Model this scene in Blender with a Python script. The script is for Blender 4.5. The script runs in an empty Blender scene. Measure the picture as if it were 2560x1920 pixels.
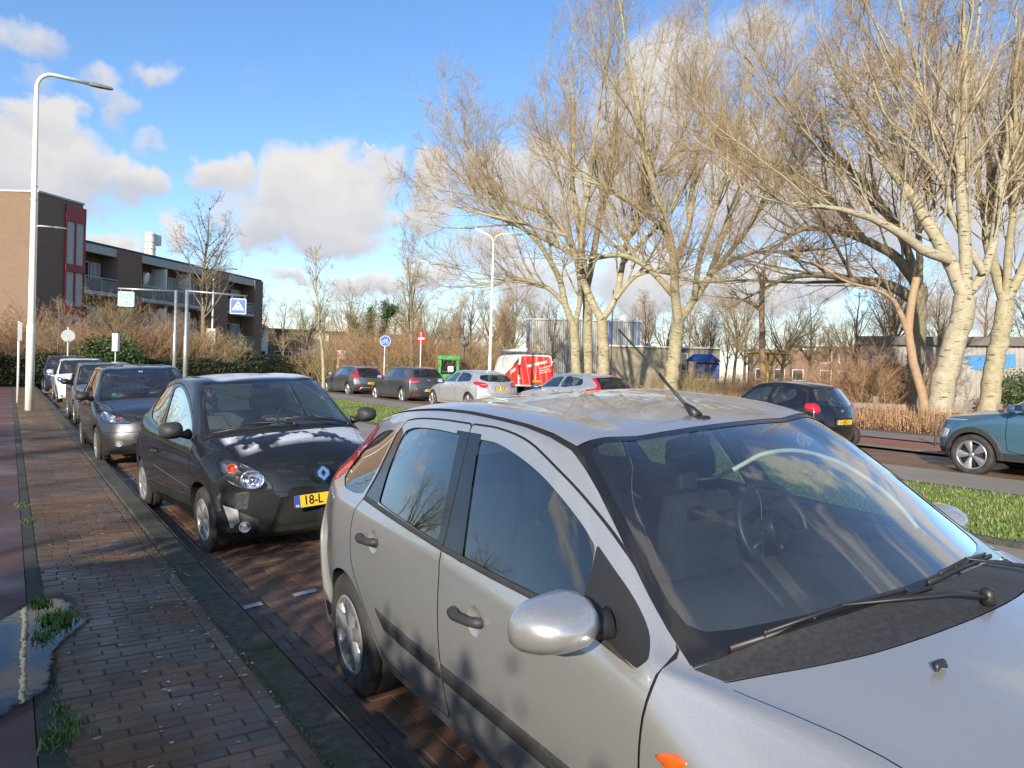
import bpy, bmesh, math, random
import numpy as np
from mathutils import Vector, Matrix
from mathutils.geometry import delaunay_2d_cdt
R = math.radians
sc = bpy.context.scene
col = sc.collection
random.seed(7)

# ---------------------------------------------------------------- helpers
def tag(o, label=None, cat=None, group=None, kind=None):
    if label: o['label'] = label
    if cat: o['category'] = cat
    if group: o['group'] = group
    if kind: o['kind'] = kind
    return o

def empty(name, loc=(0, 0, 0), rz=0.0, label=None, cat=None, group=None, parent=None):
    o = bpy.data.objects.new(name, None); col.objects.link(o)
    o.location = loc; o.rotation_euler = (0, 0, rz); o.empty_display_size = .1
    if parent: o.parent = parent
    return tag(o, label, cat, group)

def link(name, me, mat=None, parent=None):
    o = bpy.data.objects.new(name, me); col.objects.link(o)
    if mat is not None:
        for m in (mat if isinstance(mat, (list, tuple)) else [mat]): me.materials.append(m)
    if parent: o.parent = parent
    return o

class MB:
    """collects vertices and faces; build() links them as ONE mesh object"""
    def __init__(s): s.v = []; s.f = []; s.m = []; s.sm = []
    def add(s, vs, fs, mi=0, smooth=False):
        b = len(s.v); s.v += [tuple(p) for p in vs]
        for f in fs: s.f.append(tuple(i + b for i in f)); s.m.append(mi); s.sm.append(smooth)
        return s
    def box(s, c, d, mi=0, rz=0.0, bev=0.0):
        x, y, z = (q / 2 for q in d); cr, sr = math.cos(rz), math.sin(rz)
        def T(a, b, h): return (c[0] + a * cr - b * sr, c[1] + a * sr + b * cr, c[2] + h)
        if bev <= 0:
            vs = [T(a, b, h) for h in (-z, z) for a, b in ((-x, -y), (x, -y), (x, y), (-x, y))]
            fs = [(0, 3, 2, 1), (4, 5, 6, 7), (0, 1, 5, 4), (1, 2, 6, 5), (2, 3, 7, 6), (3, 0, 4, 7)]
            return s.add(vs, fs, mi)
        v = min(bev, x * .9, y * .9, z * .9); vs = []; fs = []
        rings = [(-z, v), (-z + v, 0), (z - v, 0), (z, v)]
        for h, i in rings:
            a, b = x - i, y - i; k = v * .7 if i == 0 else v * .2
            vs += [T(*p, h) for p in ((-a + k, -b), (a - k, -b), (a, -b + k), (a, b - k), (a - k, b), (-a + k, b), (-a, b - k), (-a, -b + k))]
        for r in range(3):
            for i in range(8): j = (i + 1) % 8; fs.append((r * 8 + i, r * 8 + j, r * 8 + 8 + j, r * 8 + 8 + i))
        fs.append(tuple(range(7, -1, -1))); fs.append(tuple(range(24, 32)))
        return s.add(vs, fs, mi)
    def quad(s, a, b, c, d, mi=0): return s.add([a, b, c, d], [(0, 1, 2, 3)], mi)
    def tube(s, pts, rad, n=8, mi=0, cap=True, smooth=True, flat=None):
        pts = [Vector(p) for p in pts]
        if not isinstance(rad, (list, tuple)): rad = [rad] * len(pts)
        vs = []; fs = []; N = len(pts); up = None
        for i, p in enumerate(pts):
            t = (pts[min(i + 1, N - 1)] - pts[max(i - 1, 0)])
            t = t.normalized() if t.length > 1e-9 else Vector((0, 0, 1))
            if up is None: up = Vector((0, 0, 1)) if abs(t.z) < .9 else Vector((1, 0, 0))
            a = t.cross(up)
            a = a.normalized() if a.length > 1e-6 else t.orthogonal().normalized()
            b = a.cross(t).normalized(); up = b
            for k in range(n):
                th = 2 * math.pi * k / n
                vs.append(p + a * (rad[i] * math.cos(th)) + b * (rad[i] * math.sin(th) * (flat or 1)))
        for i in range(N - 1):
            for k in range(n): j = (k + 1) % n; fs.append((i * n + k, i * n + j, i * n + n + j, i * n + n + k))
        if cap: fs.append(tuple(range(n - 1, -1, -1))); fs.append(tuple((N - 1) * n + k for k in range(n)))
        return s.add(vs, fs, mi, smooth)
    def cyl(s, c, r, h, n=16, mi=0, r2=None, axis='z', smooth=True):
        r2 = r if r2 is None else r2; vs = []
        for z, q in ((0, r), (h, r2)):
            for k in range(n):
                a = 2 * math.pi * k / n; p = (q * math.cos(a), q * math.sin(a), z)
                if axis == 'x': p = (p[2], p[0], p[1])
                if axis == 'y': p = (p[1], p[2], p[0])
                vs.append((c[0] + p[0], c[1] + p[1], c[2] + p[2]))
        s.add(vs, [(k, (k + 1) % n, n + (k + 1) % n, n + k) for k in range(n)], mi, smooth)
        return s.add(vs, [tuple(range(n - 1, -1, -1)), tuple(range(n, 2 * n))], mi)
    def lathe(s, prof, n=32, mi=0, axis='x', smooth=True, c=(0, 0, 0)):
        """prof: (a, r) a along axis"""
        vs = []; fs = []
        for a, r in prof:
            for k in range(n):
                th = 2 * math.pi * k / n; q = (r * math.cos(th), r * math.sin(th))
                p = (a, q[0], q[1]) if axis == 'x' else (q[0], q[1], a) if axis == 'z' else (q[0], a, q[1])
                vs.append((c[0] + p[0], c[1] + p[1], c[2] + p[2]))
        for i in range(len(prof) - 1):
            for k in range(n): j = (k + 1) % n; fs.append((i * n + k, i * n + j, i * n + n + j, i * n + n + k))
        return s.add(vs, fs, mi, smooth)
    def prism(s, poly, d, plane='xz', off=0.0, mi=0, smooth=False):
        """extruded 2D polygon"""
        n = len(poly); vs = []
        for o_ in (off, off + d):
            for a, b in poly: vs.append((a, o_, b) if plane == 'xz' else (o_, a, b) if plane == 'yz' else (a, b, o_))
        s.add(vs, [(k, (k + 1) % n, n + (k + 1) % n, n + k) for k in range(n)], mi, smooth)
        return s.add(vs, [tuple(range(n - 1, -1, -1)), tuple(range(n, 2 * n))], mi)
    def xf(s, M):
        s.v = [tuple(M @ Vector(p)) for p in s.v]; return s
    def build(s, name, mat, parent=None, recalc=True):
        me = bpy.data.meshes.new(name); me.from_pydata(s.v, [], s.f); me.update()
        o = link(name, me, mat, parent)
        me.polygons.foreach_set('material_index', s.m); me.polygons.foreach_set('use_smooth', s.sm)
        if recalc and len(s.f) < 60000:
            bm = bmesh.new(); bm.from_mesh(me); bmesh.ops.recalc_face_normals(bm, faces=bm.faces); bm.to_mesh(me); bm.free()
        return o

def rrect(w, h, r, n=4, cx=0, cy=0):
    out = []
    for sx, sy, a0 in ((1, 1, 0), (-1, 1, 90), (-1, -1, 180), (1, -1, 270)):
        for i in range(n + 1):
            a = R(a0 + 90 * i / n); out.append((cx + sx * (w / 2 - r) + r * math.cos(a), cy + sy * (h / 2 - r) + r * math.sin(a)))
    return out
def disc(r, n=24, cx=0, cy=0): return [(cx + r * math.cos(2 * math.pi * i / n), cy + r * math.sin(2 * math.pi * i / n)) for i in range(n)]

def smooth_poly(pts, k=4, closed=True):
    """Catmull-Rom through points"""
    P = [np.array(p, float) for p in pts]; n = len(P); out = []
    for i in range(n if closed else n - 1):
        p0, p1, p2, p3 = (P[(i - 1) % n], P[i], P[(i + 1) % n], P[(i + 2) % n]) if closed else (P[max(i - 1, 0)], P[i], P[i + 1], P[min(i + 2, n - 1)])
        for j in range(k):
            t = j / k
            out.append(tuple(.5 * ((2 * p1) + (-p0 + p2) * t + (2 * p0 - 5 * p1 + 4 * p2 - p3) * t * t + (-p0 + 3 * p1 - 3 * p2 + p3) * t ** 3)))
    if not closed: out.append(tuple(P[-1]))
    return out

# ---------------------------------------------------------------- materials
def mat(name, colr=(.5, .5, .5), rough=.6, metal=0.0, **kw):
    m = bpy.data.materials.new(name); m.use_nodes = True
    b = m.node_tree.nodes['Principled BSDF']
    b.inputs['Base Color'].default_value = (*colr[:3], 1); b.inputs['Roughness'].default_value = rough
    b.inputs['Metallic'].default_value = metal
    for k, v in kw.items():
        b.inputs[k.replace('_', ' ')].default_value = v
    return m
class NT:
    def __init__(s, m): s.m = m; s.t = m.node_tree; s.n = s.t.nodes; s.l = s.t.links; s.b = s.n.get('Principled BSDF')
    def new(s, ty, **kw):
        n = s.n.new(ty)
        for k, v in kw.items():
            if k in ('operation', 'blend_type', 'data_type', 'feature', 'distance', 'noise_dimensions', 'wave_type', 'bands_direction', 'mode', 'interpolation_type', 'use_clamp', 'offset', 'offset_frequency', 'clamp_factor'): setattr(n, k, v)
            else: n.inputs[k].default_value = v
        return n
    def link(s, a, b): s.l.new(a, b)
    def coord(s, scale=(1, 1, 1), which='Object', rot=(0, 0, 0), loc=(0, 0, 0)):
        c = s.n.new('ShaderNodeTexCoord'); mp = s.n.new('ShaderNodeMapping')
        mp.inputs['Scale'].default_value = scale; mp.inputs['Rotation'].default_value = rot; mp.inputs['Location'].default_value = loc
        s.link(c.outputs[which], mp.inputs['Vector']); return mp.outputs[0]
    def wpos(s, scale=(1, 1, 1), rot=(0, 0, 0)):
        c = s.n.new('ShaderNodeNewGeometry'); mp = s.n.new('ShaderNodeMapping')
        mp.inputs['Scale'].default_value = scale; mp.inputs['Rotation'].default_value = rot
        s.link(c.outputs['Position'], mp.inputs['Vector']); return mp.outputs[0]
    def noise(s, vec, scale, detail=4, rough=.55, out='Fac'):
        n = s.n.new('ShaderNodeTexNoise'); n.inputs['Scale'].default_value = scale; n.inputs['Detail'].default_value = detail
        n.inputs['Roughness'].default_value = rough
        if vec is not None: s.link(vec, n.inputs['Vector'])
        return n.outputs[out]
    def ramp(s, fac, stops):
        n = s.n.new('ShaderNodeValToRGB'); e = n.color_ramp.elements
        while len(e) < len(stops): e.new(.5)
        for i, (p, c) in enumerate(stops): e[i].position = p; e[i].color = (*c[:3], 1) if len(c) > 1 else (c[0],) * 3 + (1,)
        s.link(fac, n.inputs[0]); return n.outputs[0]
    def mix(s, fac, a, b, blend='MIX'):
        n = s.n.new('ShaderNodeMix'); n.data_type = 'RGBA'; n.blend_type = blend
        for v, i in ((fac, 0), (a, 6), (b, 7)):
            if isinstance(v, (int, float)): n.inputs[i].default_value = v
            elif isinstance(v, (tuple, list)): n.inputs[i].default_value = (*v[:3], 1)
            else: s.link(v, n.inputs[i])
        return n.outputs[2]
    def math(s, op, a, b=0.0, clamp=False):
        n = s.n.new('ShaderNodeMath'); n.operation = op; n.use_clamp = clamp
        for v, i in ((a, 0), (b, 1)):
            if isinstance(v, (int, float)): n.inputs[i].default_value = v
            else: s.link(v, n.inputs[i])
        return n.outputs[0]
    def bump(s, h, strength=.3, dist=.01, target=None):
        n = s.n.new('ShaderNodeBump'); n.inputs['Strength'].default_value = strength; n.inputs['Distance'].default_value = dist
        s.link(h, n.inputs['Height']); s.link(n.outputs[0], (target or s.b).inputs['Normal'])

def noisy(name, c1, c2, scale=8, rough=.8, bump=.0, metal=0.0, detail=5, bdist=.01, **kw):
    m = mat(name, c1, rough, metal, **kw); t = NT(m); v = t.coord()
    f = t.noise(v, scale, detail); t.link(t.ramp(f, [(.3, c1), (.7, c2)]), t.b.inputs['Base Color'])
    if bump: t.bump(f, bump, bdist)
    return m

def paint(name, c, metal=.55, rough=.32, coat=1.0, dirt=.12, flake=True):
    m = mat(name, c, rough, metal, Coat_Weight=coat, Coat_Roughness=.035)
    t = NT(m); v = t.coord()
    d = t.noise(v, 3.0, 6, .65)
    z = t.new('ShaderNodeSeparateXYZ'); cc = t.n.new('ShaderNodeTexCoord'); t.link(cc.outputs['Object'], z.inputs[0])
    low = t.math('SUBTRACT', 1.0, t.math('MULTIPLY', z.outputs[2], 1.6), True)   # road dirt lower down the flanks
    f = t.math('MULTIPLY', t.math('ADD', t.math('MULTIPLY', low, .9), .25), t.math('MULTIPLY', d, dirt * 2.2), True)
    base = t.mix(f, c, (.16, .145, .12))
    t.link(base, t.b.inputs['Base Color'])
    if flake:
        fl = t.noise(v, 900, 2); t.link(t.ramp(fl, [(.35, (rough - .07,) * 3), (.65, (rough + .1,) * 3)]), t.b.inputs['Roughness'])
    cr = t.ramp(t.noise(v, 14, 6), [(.35, (.015,) * 3), (.75, (.07,) * 3)]); t.link(cr, t.b.inputs['Coat Roughness'])
    # inner faces of the panels are dark trim
    g = t.n.new('ShaderNodeNewGeometry'); inner = t.new('ShaderNodeBsdfDiffuse'); inner.inputs[0].default_value = (.03, .03, .032, 1)
    ms = t.n.new('ShaderNodeMixShader'); t.link(g.outputs['Backfacing'], ms.inputs[0]); t.link(t.b.outputs[0], ms.inputs[1]); t.link(inner.outputs[0], ms.inputs[2])
    t.link(ms.outputs[0], t.n['Material Output'].inputs['Surface'])
    return m

def glass(name, tint=(.75, .8, .78), refl=1.0, rough=0.0, dust=.03, ior=1.5):
    """car / window glass: one clear sheet, transmission plus Fresnel reflection, a little dust"""
    m = bpy.data.materials.new(name); m.use_nodes = True; t = NT(m); t.n.remove(t.b)
    tr = t.n.new('ShaderNodeBsdfTransparent'); tr.inputs[0].default_value = (*tint, 1)
    gl = t.n.new('ShaderNodeBsdfGlossy'); gl.inputs['Roughness'].default_value = rough; gl.inputs['Color'].default_value = (1, 1, 1, 1)
    lw = t.n.new('ShaderNodeLayerWeight'); f = t.math('ADD', .045, t.math('MULTIPLY', t.math('POWER', lw.outputs['Facing'], 5.0), .95))
    f = t.math('MULTIPLY', f, 1.7 * refl, True)
    mx = t.n.new('ShaderNodeMixShader'); t.link(f, mx.inputs[0]); t.link(tr.outputs[0], mx.inputs[1]); t.link(gl.outputs[0], mx.inputs[2])
    df = t.n.new('ShaderNodeBsdfDiffuse'); df.inputs[0].default_value = (.45, .43, .4, 1)
    nz = t.noise(t.coord(), 5, 6, .7); m2 = t.n.new('ShaderNodeMixShader')
    t.link(t.math('MULTIPLY', nz, dust * 2, True), m2.inputs[0]); t.link(mx.outputs[0], m2.inputs[1]); t.link(df.outputs[0], m2.inputs[2])
    t.link(m2.outputs[0], t.n['Material Output'].inputs['Surface'])
    return m

M = {}
M['rubber'] = noisy('rubber', (.012, .012, .012), (.03, .029, .027), 30, .75, .15)
M['tyre'] = noisy('tyre', (.014, .014, .014), (.045, .042, .038), 9, .8, .1)
M['trim'] = mat('black_plastic', (.018, .018, .019), .45)
M['trim_rough'] = noisy('rough_plastic', (.022, .022, .023), (.04, .04, .04), 60, .6, .1)
M['gloss_black'] = mat('gloss_black', (.012, .012, .013), .12, Coat_Weight=.6)
M['gap'] = mat('panel_gap', (.006, .006, .006), .9)
M['under'] = mat('underbody', (.012, .012, .012), .9)
M['alloy'] = noisy('alloy', (.34, .34, .34), (.46, .46, .46), 5, .32, 0, .75)
M['cover'] = noisy('wheel_cover', (.26, .26, .26), (.36, .36, .355), 4, .36, 0, .5)
M['chrome'] = mat('chrome', (.75, .75, .76), .08, 1.0)
M['satin'] = mat('satin_metal', (.5, .5, .5), .4, .8)
M['mirror'] = mat('mirror_glass', (.8, .8, .82), .02, 1.0)
M['seat'] = noisy('seat_fabric', (.010, .011, .013), (.020, .021, .025), 40, .9, .1)
M['seat_beige'] = noisy('seat_beige', (.15, .145, .13), (.22, .21, .19), 25, .9, .1)
M['dash'] = noisy('dash_plastic', (.03, .032, .035), (.045, .047, .05), 70, .6, .05)
M['wind'] = glass('windscreen_glass', (.62, .72, .74), 1.9, dust=.03)
M['sideglass'] = glass('side_glass', (.42, .50, .47), 2.0, dust=.012)
M['darkglass'] = glass('privacy_glass', (.22, .26, .26), 1.3, dust=.02)
M['lampclear'] = glass('lamp_cover', (.93, .94, .95), .8, dust=.01)
M['redlamp'] = mat('red_lens', (.40, .008, .012), .1, Coat_Weight=1.0, Coat_Roughness=.02)
M['darkredlamp'] = mat('dark_red_lens', (.3, .006, .012), .1, Coat_Weight=1.0)
M['orange'] = mat('orange_lens', (.60, .10, .012), .12, Coat_Weight=1.0)
M['clearlens'] = mat('clear_lens', (.62, .62, .62), .08, .5, Coat_Weight=1.0)
M['plate'] = mat('plate_yellow', (.75, .47, .02), .45)
M['plateblue'] = mat('plate_blue', (.02, .08, .42), .45)
M['ink'] = mat('black_ink', (.012, .012, .012), .5)
M['white'] = mat('white_paint', (.75, .75, .74), .4)
M['reflector'] = mat('lamp_reflector', (.8, .8, .82), .12, 1.0)

def text_mesh(s, size, name='lettering', mat_=None, parent=None, M4=None, extr=.0008, bold=0.0, align='CENTER', shear=0.0):
    cu = bpy.data.curves.new('t', 'FONT'); cu.body = s; cu.size = size; cu.extrude = extr; cu.offset = bold
    cu.align_x = align; cu.align_y = 'CENTER'; cu.shear = shear; cu.resolution_u = 3
    ob = bpy.data.objects.new('t', cu); col.objects.link(ob)
    me = bpy.data.meshes.new_from_object(ob.evaluated_get(bpy.context.evaluated_depsgraph_get()))
    bpy.data.objects.remove(ob); bpy.data.curves.remove(cu)
    if M4 is not None: me.transform(M4)
    me.materials.clear()
    return link(name, me, mat_, parent)
BLOBS = [(0.5, 13.1, 3.9, 2.5, 1.0), (3.1, 11.7, 4.6, 1.8, 1.0), (7.2, 11.2, 2.7, 1.2, 1.0), (0.2, 15.3, 2.7, 1.4, 1.0), (0.0, 10.5, 3.2, 1.7, 1.0), (4.3, 17.8, 1.9, 1.3, 0.6), (5.7, 16.4, 1.9, 1.1, 0.6), (8.3, 19.1, 1.8, 1.0, 0.55), (8.1, 13.8, 1.4, 0.7, 0.5), (-0.2, 20.5, 2.1, 1.7, 0.6), (-0.3, 17.6, 1.2, 1.1, 0.45), (19.2, 13.0, 4.0, 2.9, 1.0), (17.6, 10.8, 5.1, 2.4, 1.0), (22.0, 12.1, 3.1, 2.6, 1.0), (16.0, 12.2, 2.0, 2.3, 1.0), (12.8, 13.0, 1.5, 1.5, 1.0), (15.1, 9.2, 2.7, 1.5, 1.0), (19.7, 9.8, 5.2, 1.4, 1.0), (24.0, 14.4, 1.4, 1.5, 0.8), (5.3, 8.3, 1.6, 0.7, 0.8), (9.0, 8.5, 1.5, 1.2, 0.9), (25.6, 12.0, 1.1, 0.9, 0.8), (23.4, 15.7, 0.7, 0.3, 0.7), (28.0, 14.7, 1.6, 1.5, 1.0), (28.6, 12.3, 2.1, 1.7, 1.0), (33.9, 14.6, 3.9, 2.8, 1.0), (36.3, 15.8, 3.2, 2.4, 1.0), (40.7, 13.8, 6.0, 3.8, 1.0), (44.0, 17.7, 3.9, 3.7, 1.0), (50.9, 15.3, 3.8, 3.0, 1.0), (44.6, 21.7, 5.3, 4.2, 0.9), (54.2, 12.5, 6.7, 2.6, 1.0), (60.2, 13.1, 5.5, 3.7, 1.0), (51.9, 22.8, 3.1, 2.8, 0.6), (66.0, 17.1, 4.2, 4.6, 1.0), (67.0, 10.8, 3.6, 3.5, 0.9), (58.5, 19.8, 3.2, 2.8, 0.6), (44.0, 7.4, 6.0, 2.4, 1.0), (49.8, 6.4, 3.8, 1.7, 1.0), (53.1, 7.4, 3.7, 2.0, 1.0), (57.4, 8.2, 3.0, 1.6, 1.0), (17.8, 6.8, 2.1, 0.6, 0.8), (23.2, 6.2, 3.2, 1.0, 0.9), (27.7, 7.3, 2.5, 1.4, 0.8), (31.9, 8.9, 2.9, 1.8, 0.8), (35.6, 6.9, 4.3, 1.8, 0.9), (65.9, 6.1, 4.6, 1.8, 0.8)]
SKYVAL = 1.60; CLOUD = 6.2; CLK = 1.0; SKYSTR = .09; SUNE = 5.0; EXPO = .66
# ---------------------------------------------------------------- sky, sun, camera
SUN_AZ, SUN_EL = 232, 20
w = bpy.data.worlds.new('World'); sc.world = w; w.use_nodes = True
wt = NT(w); wt.t = w.node_tree; wt.n = wt.t.nodes; wt.l = wt.t.links
bg = wt.n['Background']
w.cycles.sampling_method = 'MANUAL'; w.cycles.sample_map_resolution = 256
sk = wt.n.new('ShaderNodeTexSky'); sk.sky_type = 'NISHITA'; sk.sun_disc = False; sk.sun_elevation = R(SUN_EL); sk.sun_rotation = R(SUN_AZ)
sk.air_density = 1.1; sk.dust_density = .35; sk.ozone_density = 3.2; sk.altitude = 0
hs = wt.n.new('ShaderNodeHueSaturation'); hs.inputs['Saturation'].default_value = 1.12; hs.inputs['Value'].default_value = SKYVAL; wt.link(sk.outputs[0], hs.inputs['Color'])
tc = wt.n.new('ShaderNodeTexCoord'); sp_ = wt.n.new('ShaderNodeSeparateXYZ'); wt.link(tc.outputs['Generated'], sp_.inputs[0])
X_, Y_, Z_ = sp_.outputs
azn = wt.math('MULTIPLY', wt.math('ARCTAN2', X_, Y_), 57.2958); eln = wt.math('MULTIPLY', wt.math('ARCSINE', Z_), 57.2958)
# warp
vec = tc.outputs['Generated']
n1 = wt.noise(vec, 7.0, 5, .60, 'Color'); s1 = wt.n.new('ShaderNodeSeparateColor'); wt.link(n1, s1.inputs[0])
azw = wt.math('ADD', azn, wt.math('MULTIPLY', wt.math('SUBTRACT', s1.outputs[0], .5), 13.0)); elw = wt.math('ADD', eln, wt.math('MULTIPLY', wt.math('SUBTRACT', s1.outputs[1], .5), 9.0))
acc = None; sh = None; ws = None
for (a, e, rx, ry, wgt) in BLOBS:
    dx = wt.math('DIVIDE', wt.math('SUBTRACT', azw, a), rx * 1.25); dy = wt.math('DIVIDE', wt.math('SUBTRACT', elw, e), ry * 1.25)
    d2 = wt.math('ADD', wt.math('MULTIPLY', dx, dx), wt.math('MULTIPLY', dy, dy))
    f = wt.math('MULTIPLY', wt.math('SUBTRACT', 1.0, d2, True), wgt)
    acc = f if acc is None else wt.math('MAXIMUM', acc, f)
    fs = wt.math('MULTIPLY', f, dy); sh = fs if sh is None else wt.math('ADD', sh, fs); ws = f if ws is None else wt.math('ADD', ws, f)
n2 = wt.noise(vec, 16.0, 5, .62); n3 = wt.noise(vec, 5.0, 4, .6)
# clouds elsewhere in the sky, outside the photographed part
dA = wt.math('ABSOLUTE', wt.math('SUBTRACT', azn, 34.0)); out_ = wt.math('DIVIDE', wt.math('SUBTRACT', dA, 38.0), 8.0, True)
gen = wt.math('MULTIPLY', wt.math('MULTIPLY', wt.math('DIVIDE', wt.math('SUBTRACT', n3, .54), .10, True), out_), .8)
acc = wt.math('MAXIMUM', acc, gen)
dens = wt.math('ADD', acc, wt.math('MULTIPLY', wt.math('SUBTRACT', n2, .5), .55))
ss = wt.n.new('ShaderNodeMapRange'); ss.interpolation_type = 'SMOOTHSTEP'; ss.inputs['From Min'].default_value = .02; ss.inputs['From Max'].default_value = .80; wt.link(dens, ss.inputs['Value'])
haze = wt.n.new('ShaderNodeMapRange'); haze.inputs['From Min'].default_value = -2; haze.inputs['From Max'].default_value = 9; haze.inputs['To Min'].default_value = .38; haze.inputs['To Max'].default_value = 0; wt.link(eln, haze.inputs['Value'])
cov = wt.math('MULTIPLY', wt.math('MAXIMUM', ss.outputs[0], wt.math('MULTIPLY', haze.outputs[0], wt.math('SUBTRACT', 1.0, wt.math('MULTIPLY', out_, .6)))), .97)
shd = wt.math('ADD', wt.math('DIVIDE', sh, wt.math('ADD', ws, .05)), wt.math('MULTIPLY', wt.math('SUBTRACT', n2, .5), .9))
shd = wt.math('ADD', wt.math('MULTIPLY', shd, .75), .62, True)
ccol = wt.ramp(shd, [(0.0, tuple(CLK * v for v in (.62, .645, .73))), (.5, tuple(CLK * v for v in (.80, .80, .84))), (1.0, tuple(CLK * v for v in (1.0, .96, .91)))])
cm = wt.n.new('ShaderNodeMix'); cm.data_type = 'RGBA'; wt.link(cov, cm.inputs[0]); wt.link(wt.mix(1.0, hs.outputs[0], (.97, .93, 1.0), 'MULTIPLY'), cm.inputs[6])
cg = wt.n.new('ShaderNodeVectorMath'); cg.operation = 'SCALE'; wt.link(ccol, cg.inputs[0]); cg.inputs['Scale'].default_value = CLOUD
wt.link(cg.outputs[0], cm.inputs[7]); wt.link(cm.outputs[2], bg.inputs[0]); bg.inputs[1].default_value = SKYSTR
sl_ = bpy.data.lights.new('sun', 'SUN'); sl_.energy = SUNE; sl_.angle = R(.6); sl_.color = (1.0, .89, .73); so = bpy.data.objects.new('sun', sl_); col.objects.link(so)
az_, el_ = R(SUN_AZ), R(SUN_EL)
so.rotation_euler = Vector((math.sin(az_) * math.cos(el_), math.cos(az_) * math.cos(el_), math.sin(el_))).to_track_quat('Z', 'Y').to_euler()
cam = bpy.data.cameras.new('cam'); co = bpy.data.objects.new('camera', cam); col.objects.link(co); sc.camera = co
YAW, PITCH, ROLL = .597, -.011, .030
f_ = Vector((math.sin(YAW) * math.cos(PITCH), math.cos(YAW) * math.cos(PITCH), math.sin(PITCH))); r_ = f_.cross(Vector((0, 0, 1))).normalized(); u_ = r_.cross(f_)
r2 = r_ * math.cos(ROLL) + u_ * math.sin(ROLL); u2 = u_ * math.cos(ROLL) - r_ * math.sin(ROLL)
co.matrix_world = Matrix(((r2.x, u2.x, -f_.x, 0), (r2.y, u2.y, -f_.y, 0), (r2.z, u2.z, -f_.z, 1.60), (0, 0, 0, 1)))
cam.sensor_width = 36; cam.lens = 1850 / 2560 * 36; cam.clip_end = 3000; cam.clip_start = .05
sc.view_settings.view_transform = 'Standard'; sc.view_settings.look = 'None'; sc.view_settings.exposure = EXPO; sc.view_settings.gamma = 1

# ---------------------------------------------------------------- ground
def zg(x, y):
    if x < 1.25: c = .09
    elif x < 3.4: c = (x - 1.25) * .062
    elif x < 10.9: c = .133 + (x - 3.4) * .009
    elif x < 14: c = .20 + (x - 10.9) * .006
    else: c = .22 + min(x - 14, 25) * .010
    k = max(0, min(1, (x - 4) / 6)); k = k * k * (3 - 2 * k)
    yy = max(0, min(y, 60) - 5)
    return c + (.004 + .006 * k) * yy
def sheet(name, xs, y0, y1, m, ny=None, dz=0.0, kind='structure', zf=None, edge=None):
    ny = ny or max(2, int((y1 - y0) / 2)); mb = MB(); zf = zf or zg
    ys = [y0 + (y1 - y0) * i / ny for i in range(ny + 1)]
    mb.add([(x, y, zf(x, y) + dz) for y in ys for x in xs], [(j * len(xs) + i, j * len(xs) + i + 1, (j + 1) * len(xs) + i + 1, (j + 1) * len(xs) + i) for j in range(ny) for i in range(len(xs) - 1)])
    return tag(mb.build(name, m, None), kind=kind)

def asphalt(name, c1, c2, scale=60, spots=None, wet=0.0):
    m = mat(name, c1, .85); t = NT(m); v = t.wpos()
    a = t.noise(v, scale, 5, .7); b = t.noise(v, .7, 5, .6); c = t.ramp(a, [(.3, c1), (.7, c2)])
    c = t.mix(t.math('MULTIPLY', t.math('SUBTRACT', b, .35, True), 1.4, True), c, tuple(x * .62 for x in c1))
    t.link(c, t.b.inputs['Base Color']); t.bump(a, .5, .004)
    t.link(t.ramp(b, [(.35, (.45 - wet,) * 3), (.6, (.85,) * 3)]), t.b.inputs['Roughness'])
    return m
M['asphalt'] = asphalt('grey_asphalt', (.21, .185, .155), (.29, .26, .22))
M['redasphalt'] = asphalt('red_asphalt', (.105, .052, .042), (.15, .075, .06), 70, wet=.15)
M['redlane'] = asphalt('red_lane_asphalt', (.24, .095, .065), (.30, .125, .085), 60)
M['paving'] = asphalt('grey_paving', (.17, .15, .135), (.24, .21, .19), 20)
M['kerb'] = noisy('kerb_concrete', (.03, .03, .024), (.085, .082, .066), 22, .9, .5)
t_ = NT(M['kerb']); g_ = t_.noise(t_.wpos(), 4, 6, .7); old = t_.b.inputs['Base Color'].links[0].from_socket
t_.link(t_.mix(t_.ramp(g_, [(.50, (0,) * 3), (.62, (1,) * 3)]), old, (.035, .045, .012)), t_.b.inputs['Base Color'])
def bricks_mat(name, cols, moss=.5, dark=.0, wetx=None):
    m = mat(name, cols[0], .8); t = NT(m); g = t.n.new('ShaderNodeNewGeometry'); v = t.wpos()
    c = t.ramp(g.outputs['Random Per Island'], [(i / max(1, len(cols) - 1), k) for i, k in enumerate(cols)])
    a = t.noise(v, 55, 5, .7); c = t.mix(t.math('MULTIPLY', t.ramp(a, [(.4, (0,) * 3), (.75, (1,) * 3)]), .6), c, tuple(q * .45 for q in cols[0]))
    b = t.noise(v, 1.3, 6, .65); c = t.mix(t.math('MULTIPLY', t.ramp(b, [(.42, (0,) * 3), (.66, (1,) * 3)]), moss), c, (.05, .045, .028))
    t.link(c, t.b.inputs['Base Color']); t.bump(a, .45, .003)
    w_ = t.noise(v, .9, 4, .6); t.link(t.ramp(w_, [(.42, (.38,) * 3), (.60, (.8,) * 3)]), t.b.inputs['Roughness'])
    return m
M['brick_walk'] = bricks_mat('pavement_bricks', [(.145, .078, .034), (.185, .10, .043), (.105, .06, .03), (.22, .122, .054), (.16, .078, .036), (.09, .058, .033)], .75)
M['brick_bay'] = bricks_mat('bay_bricks', [(.20, .107, .062), (.15, .082, .052), (.235, .13, .07), (.115, .07, .05), (.21, .10, .056)], .35)
M['brick_dark'] = bricks_mat('gutter_bricks', [(.10, .07, .06), (.14, .085, .065), (.085, .07, .065), (.16, .095, .07)], .5)
M['joint'] = noisy('joint_soil', (.045, .04, .028), (.095, .085, .055), 30, .95, .3)
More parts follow.
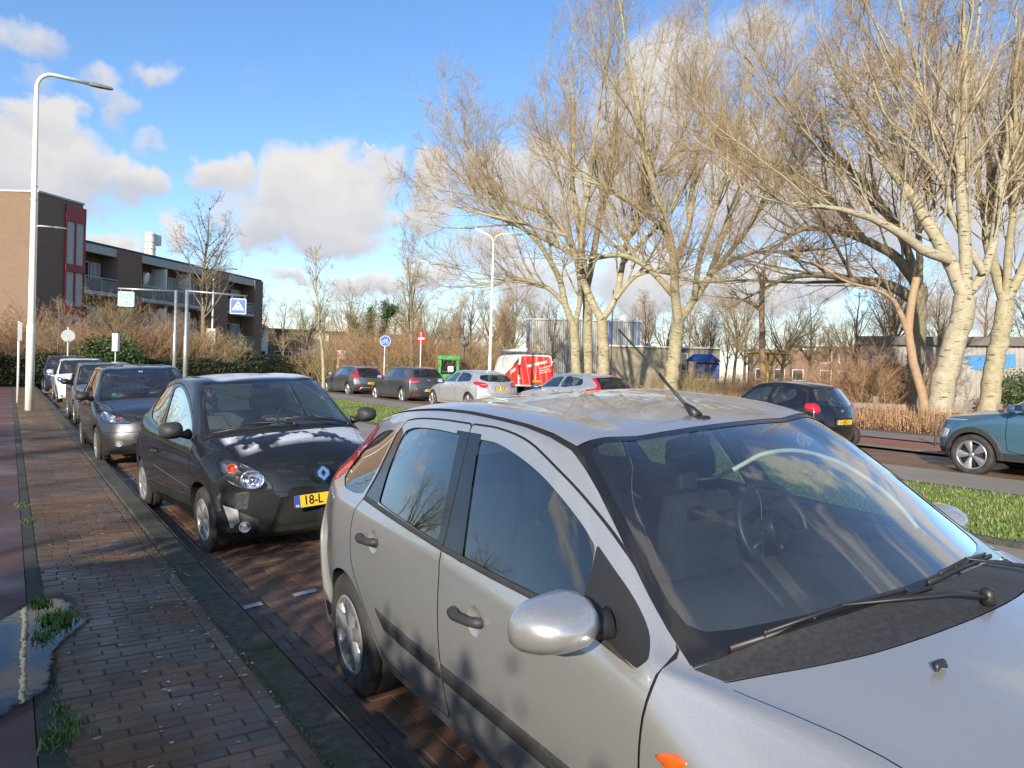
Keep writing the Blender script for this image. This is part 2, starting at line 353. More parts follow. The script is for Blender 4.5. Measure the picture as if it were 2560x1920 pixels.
M['soil'] = noisy('soil', (.06, .045, .03), (.12, .085, .055), 10, .95, .3)
def grass_mat(name, c1, c2, c3):
    m = mat(name, c1, .85); t = NT(m); v = t.wpos(); a = t.noise(v, 40, 4, .7); b = t.noise(v, .6, 5, .6)
    c = t.mix(t.ramp(b, [(.35, (0,) * 3), (.7, (1,) * 3)]), t.ramp(a, [(.3, c1), (.7, c2)]), c3); t.link(c, t.b.inputs['Base Color']); t.bump(a, .6, .02); return m
M['turf'] = grass_mat('turf', (.07, .13, .02), (.15, .24, .045), (.17, .20, .06))
M['blade'] = mat('grass_blade', (.14, .25, .04), .6); t_ = NT(M['blade']); g_ = t_.n.new('ShaderNodeNewGeometry')
t_.link(t_.ramp(g_.outputs['Random Per Island'], [(0, (.07, .13, .02)), (.5, (.13, .20, .035)), (.8, (.19, .23, .06)), (1, (.30, .26, .12))]), t_.b.inputs['Base Color'])

# one wide sheet of ground to the horizon, a little under everything else
def base_z(x, y): return zg(x, y) - .06
xs_ = [-900, -300, -60, -8, -2.6, 0.05, 1.0, 1.3, 3.4, 7.7, 10.9, 14, 20, 40, 90, 300, 900]
mb = MB(); ys_ = [-900, -200, -40, -10, 5, 20, 40, 60, 90, 200, 500, 1400]
mb.add([(x, y, base_z(x, y)) for y in ys_ for x in xs_], [(j * len(xs_) + i, j * len(xs_) + i + 1, (j + 1) * len(xs_) + i + 1, (j + 1) * len(xs_) + i) for j in range(len(ys_) - 1) for i in range(len(xs_) - 1)])
tag(mb.build('ground', M['turf'], None), kind='structure')
sheet('cycle_path', [-2.6, -1.2, .115], -8, 62, M['redasphalt'], 20, -.004)
sheet('verge_edging', [.12, .20], -8, 62, M['kerb'], 30, -.002)
sheet('near_lane', [3.46, 5.5, 7.6], -30, 120, M['asphalt'], 30, -.003)
sheet('grass_median', [7.72, 9.3, 10.85], -30, 62, M['turf'], 30, .03)
mb = MB()
for x in (7.66, 10.88):
    for i in range(46): mb.box((x, -30 + i * 2 + 1, zg(x, -30 + i * 2) - .03), (.10, 1.985, .16), bev=.01)
tag(mb.build('median_kerb', M['kerb'], None), kind='structure')
sheet('road', [10.94, 13.0], -30, 120, M['asphalt'], 40, -.002)
sheet('far_bay', [13.0, 15.3], -30, 120, M['brick_bay'], 40, .002)
sheet('far_kerb', [15.3, 15.75], -30, 120, M['paving'], 40, .05)
sheet('red_cycle_lane', [15.75, 18.0], -30, 120, M['redlane'], 40, .004)
sheet('far_pavement', [18.0, 19.9], -30, 120, M['paving'], 40, .03)
sheet('leaf_bed', [19.95, 27, 36], -10, 62, M['soil'], 20, .02)
sheet('side_road', [1.3, 3.4, 8, 11, 14, 20, 26], 39.5, 43.5, M['asphalt'], 4, .01, zf=lambda x, y: zg(x, y) + (0 if x > 3 else .03))

def brick_field(name, m, cells, th=.03):
    """cells: (cx, cy, lx, ly, rot) -> one sheet of separate bricks"""
    mb = MB()
    for cx, cy, lx, ly, a in cells:
        j = random.uniform(-.0022, .0022); ca, sa = math.cos(a), math.sin(a); b = .004; vs = []
        tl = random.uniform(-.006, .006), random.uniform(-.006, .006)
        for ix, iz in ((b, 0), (0, -b)):
            for u, v in ((-1, -1), (1, -1), (1, 1), (-1, 1)):
                p = u * (lx / 2 - ix), v * (ly / 2 - ix); x = cx + p[0] * ca - p[1] * sa; y = cy + p[0] * sa + p[1] * ca
                vs.append((x, y, zg(x, y) + j + iz + p[0] * tl[0] + p[1] * tl[1]))
        vs += [(v[0], v[1], v[2] - .02) for v in vs[4:8]]
        mb.add(vs, [(0, 1, 2, 3)] + [(k, 4 + k, 4 + (k + 1) % 4, (k + 1) % 4) for k in range(4)] + [(4 + k, 8 + k, 8 + (k + 1) % 4, 4 + (k + 1) % 4) for k in range(4)])
    return tag(mb.build(name, m, None, recalc=False), kind='structure')
cells = []; row = 0; y = -1.5
while y < 46:
    off = (row % 2) * .105 + random.uniform(-.02, .02); x = .215 - off
    while x < .97:
        x0, x1 = max(x, .212), min(x + .205, .955)
        if x1 - x0 > .03: cells.append(((x0 + x1) / 2, y, x1 - x0 - .003, .0685, random.uniform(-.006, .006)))
        x += .209
    y += .0715; row += 1
brick_field('pavement', M['brick_walk'], cells)
cells = []; y = -1.5
while y < 46: cells.append((.993, y, .066, .204, random.uniform(-.004, .004))); y += .209
brick_field('pavement_border', M['brick_walk'], cells)
sheet('pavement_bed', [.20, 1.05], -8, 62, M['joint'], 30, -.006)
mb = MB(); y = -2
while y < 60:
    dz = random.uniform(-.004, .004); mb.box((1.14, y + .5, zg(1, y) - .07 + dz), (.19, .992, .16), bev=.014, rz=random.uniform(-.003, .003)); y += 1.0
tag(mb.build('kerb', M['kerb'], None), kind='structure')
sheet('bay_bed', [1.252, 2.3, 3.46], -8, 62, M['joint'], 30, -.008)
cells = []; y = -1.5
while y < 38:
    for k in range(3): cells.append((1.275 + k * .070, y + (k % 2) * .1, .064, .204, random.uniform(-.01, .01)))
    y += .209
brick_field('gutter', M['brick_dark'], cells)
# herringbone: L-shaped pairs stepping along the diagonals
cells = []; u_ = .102
for gy in range(0, int(26 / u_)):
    for gx in range(-2, 21):
        s_ = (gx - gy) % 4; x = 1.47 + gx * u_; yy = -1.2 + gy * u_
        if s_ == 0: cells.append((x + u_, yy + .5 * u_, .199, .0975, random.uniform(-.010, .010)))
        elif s_ == 2: cells.append((x + .5 * u_, yy, .0975, .199, random.uniform(-.010, .010)))
cells = [c for c in cells if 1.46 < c[0] < 3.47]
brick_field('parking_bay', M['brick_bay'], cells)
sheet('parking_bay_far', [1.47, 3.46], 24.6, 62, M['brick_bay'], 20, -.002)
# white stud marks between the bays
for yb in (5.02, 11.2, 18.9):
    mb = MB()
    for x0 in (1.27, 1.66, 2.05, 2.44):
        mb.add([(x0, yb - .035 + (x0 - 1.27) * .12, zg(x0, yb) + .005), (x0 + .17, yb - .035 + (x0 - 1.1) * .12, zg(x0 + .17, yb) + .005), (x0 + .17, yb + .035 + (x0 - 1.1) * .12, zg(x0 + .17, yb) + .005), (x0, yb + .035 + (x0 - 1.27) * .12, zg(x0, yb) + .005)], [(0, 1, 2, 3)])
    tag(mb.build('bay_marking', noisy('worn_white', (.55, .53, .50), (.30, .26, .23), 60, .7), None), kind='structure')
# puddle over the edging
def blob_sheet(name, pts, z, m, kind, k=5):
    p = smooth_poly(pts, k); p = [(x + random.uniform(-.006, .006), y + random.uniform(-.012, .012)) for x, y in p]
    return tag(MB().add([(x, y, z) for x, y in p], [tuple(range(len(p)))]).build(name, m, None), kind=kind)
M['puddle'] = mat('puddle_water', (.012, .013, .014), .015, IOR=1.33, Specular_IOR_Level=.9)
t_ = NT(M['puddle']); tr_ = t_.n.new('ShaderNodeBsdfTransparent'); tr_.inputs[0].default_value = (.45, .42, .38, 1); gl_ = t_.n.new('ShaderNodeBsdfGlossy'); gl_.inputs['Roughness'].default_value = .015
fr_ = t_.n.new('ShaderNodeFresnel'); fr_.inputs['IOR'].default_value = 1.45; ms_ = t_.n.new('ShaderNodeMixShader'); t_.link(fr_.outputs[0], ms_.inputs[0]); t_.link(tr_.outputs[0], ms_.inputs[1]); t_.link(gl_.outputs[0], ms_.inputs[2]); t_.link(ms_.outputs[0], t_.n['Material Output'].inputs['Surface'])
nb_ = t_.noise(t_.wpos(), 9, 2); bb_ = t_.n.new('ShaderNodeBump'); bb_.inputs['Strength'].default_value = .05; bb_.inputs['Distance'].default_value = .01; t_.link(nb_, bb_.inputs['Height']); t_.link(bb_.outputs[0], gl_.inputs['Normal'])
def chaikin(p, n=2):
    for _ in range(n): p = [q for i in range(len(p)) for q in ((p[i][0] * .75 + p[(i + 1) % len(p)][0] * .25, p[i][1] * .75 + p[(i + 1) % len(p)][1] * .25), (p[i][0] * .25 + p[(i + 1) % len(p)][0] * .75, p[i][1] * .25 + p[(i + 1) % len(p)][1] * .75))]
    return p
P0_ = smooth_poly([(-.45, 4.0), (-.30, 4.6), (-.08, 5.0), (.10, 5.35), (.26, 5.45), (.33, 5.25), (.30, 5.1), (.38, 4.95), (.31, 4.75), (.22, 4.55), (.19, 4.25), (.15, 4.0), (.03, 3.82), (-.2, 3.75)], 5); cx_, cy_ = -.02, 4.6; rings = [(1.16, 0), (1.0, .45), (.8, .9), (.4, 1), (.02, 1)]; n_ = len(P0_)
pm_ = MB().add([(cx_ + (x - cx_) * k, cy_ + (y - cy_) * k, .0992) for k, _ in rings for x, y in P0_], [(j * n_ + i, j * n_ + (i + 1) % n_, (j + 1) * n_ + (i + 1) % n_, (j + 1) * n_ + i) for j in range(4) for i in range(n_)])
po_ = tag(pm_.build('puddle', M['puddle'], None), kind='structure'); ca_ = po_.data.attributes.new('depth', 'FLOAT', 'POINT'); ca_.data.foreach_set('value', [v for _, v in rings for _i in range(n_)])
at_ = t_.n.new('ShaderNodeAttribute'); at_.attribute_name = 'depth'; nz_ = t_.noise(t_.wpos((1, .7, 1)), 14, 5, .7)
fa_ = t_.math('DIVIDE', t_.math('SUBTRACT', t_.math('ADD', at_.outputs['Fac'], t_.math('MULTIPLY', nz_, .9)), .72), .22, True); thin_ = t_.n.new('ShaderNodeBsdfTransparent'); thin_.inputs[0].default_value = (.82, .8, .78, 1); m2_ = t_.n.new('ShaderNodeMixShader'); t_.link(fa_, m2_.inputs[0]); t_.link(thin_.outputs[0], m2_.inputs[1]); t_.link(ms_.outputs[0], m2_.inputs[2]); t_.link(m2_.outputs[0], t_.n['Material Output'].inputs['Surface'])
# flecks of old droppings and salt on the bricks
mb = MB(); rg = random.Random(3)
def fleck(x, y, r):
    n = rg.randint(5, 8); a0 = rg.random() * 6; st = rg.uniform(.5, 2.2); z = zg(x, y) + .0065
    mb.add([(x + r * st * rg.uniform(.6, 1.1) * math.cos(a0 + 6.283 * i / n), y + r * rg.uniform(.6, 1.1) * math.sin(a0 + 6.283 * i / n), z) for i in range(n)], [tuple(range(n))])
for i in range(150):
    y = rg.uniform(3, 9) if i < 110 else rg.uniform(2, 16); x = min(1.0, max(.2, rg.gauss(.72, .22)))
    fleck(x, y, rg.uniform(.003, .009) * (1.6 if rg.random() < .2 else 1))
for i in range(60): fleck(min(1.2, max(.8, rg.gauss(.98, .06))), rg.gauss(5.0, .7), rg.uniform(.004, .011))
tag(mb.build('pale_flecks', mat('pale_fleck', (.50, .50, .50), .8), None), kind='stuff')

def blades(name, spots, n, h=(.03, .08), wd=.006, m=None, seed=1, lean=.5, parent=None):
    """spots: function(rng) -> (x, y, z); grass as separate thin blades"""
    rng = random.Random(seed); mb = MB()
    for i in range(n):
        x, y, z = spots(rng); a = rng.random() * 6.283; hh = rng.uniform(*h); l = rng.uniform(.1, lean) * hh; ww = wd * rng.uniform(.6, 1.3)
        ca, sa = math.cos(a), math.sin(a); dx, dy = -sa * ww, ca * ww
        mb.add([(x - dx, y - dy, z), (x + dx, y + dy, z), (x + dx * .7 + ca * l * .4, y + dy * .7 + sa * l * .4, z + hh * .6), (x - dx * .7 + ca * l * .4, y - dy * .7 + sa * l * .4, z + hh * .6), (x + ca * l, y + sa * l, z + hh)], [(0, 1, 2, 3), (3, 2, 4)])
    return mb.build(name, m or M['blade'], parent, recalc=False)
def med(rng):
    y = rng.random() ** 1.6 * 34 - 1.0; x = rng.uniform(7.75, 10.85); return (x, y, zg(x, y) + .03)
tag(blades('grass', med, 75000, (.018, .055), .007, seed=4, lean=1.2), kind='stuff')
tufts = [(.19, 5.42, .06, 240, .04), (.26, 5.02, .10, 460, .05), (.18, 4.74, .06, 200, .036), (.21, 3.73, .05, 80, .022), (.24, 3.52, .07, 140, .028), (.13, 9.1, .07, 80, .05), (.17, 8.19, .06, 60, .05), (.17, 3.42, .06, 70, .05)]
lbl = ['largest upper weed tuft at the head of the puddle', 'wide bright green weed tuft in the middle of the puddle', 'weed tuft at the lower end of the puddle', 'low sparse weed tuft on the edging below the puddle', 'dark-leaved weed tuft on the edging near the bottom left', 'small weed tuft far up the edging beside the cycle path', 'small weed tuft with a dead leaf on the edging', 'lowest weed tuft on the edging at the bottom left']
M['weed'] = mat('weed_leaf', (.08, .17, .02), .6); t_ = NT(M['weed']); g_ = t_.n.new('ShaderNodeNewGeometry')
t_.link(t_.ramp(g_.outputs['Random Per Island'], [(0, (.04, .09, .012)), (.5, (.09, .19, .025)), (1, (.17, .27, .05))]), t_.b.inputs['Base Color'])
for i, (x, y, r, n, h) in enumerate(tufts):
    o = blades('weed_tuft', lambda g, x=x, y=y, r=r: (x + g.gauss(0, r * .42), y + g.gauss(0, r * .9), .094), n, (h * .35, h), .004, M['weed'], 20 + i, 1.3)
    tag(o, lbl[i], 'weed', 'weeds along the pavement edging')
# moss and weeds along the kerb joint
_kw = [random.Random(77).uniform(1.5, 22) for _ in range(1)]; _r7 = random.Random(7); _kw = [_r7.uniform(1.5, 22) for _ in range(60)]
tag(blades('kerb_weeds', lambda g: (g.choice((.205, 1.035, 1.04)) + g.gauss(0, .008), g.choice(_kw) + g.gauss(0, .09), .088), 1500, (.005, .018), .004, M['weed'], 5, 1.2), kind='stuff')
LIMBS = {
'A1': [[(23.77,29.19,1.7),(23.71,29.25,2.91),(23.62,29.32,4.2)],[(23.62,29.32,4.2),(23.26,29.59,5.24),(22.94,29.82,6.64),(22.09,30.42,8.25),(20.9,31.24,9.62),(19.81,32.01,11.22)],[(23.62,29.32,4.2),(23.85,29.18,5.5),(23.77,29.26,6.9),(23.38,29.55,9.0),(23.01,29.84,11.33),(22.48,30.23,13.66)]],
'A2': [[(24.9,29.63,1.72),(24.87,29.68,3.45),(24.78,29.77,5.86),(24.55,29.95,7.77)],[(24.55,29.95,7.77),(24.31,30.14,9.93),(24.01,30.37,12.09),(24.06,30.38,14.74),(23.91,30.52,17.63)],[(24.55,29.95,7.77),(23.66,30.57,9.19),(22.34,31.49,10.83),(21.1,32.37,13.19),(20.46,32.83,15.33)],[(24.77,29.78,6.34),(25.08,29.6,8.27),(25.33,29.46,10.69),(25.77,29.19,13.6),(25.81,29.21,16.97)]],
'A3': [[(23.9,27.29,1.6),(23.88,27.32,2.9),(23.79,27.4,4.43)],[(23.79,27.4,4.43),(23.25,27.78,5.58),(22.85,28.07,6.92),(22.37,28.41,8.48),(21.46,29.06,9.8),(20.14,29.96,10.42),(18.45,31.12,11.26)],[(22.85,28.07,6.92),(22.96,28.03,9.18),(23.2,27.9,11.44),(23.42,27.78,14.15),(23.74,27.61,17.31)],[(23.79,27.4,4.43),(24.33,27.05,5.51),(24.58,26.9,7.21),(24.86,26.73,9.02),(25.44,26.37,11.07),(25.95,26.05,13.56),(26.27,25.87,16.5)],[(24.58,26.9,7.21),(25.4,26.36,8.36),(26.31,25.76,9.52),(26.83,25.42,11.12)]],
'B': [[(26.28,25.06,1.25),(26.34,25.04,2.76),(26.51,24.94,4.43)],[(26.51,24.94,4.43),(26.34,25.08,5.65),(26.28,25.14,7.2),(25.95,25.38,8.75),(25.46,25.73,10.28),(25.06,26.04,12.49),(24.54,26.43,15.36)],[(26.28,25.14,7.2),(26.86,24.77,9.22),(27.0,24.71,11.89),(27.31,24.55,15.01),(27.42,24.51,18.57)],[(26.51,24.94,4.43),(27.11,24.55,5.57),(27.73,24.14,6.81),(28.16,23.88,8.6),(28.85,23.44,11.07),(29.72,22.89,13.77),(30.95,22.09,16.7)],[(27.11,24.55,5.57),(27.3,24.45,7.46),(27.86,24.1,9.7),(28.46,23.72,12.17),(28.95,23.43,15.52)],[(27.73,24.14,6.81),(28.9,23.37,8.41),(29.79,22.79,10.0),(31.04,21.96,11.6)]],
'D': [[(23.39,11.3,0.96),(23.57,11.19,2.16),(23.89,11.0,3.72),(23.99,10.94,4.43)],[(23.99,10.94,4.43),(23.56,11.24,5.54),(23.02,11.63,6.65),(22.47,12.01,7.76),(21.82,12.47,8.72),(21.15,12.94,10.1)],[(23.99,10.94,4.43),(23.96,10.98,6.12),(23.81,11.1,7.8),(23.89,11.08,9.92),(23.79,11.18,12.31)],[(23.99,10.94,4.43),(24.44,10.64,5.15),(24.71,10.47,6.43),(24.85,10.4,8.12),(25.11,10.25,10.1),(25.18,10.23,12.36)],[(23.56,11.24,5.54),(22.86,11.72,5.8),(22.15,12.21,6.34),(21.21,12.86,6.72),(20.28,13.49,6.83)],[(23.81,11.1,7.8),(23.26,11.5,9.19),(22.77,11.86,10.86),(22.38,12.14,12.68)]],
'E': [[(27.86,11.89,0.77),(28.03,11.79,2.29),(28.26,11.65,3.89),(28.34,11.61,4.69)],[(28.34,11.61,4.69),(28.03,11.84,5.8),(27.74,12.05,7.06),(27.84,12.01,8.98),(27.53,12.25,11.36)],[(28.34,11.61,4.69),(28.82,11.3,5.83),(29.19,11.07,7.43),(29.41,10.95,9.52)],[(28.34,11.61,4.69),(28.41,11.59,6.45),(28.57,11.51,8.69),(28.46,11.62,11.08)]],
'F': [[(29.31,15.13,0.66),(29.33,15.14,2.29),(29.44,15.09,4.11),(29.42,15.12,5.56)],[(29.42,15.12,5.56),(28.72,15.61,6.62),(27.66,16.34,7.31),(26.6,17.07,7.63),(25.55,17.78,7.6),(24.81,18.27,6.84)],[(29.42,15.12,5.56),(28.86,15.53,7.35),(28.08,16.08,8.78),(27.01,16.82,10.01),(25.78,17.67,11.23)],[(29.42,15.12,5.56),(29.38,15.17,7.37),(29.12,15.38,9.54),(28.48,15.85,11.69),(27.83,16.31,14.03)],[(29.43,15.11,4.83),(28.59,15.69,5.53),(27.39,16.5,5.67),(26.33,17.22,5.81),(25.29,17.93,5.59),(24.55,18.43,5.02)],[(29.12,15.38,9.54),(29.68,15.02,11.37),(29.94,14.87,13.56)],[(27.66,16.34,7.31),(26.58,17.09,8.72),(25.66,17.73,9.6),(24.61,18.45,9.74)]],
'G': [[(22.02,11.02,0.78),(21.94,11.08,1.45),(21.74,11.23,2.25),(21.58,11.35,3.18),(21.65,11.32,4.13),(21.75,11.26,4.8)],[(21.58,11.35,3.18),(21.2,11.62,4.11),(20.64,12.0,4.42)]],
'H': [[(37.06,28.02,1.96),(37.0,28.09,4.02),(36.91,28.18,6.5),(36.96,28.16,7.55)]],
}
XL = {
'A1':[[(22.94,29.82,6.64),(21.82,30.59,7.42),(20.55,31.46,7.84),(19.09,32.46,8.03)],[(23.26,29.59,5.24),(22.42,30.16,6.15),(21.25,30.96,6.46),(19.9,31.88,6.18)]],
'A2':[[(24.55,29.95,7.77),(23.38,30.76,8.57),(21.76,31.87,9.6),(19.95,33.11,10.5)],[(24.31,30.14,9.93),(22.72,31.24,11.56),(21.09,32.38,13.67),(19.86,33.24,15.55)]],
'A3':[[(24.33,27.05,5.51),(25.06,26.57,6.55),(25.8,26.07,6.8),(26.55,25.55,6.6)],[(22.37,28.41,8.48),(21.1,29.29,8.88),(19.6,30.31,9.28),(18.1,31.33,9.67)],[(25.44,26.37,11.07),(26.43,25.71,12.68),(27.14,25.25,14.51)]],
'B':[[(26.34,25.08,5.65),(25.25,25.83,6.94),(24.23,26.53,7.46),(23.22,27.22,7.31)],[(27.73,24.14,6.81),(28.91,23.35,7.63),(30.19,22.49,7.9),(31.31,21.72,7.39)],[(25.95,25.38,8.75),(24.64,26.29,10.03),(23.34,27.19,10.87)]],
'D':[[(24.44,10.64,5.15),(23.66,11.2,6.81),(23.28,11.47,8.07),(22.45,12.05,9.16)]],
}
for k_ in XL: LIMBS[k_] += XL[k_]
# ---------------------------------------------------------------- bare trees
RN = np.random.default_rng(11)
def tubes(P, Rd, n):
    """P (m,k,3) lines, Rd (m,k) radii -> vertices, quads"""
    m, k, _ = P.shape
    T = np.gradient(P, axis=1); T /= np.maximum(np.linalg.norm(T, axis=2, keepdims=True), 1e-9)
    ref = np.where(np.abs(T[:, :1, 2:3]) > .9, np.array([[[1., 0, 0]]]), np.array([[[0, 0, 1.]]]))
    ref = np.broadcast_to(ref, T.shape); A = np.cross(T, ref); A /= np.maximum(np.linalg.norm(A, axis=2, keepdims=True), 1e-9); B = np.cross(A, T)
    th = np.arange(n) * 2 * np.pi / n
    V = P[:, :, None, :] + Rd[:, :, None, None] * (A[:, :, None, :] * np.cos(th)[None, None, :, None] + B[:, :, None, :] * np.sin(th)[None, None, :, None])
    idx = np.arange(m * k * n).reshape(m, k, n); a = idx[:, :-1, :]; b = np.roll(a, -1, 2); c = idx[:, 1:, :]; d = np.roll(c, -1, 2)
    return V.reshape(-1, 3), np.stack([a, b, d, c], -1).reshape(-1, 4)
def np_mesh(name, Vs, Fs, m, parent=None, smooth=True):
    off = 0; F = []
    for v, f in zip(Vs, Fs): F.append(f + off); off += len(v)
    V = np.concatenate(Vs); F = np.concatenate(F); me = bpy.data.meshes.new(name)
    me.vertices.add(len(V)); me.vertices.foreach_set('co', V.ravel().astype(np.float32))
    me.loops.add(F.size); me.loops.foreach_set('vertex_index', F.ravel().astype(np.int32))
    me.polygons.add(len(F)); me.polygons.foreach_set('loop_start', (np.arange(len(F)) * F.shape[1]).astype(np.int32))
    me.update(calc_edges=True); me.polygons.foreach_set('use_smooth', [smooth] * len(F)); me.update()
    return link(name, me, m, parent)
def grow(P0, D0, L, Rr, k, wander, up, taper=.35, grav=0.0):
    m = len(P0); P = np.zeros((m, k, 3)); P[:, 0] = P0; D = D0 / np.linalg.norm(D0, axis=1, keepdims=True)
    for i in range(1, k):
        D = D + RN.normal(0, wander, (m, 3)); D[:, 2] += up - grav * i / k; D /= np.linalg.norm(D, axis=1, keepdims=True)
        P[:, i] = P[:, i - 1] + D * (L / (k - 1))[:, None]
    t = np.linspace(0, 1, k); return P, Rr[:, None] * (1 - (1 - taper) * t[None, :])
def spawn(P, Rd, cnt, t0, t1, ang, lenf, L, rf=.55, jit=.3):
    """children along every line"""
    m, k, _ = P.shape; par = np.repeat(np.arange(m), cnt); t = RN.uniform(t0, t1, len(par)) ** .9; x = t * (k - 1); i = np.minimum(x.astype(int), k - 2); f = (x - i)[:, None]
    p = P[par, i] * (1 - f) + P[par, i + 1] * f; T = P[par, i + 1] - P[par, i]; T /= np.maximum(np.linalg.norm(T, axis=1, keepdims=True), 1e-9)
    rnd = RN.normal(size=(len(par), 3)); N = np.cross(T, rnd); N /= np.maximum(np.linalg.norm(N, axis=1, keepdims=True), 1e-9)
    a = np.radians(RN.uniform(*ang, len(par)))[:, None]; D = T * np.cos(a) + N * np.sin(a)
    r = Rd[par, i] * rf * RN.uniform(1 - jit, 1 + jit * .3, len(par)); l = L[par] * lenf * RN.uniform(1 - jit, 1 + jit, len(par)) * (1.15 - .55 * t)
    return p, D, l, r
def bark(name, c1, c2, scars=0.0, green=.0, marks=False):
    m = mat(name, c1, .9); t = NT(m); v = t.coord(); a = t.noise(v, 7, 6, .65); c = t.ramp(a, [(.35, c1), (.65, c2)])
    if green: g = t.noise(v, 1.6, 4, .6); c = t.mix(t.math('MULTIPLY', t.ramp(g, [(.45, (0,) * 3), (.65, (1,) * 3)]), green), c, (.13, .14, .05))
    if scars:                                            # dark lens-shaped scars lying across the stem
        v2 = t.coord((1.3, 1.3, 7.5)); s = t.noise(v2, 2.2, 3, .6); c = t.mix(t.ramp(s, [(.60, (0,) * 3), (.66, (scars,) * 3)]), c, (.045, .036, .028))
        v3 = t.coord((5, 5, 34)); s3 = t.noise(v3, 1.6, 2, .6); c = t.mix(t.ramp(s3, [(.63, (0,) * 3), (.70, (scars * .8,) * 3)]), c, (.07, .055, .04))
    t.link(c, t.b.inputs['Base Color']); t.bump(a, .5, .02); return m
M['bark_pale'] = bark('pale_bark', (.28, .245, .155), (.39, .345, .235), .9, .35)
M['bark_white'] = bark('white_bark', (.29, .26, .18), (.39, .35, .255), 1.0, .25)
M['bark_grey'] = bark('grey_bark', (.14, .12, .085), (.24, .20, .14), .2, .4)
M['bark_dark'] = bark('dark_bark', (.06, .05, .038), (.13, .105, .075), .0, .3)
M['bark_tan'] = bark('tan_wood', (.29, .19, .115), (.37, .25, .155), .4)
M['twig_tan'] = mat('tan_twig', (.31, .225, .125), .8); M['twig_red'] = mat('red_brown_twig', (.33, .20, .11), .8); M['twig_olive'] = mat('olive_twig', (.28, .23, .115), .8); M['twig_grey'] = mat('grey_twig', (.17, .13, .095), .8); M['twig_dark'] = mat('dark_twig', (.09, .068, .05), .85)
for k_ in ('twig_tan', 'twig_red', 'twig_olive', 'twig_grey'):
    t_ = NT(M[k_]); g_ = t_.n.new('ShaderNodeNewGeometry'); c_ = M[k_].node_tree.nodes['Principled BSDF'].inputs[0].default_value
    t_.link(t_.ramp(g_.outputs['Random Per Island'], [(0, tuple(x * .55 for x in c_[:3])), (.5, tuple(c_[:3])), (1, tuple(min(1, x * 1.5) for x in c_[:3]))]), t_.b.inputs['Base Color'])

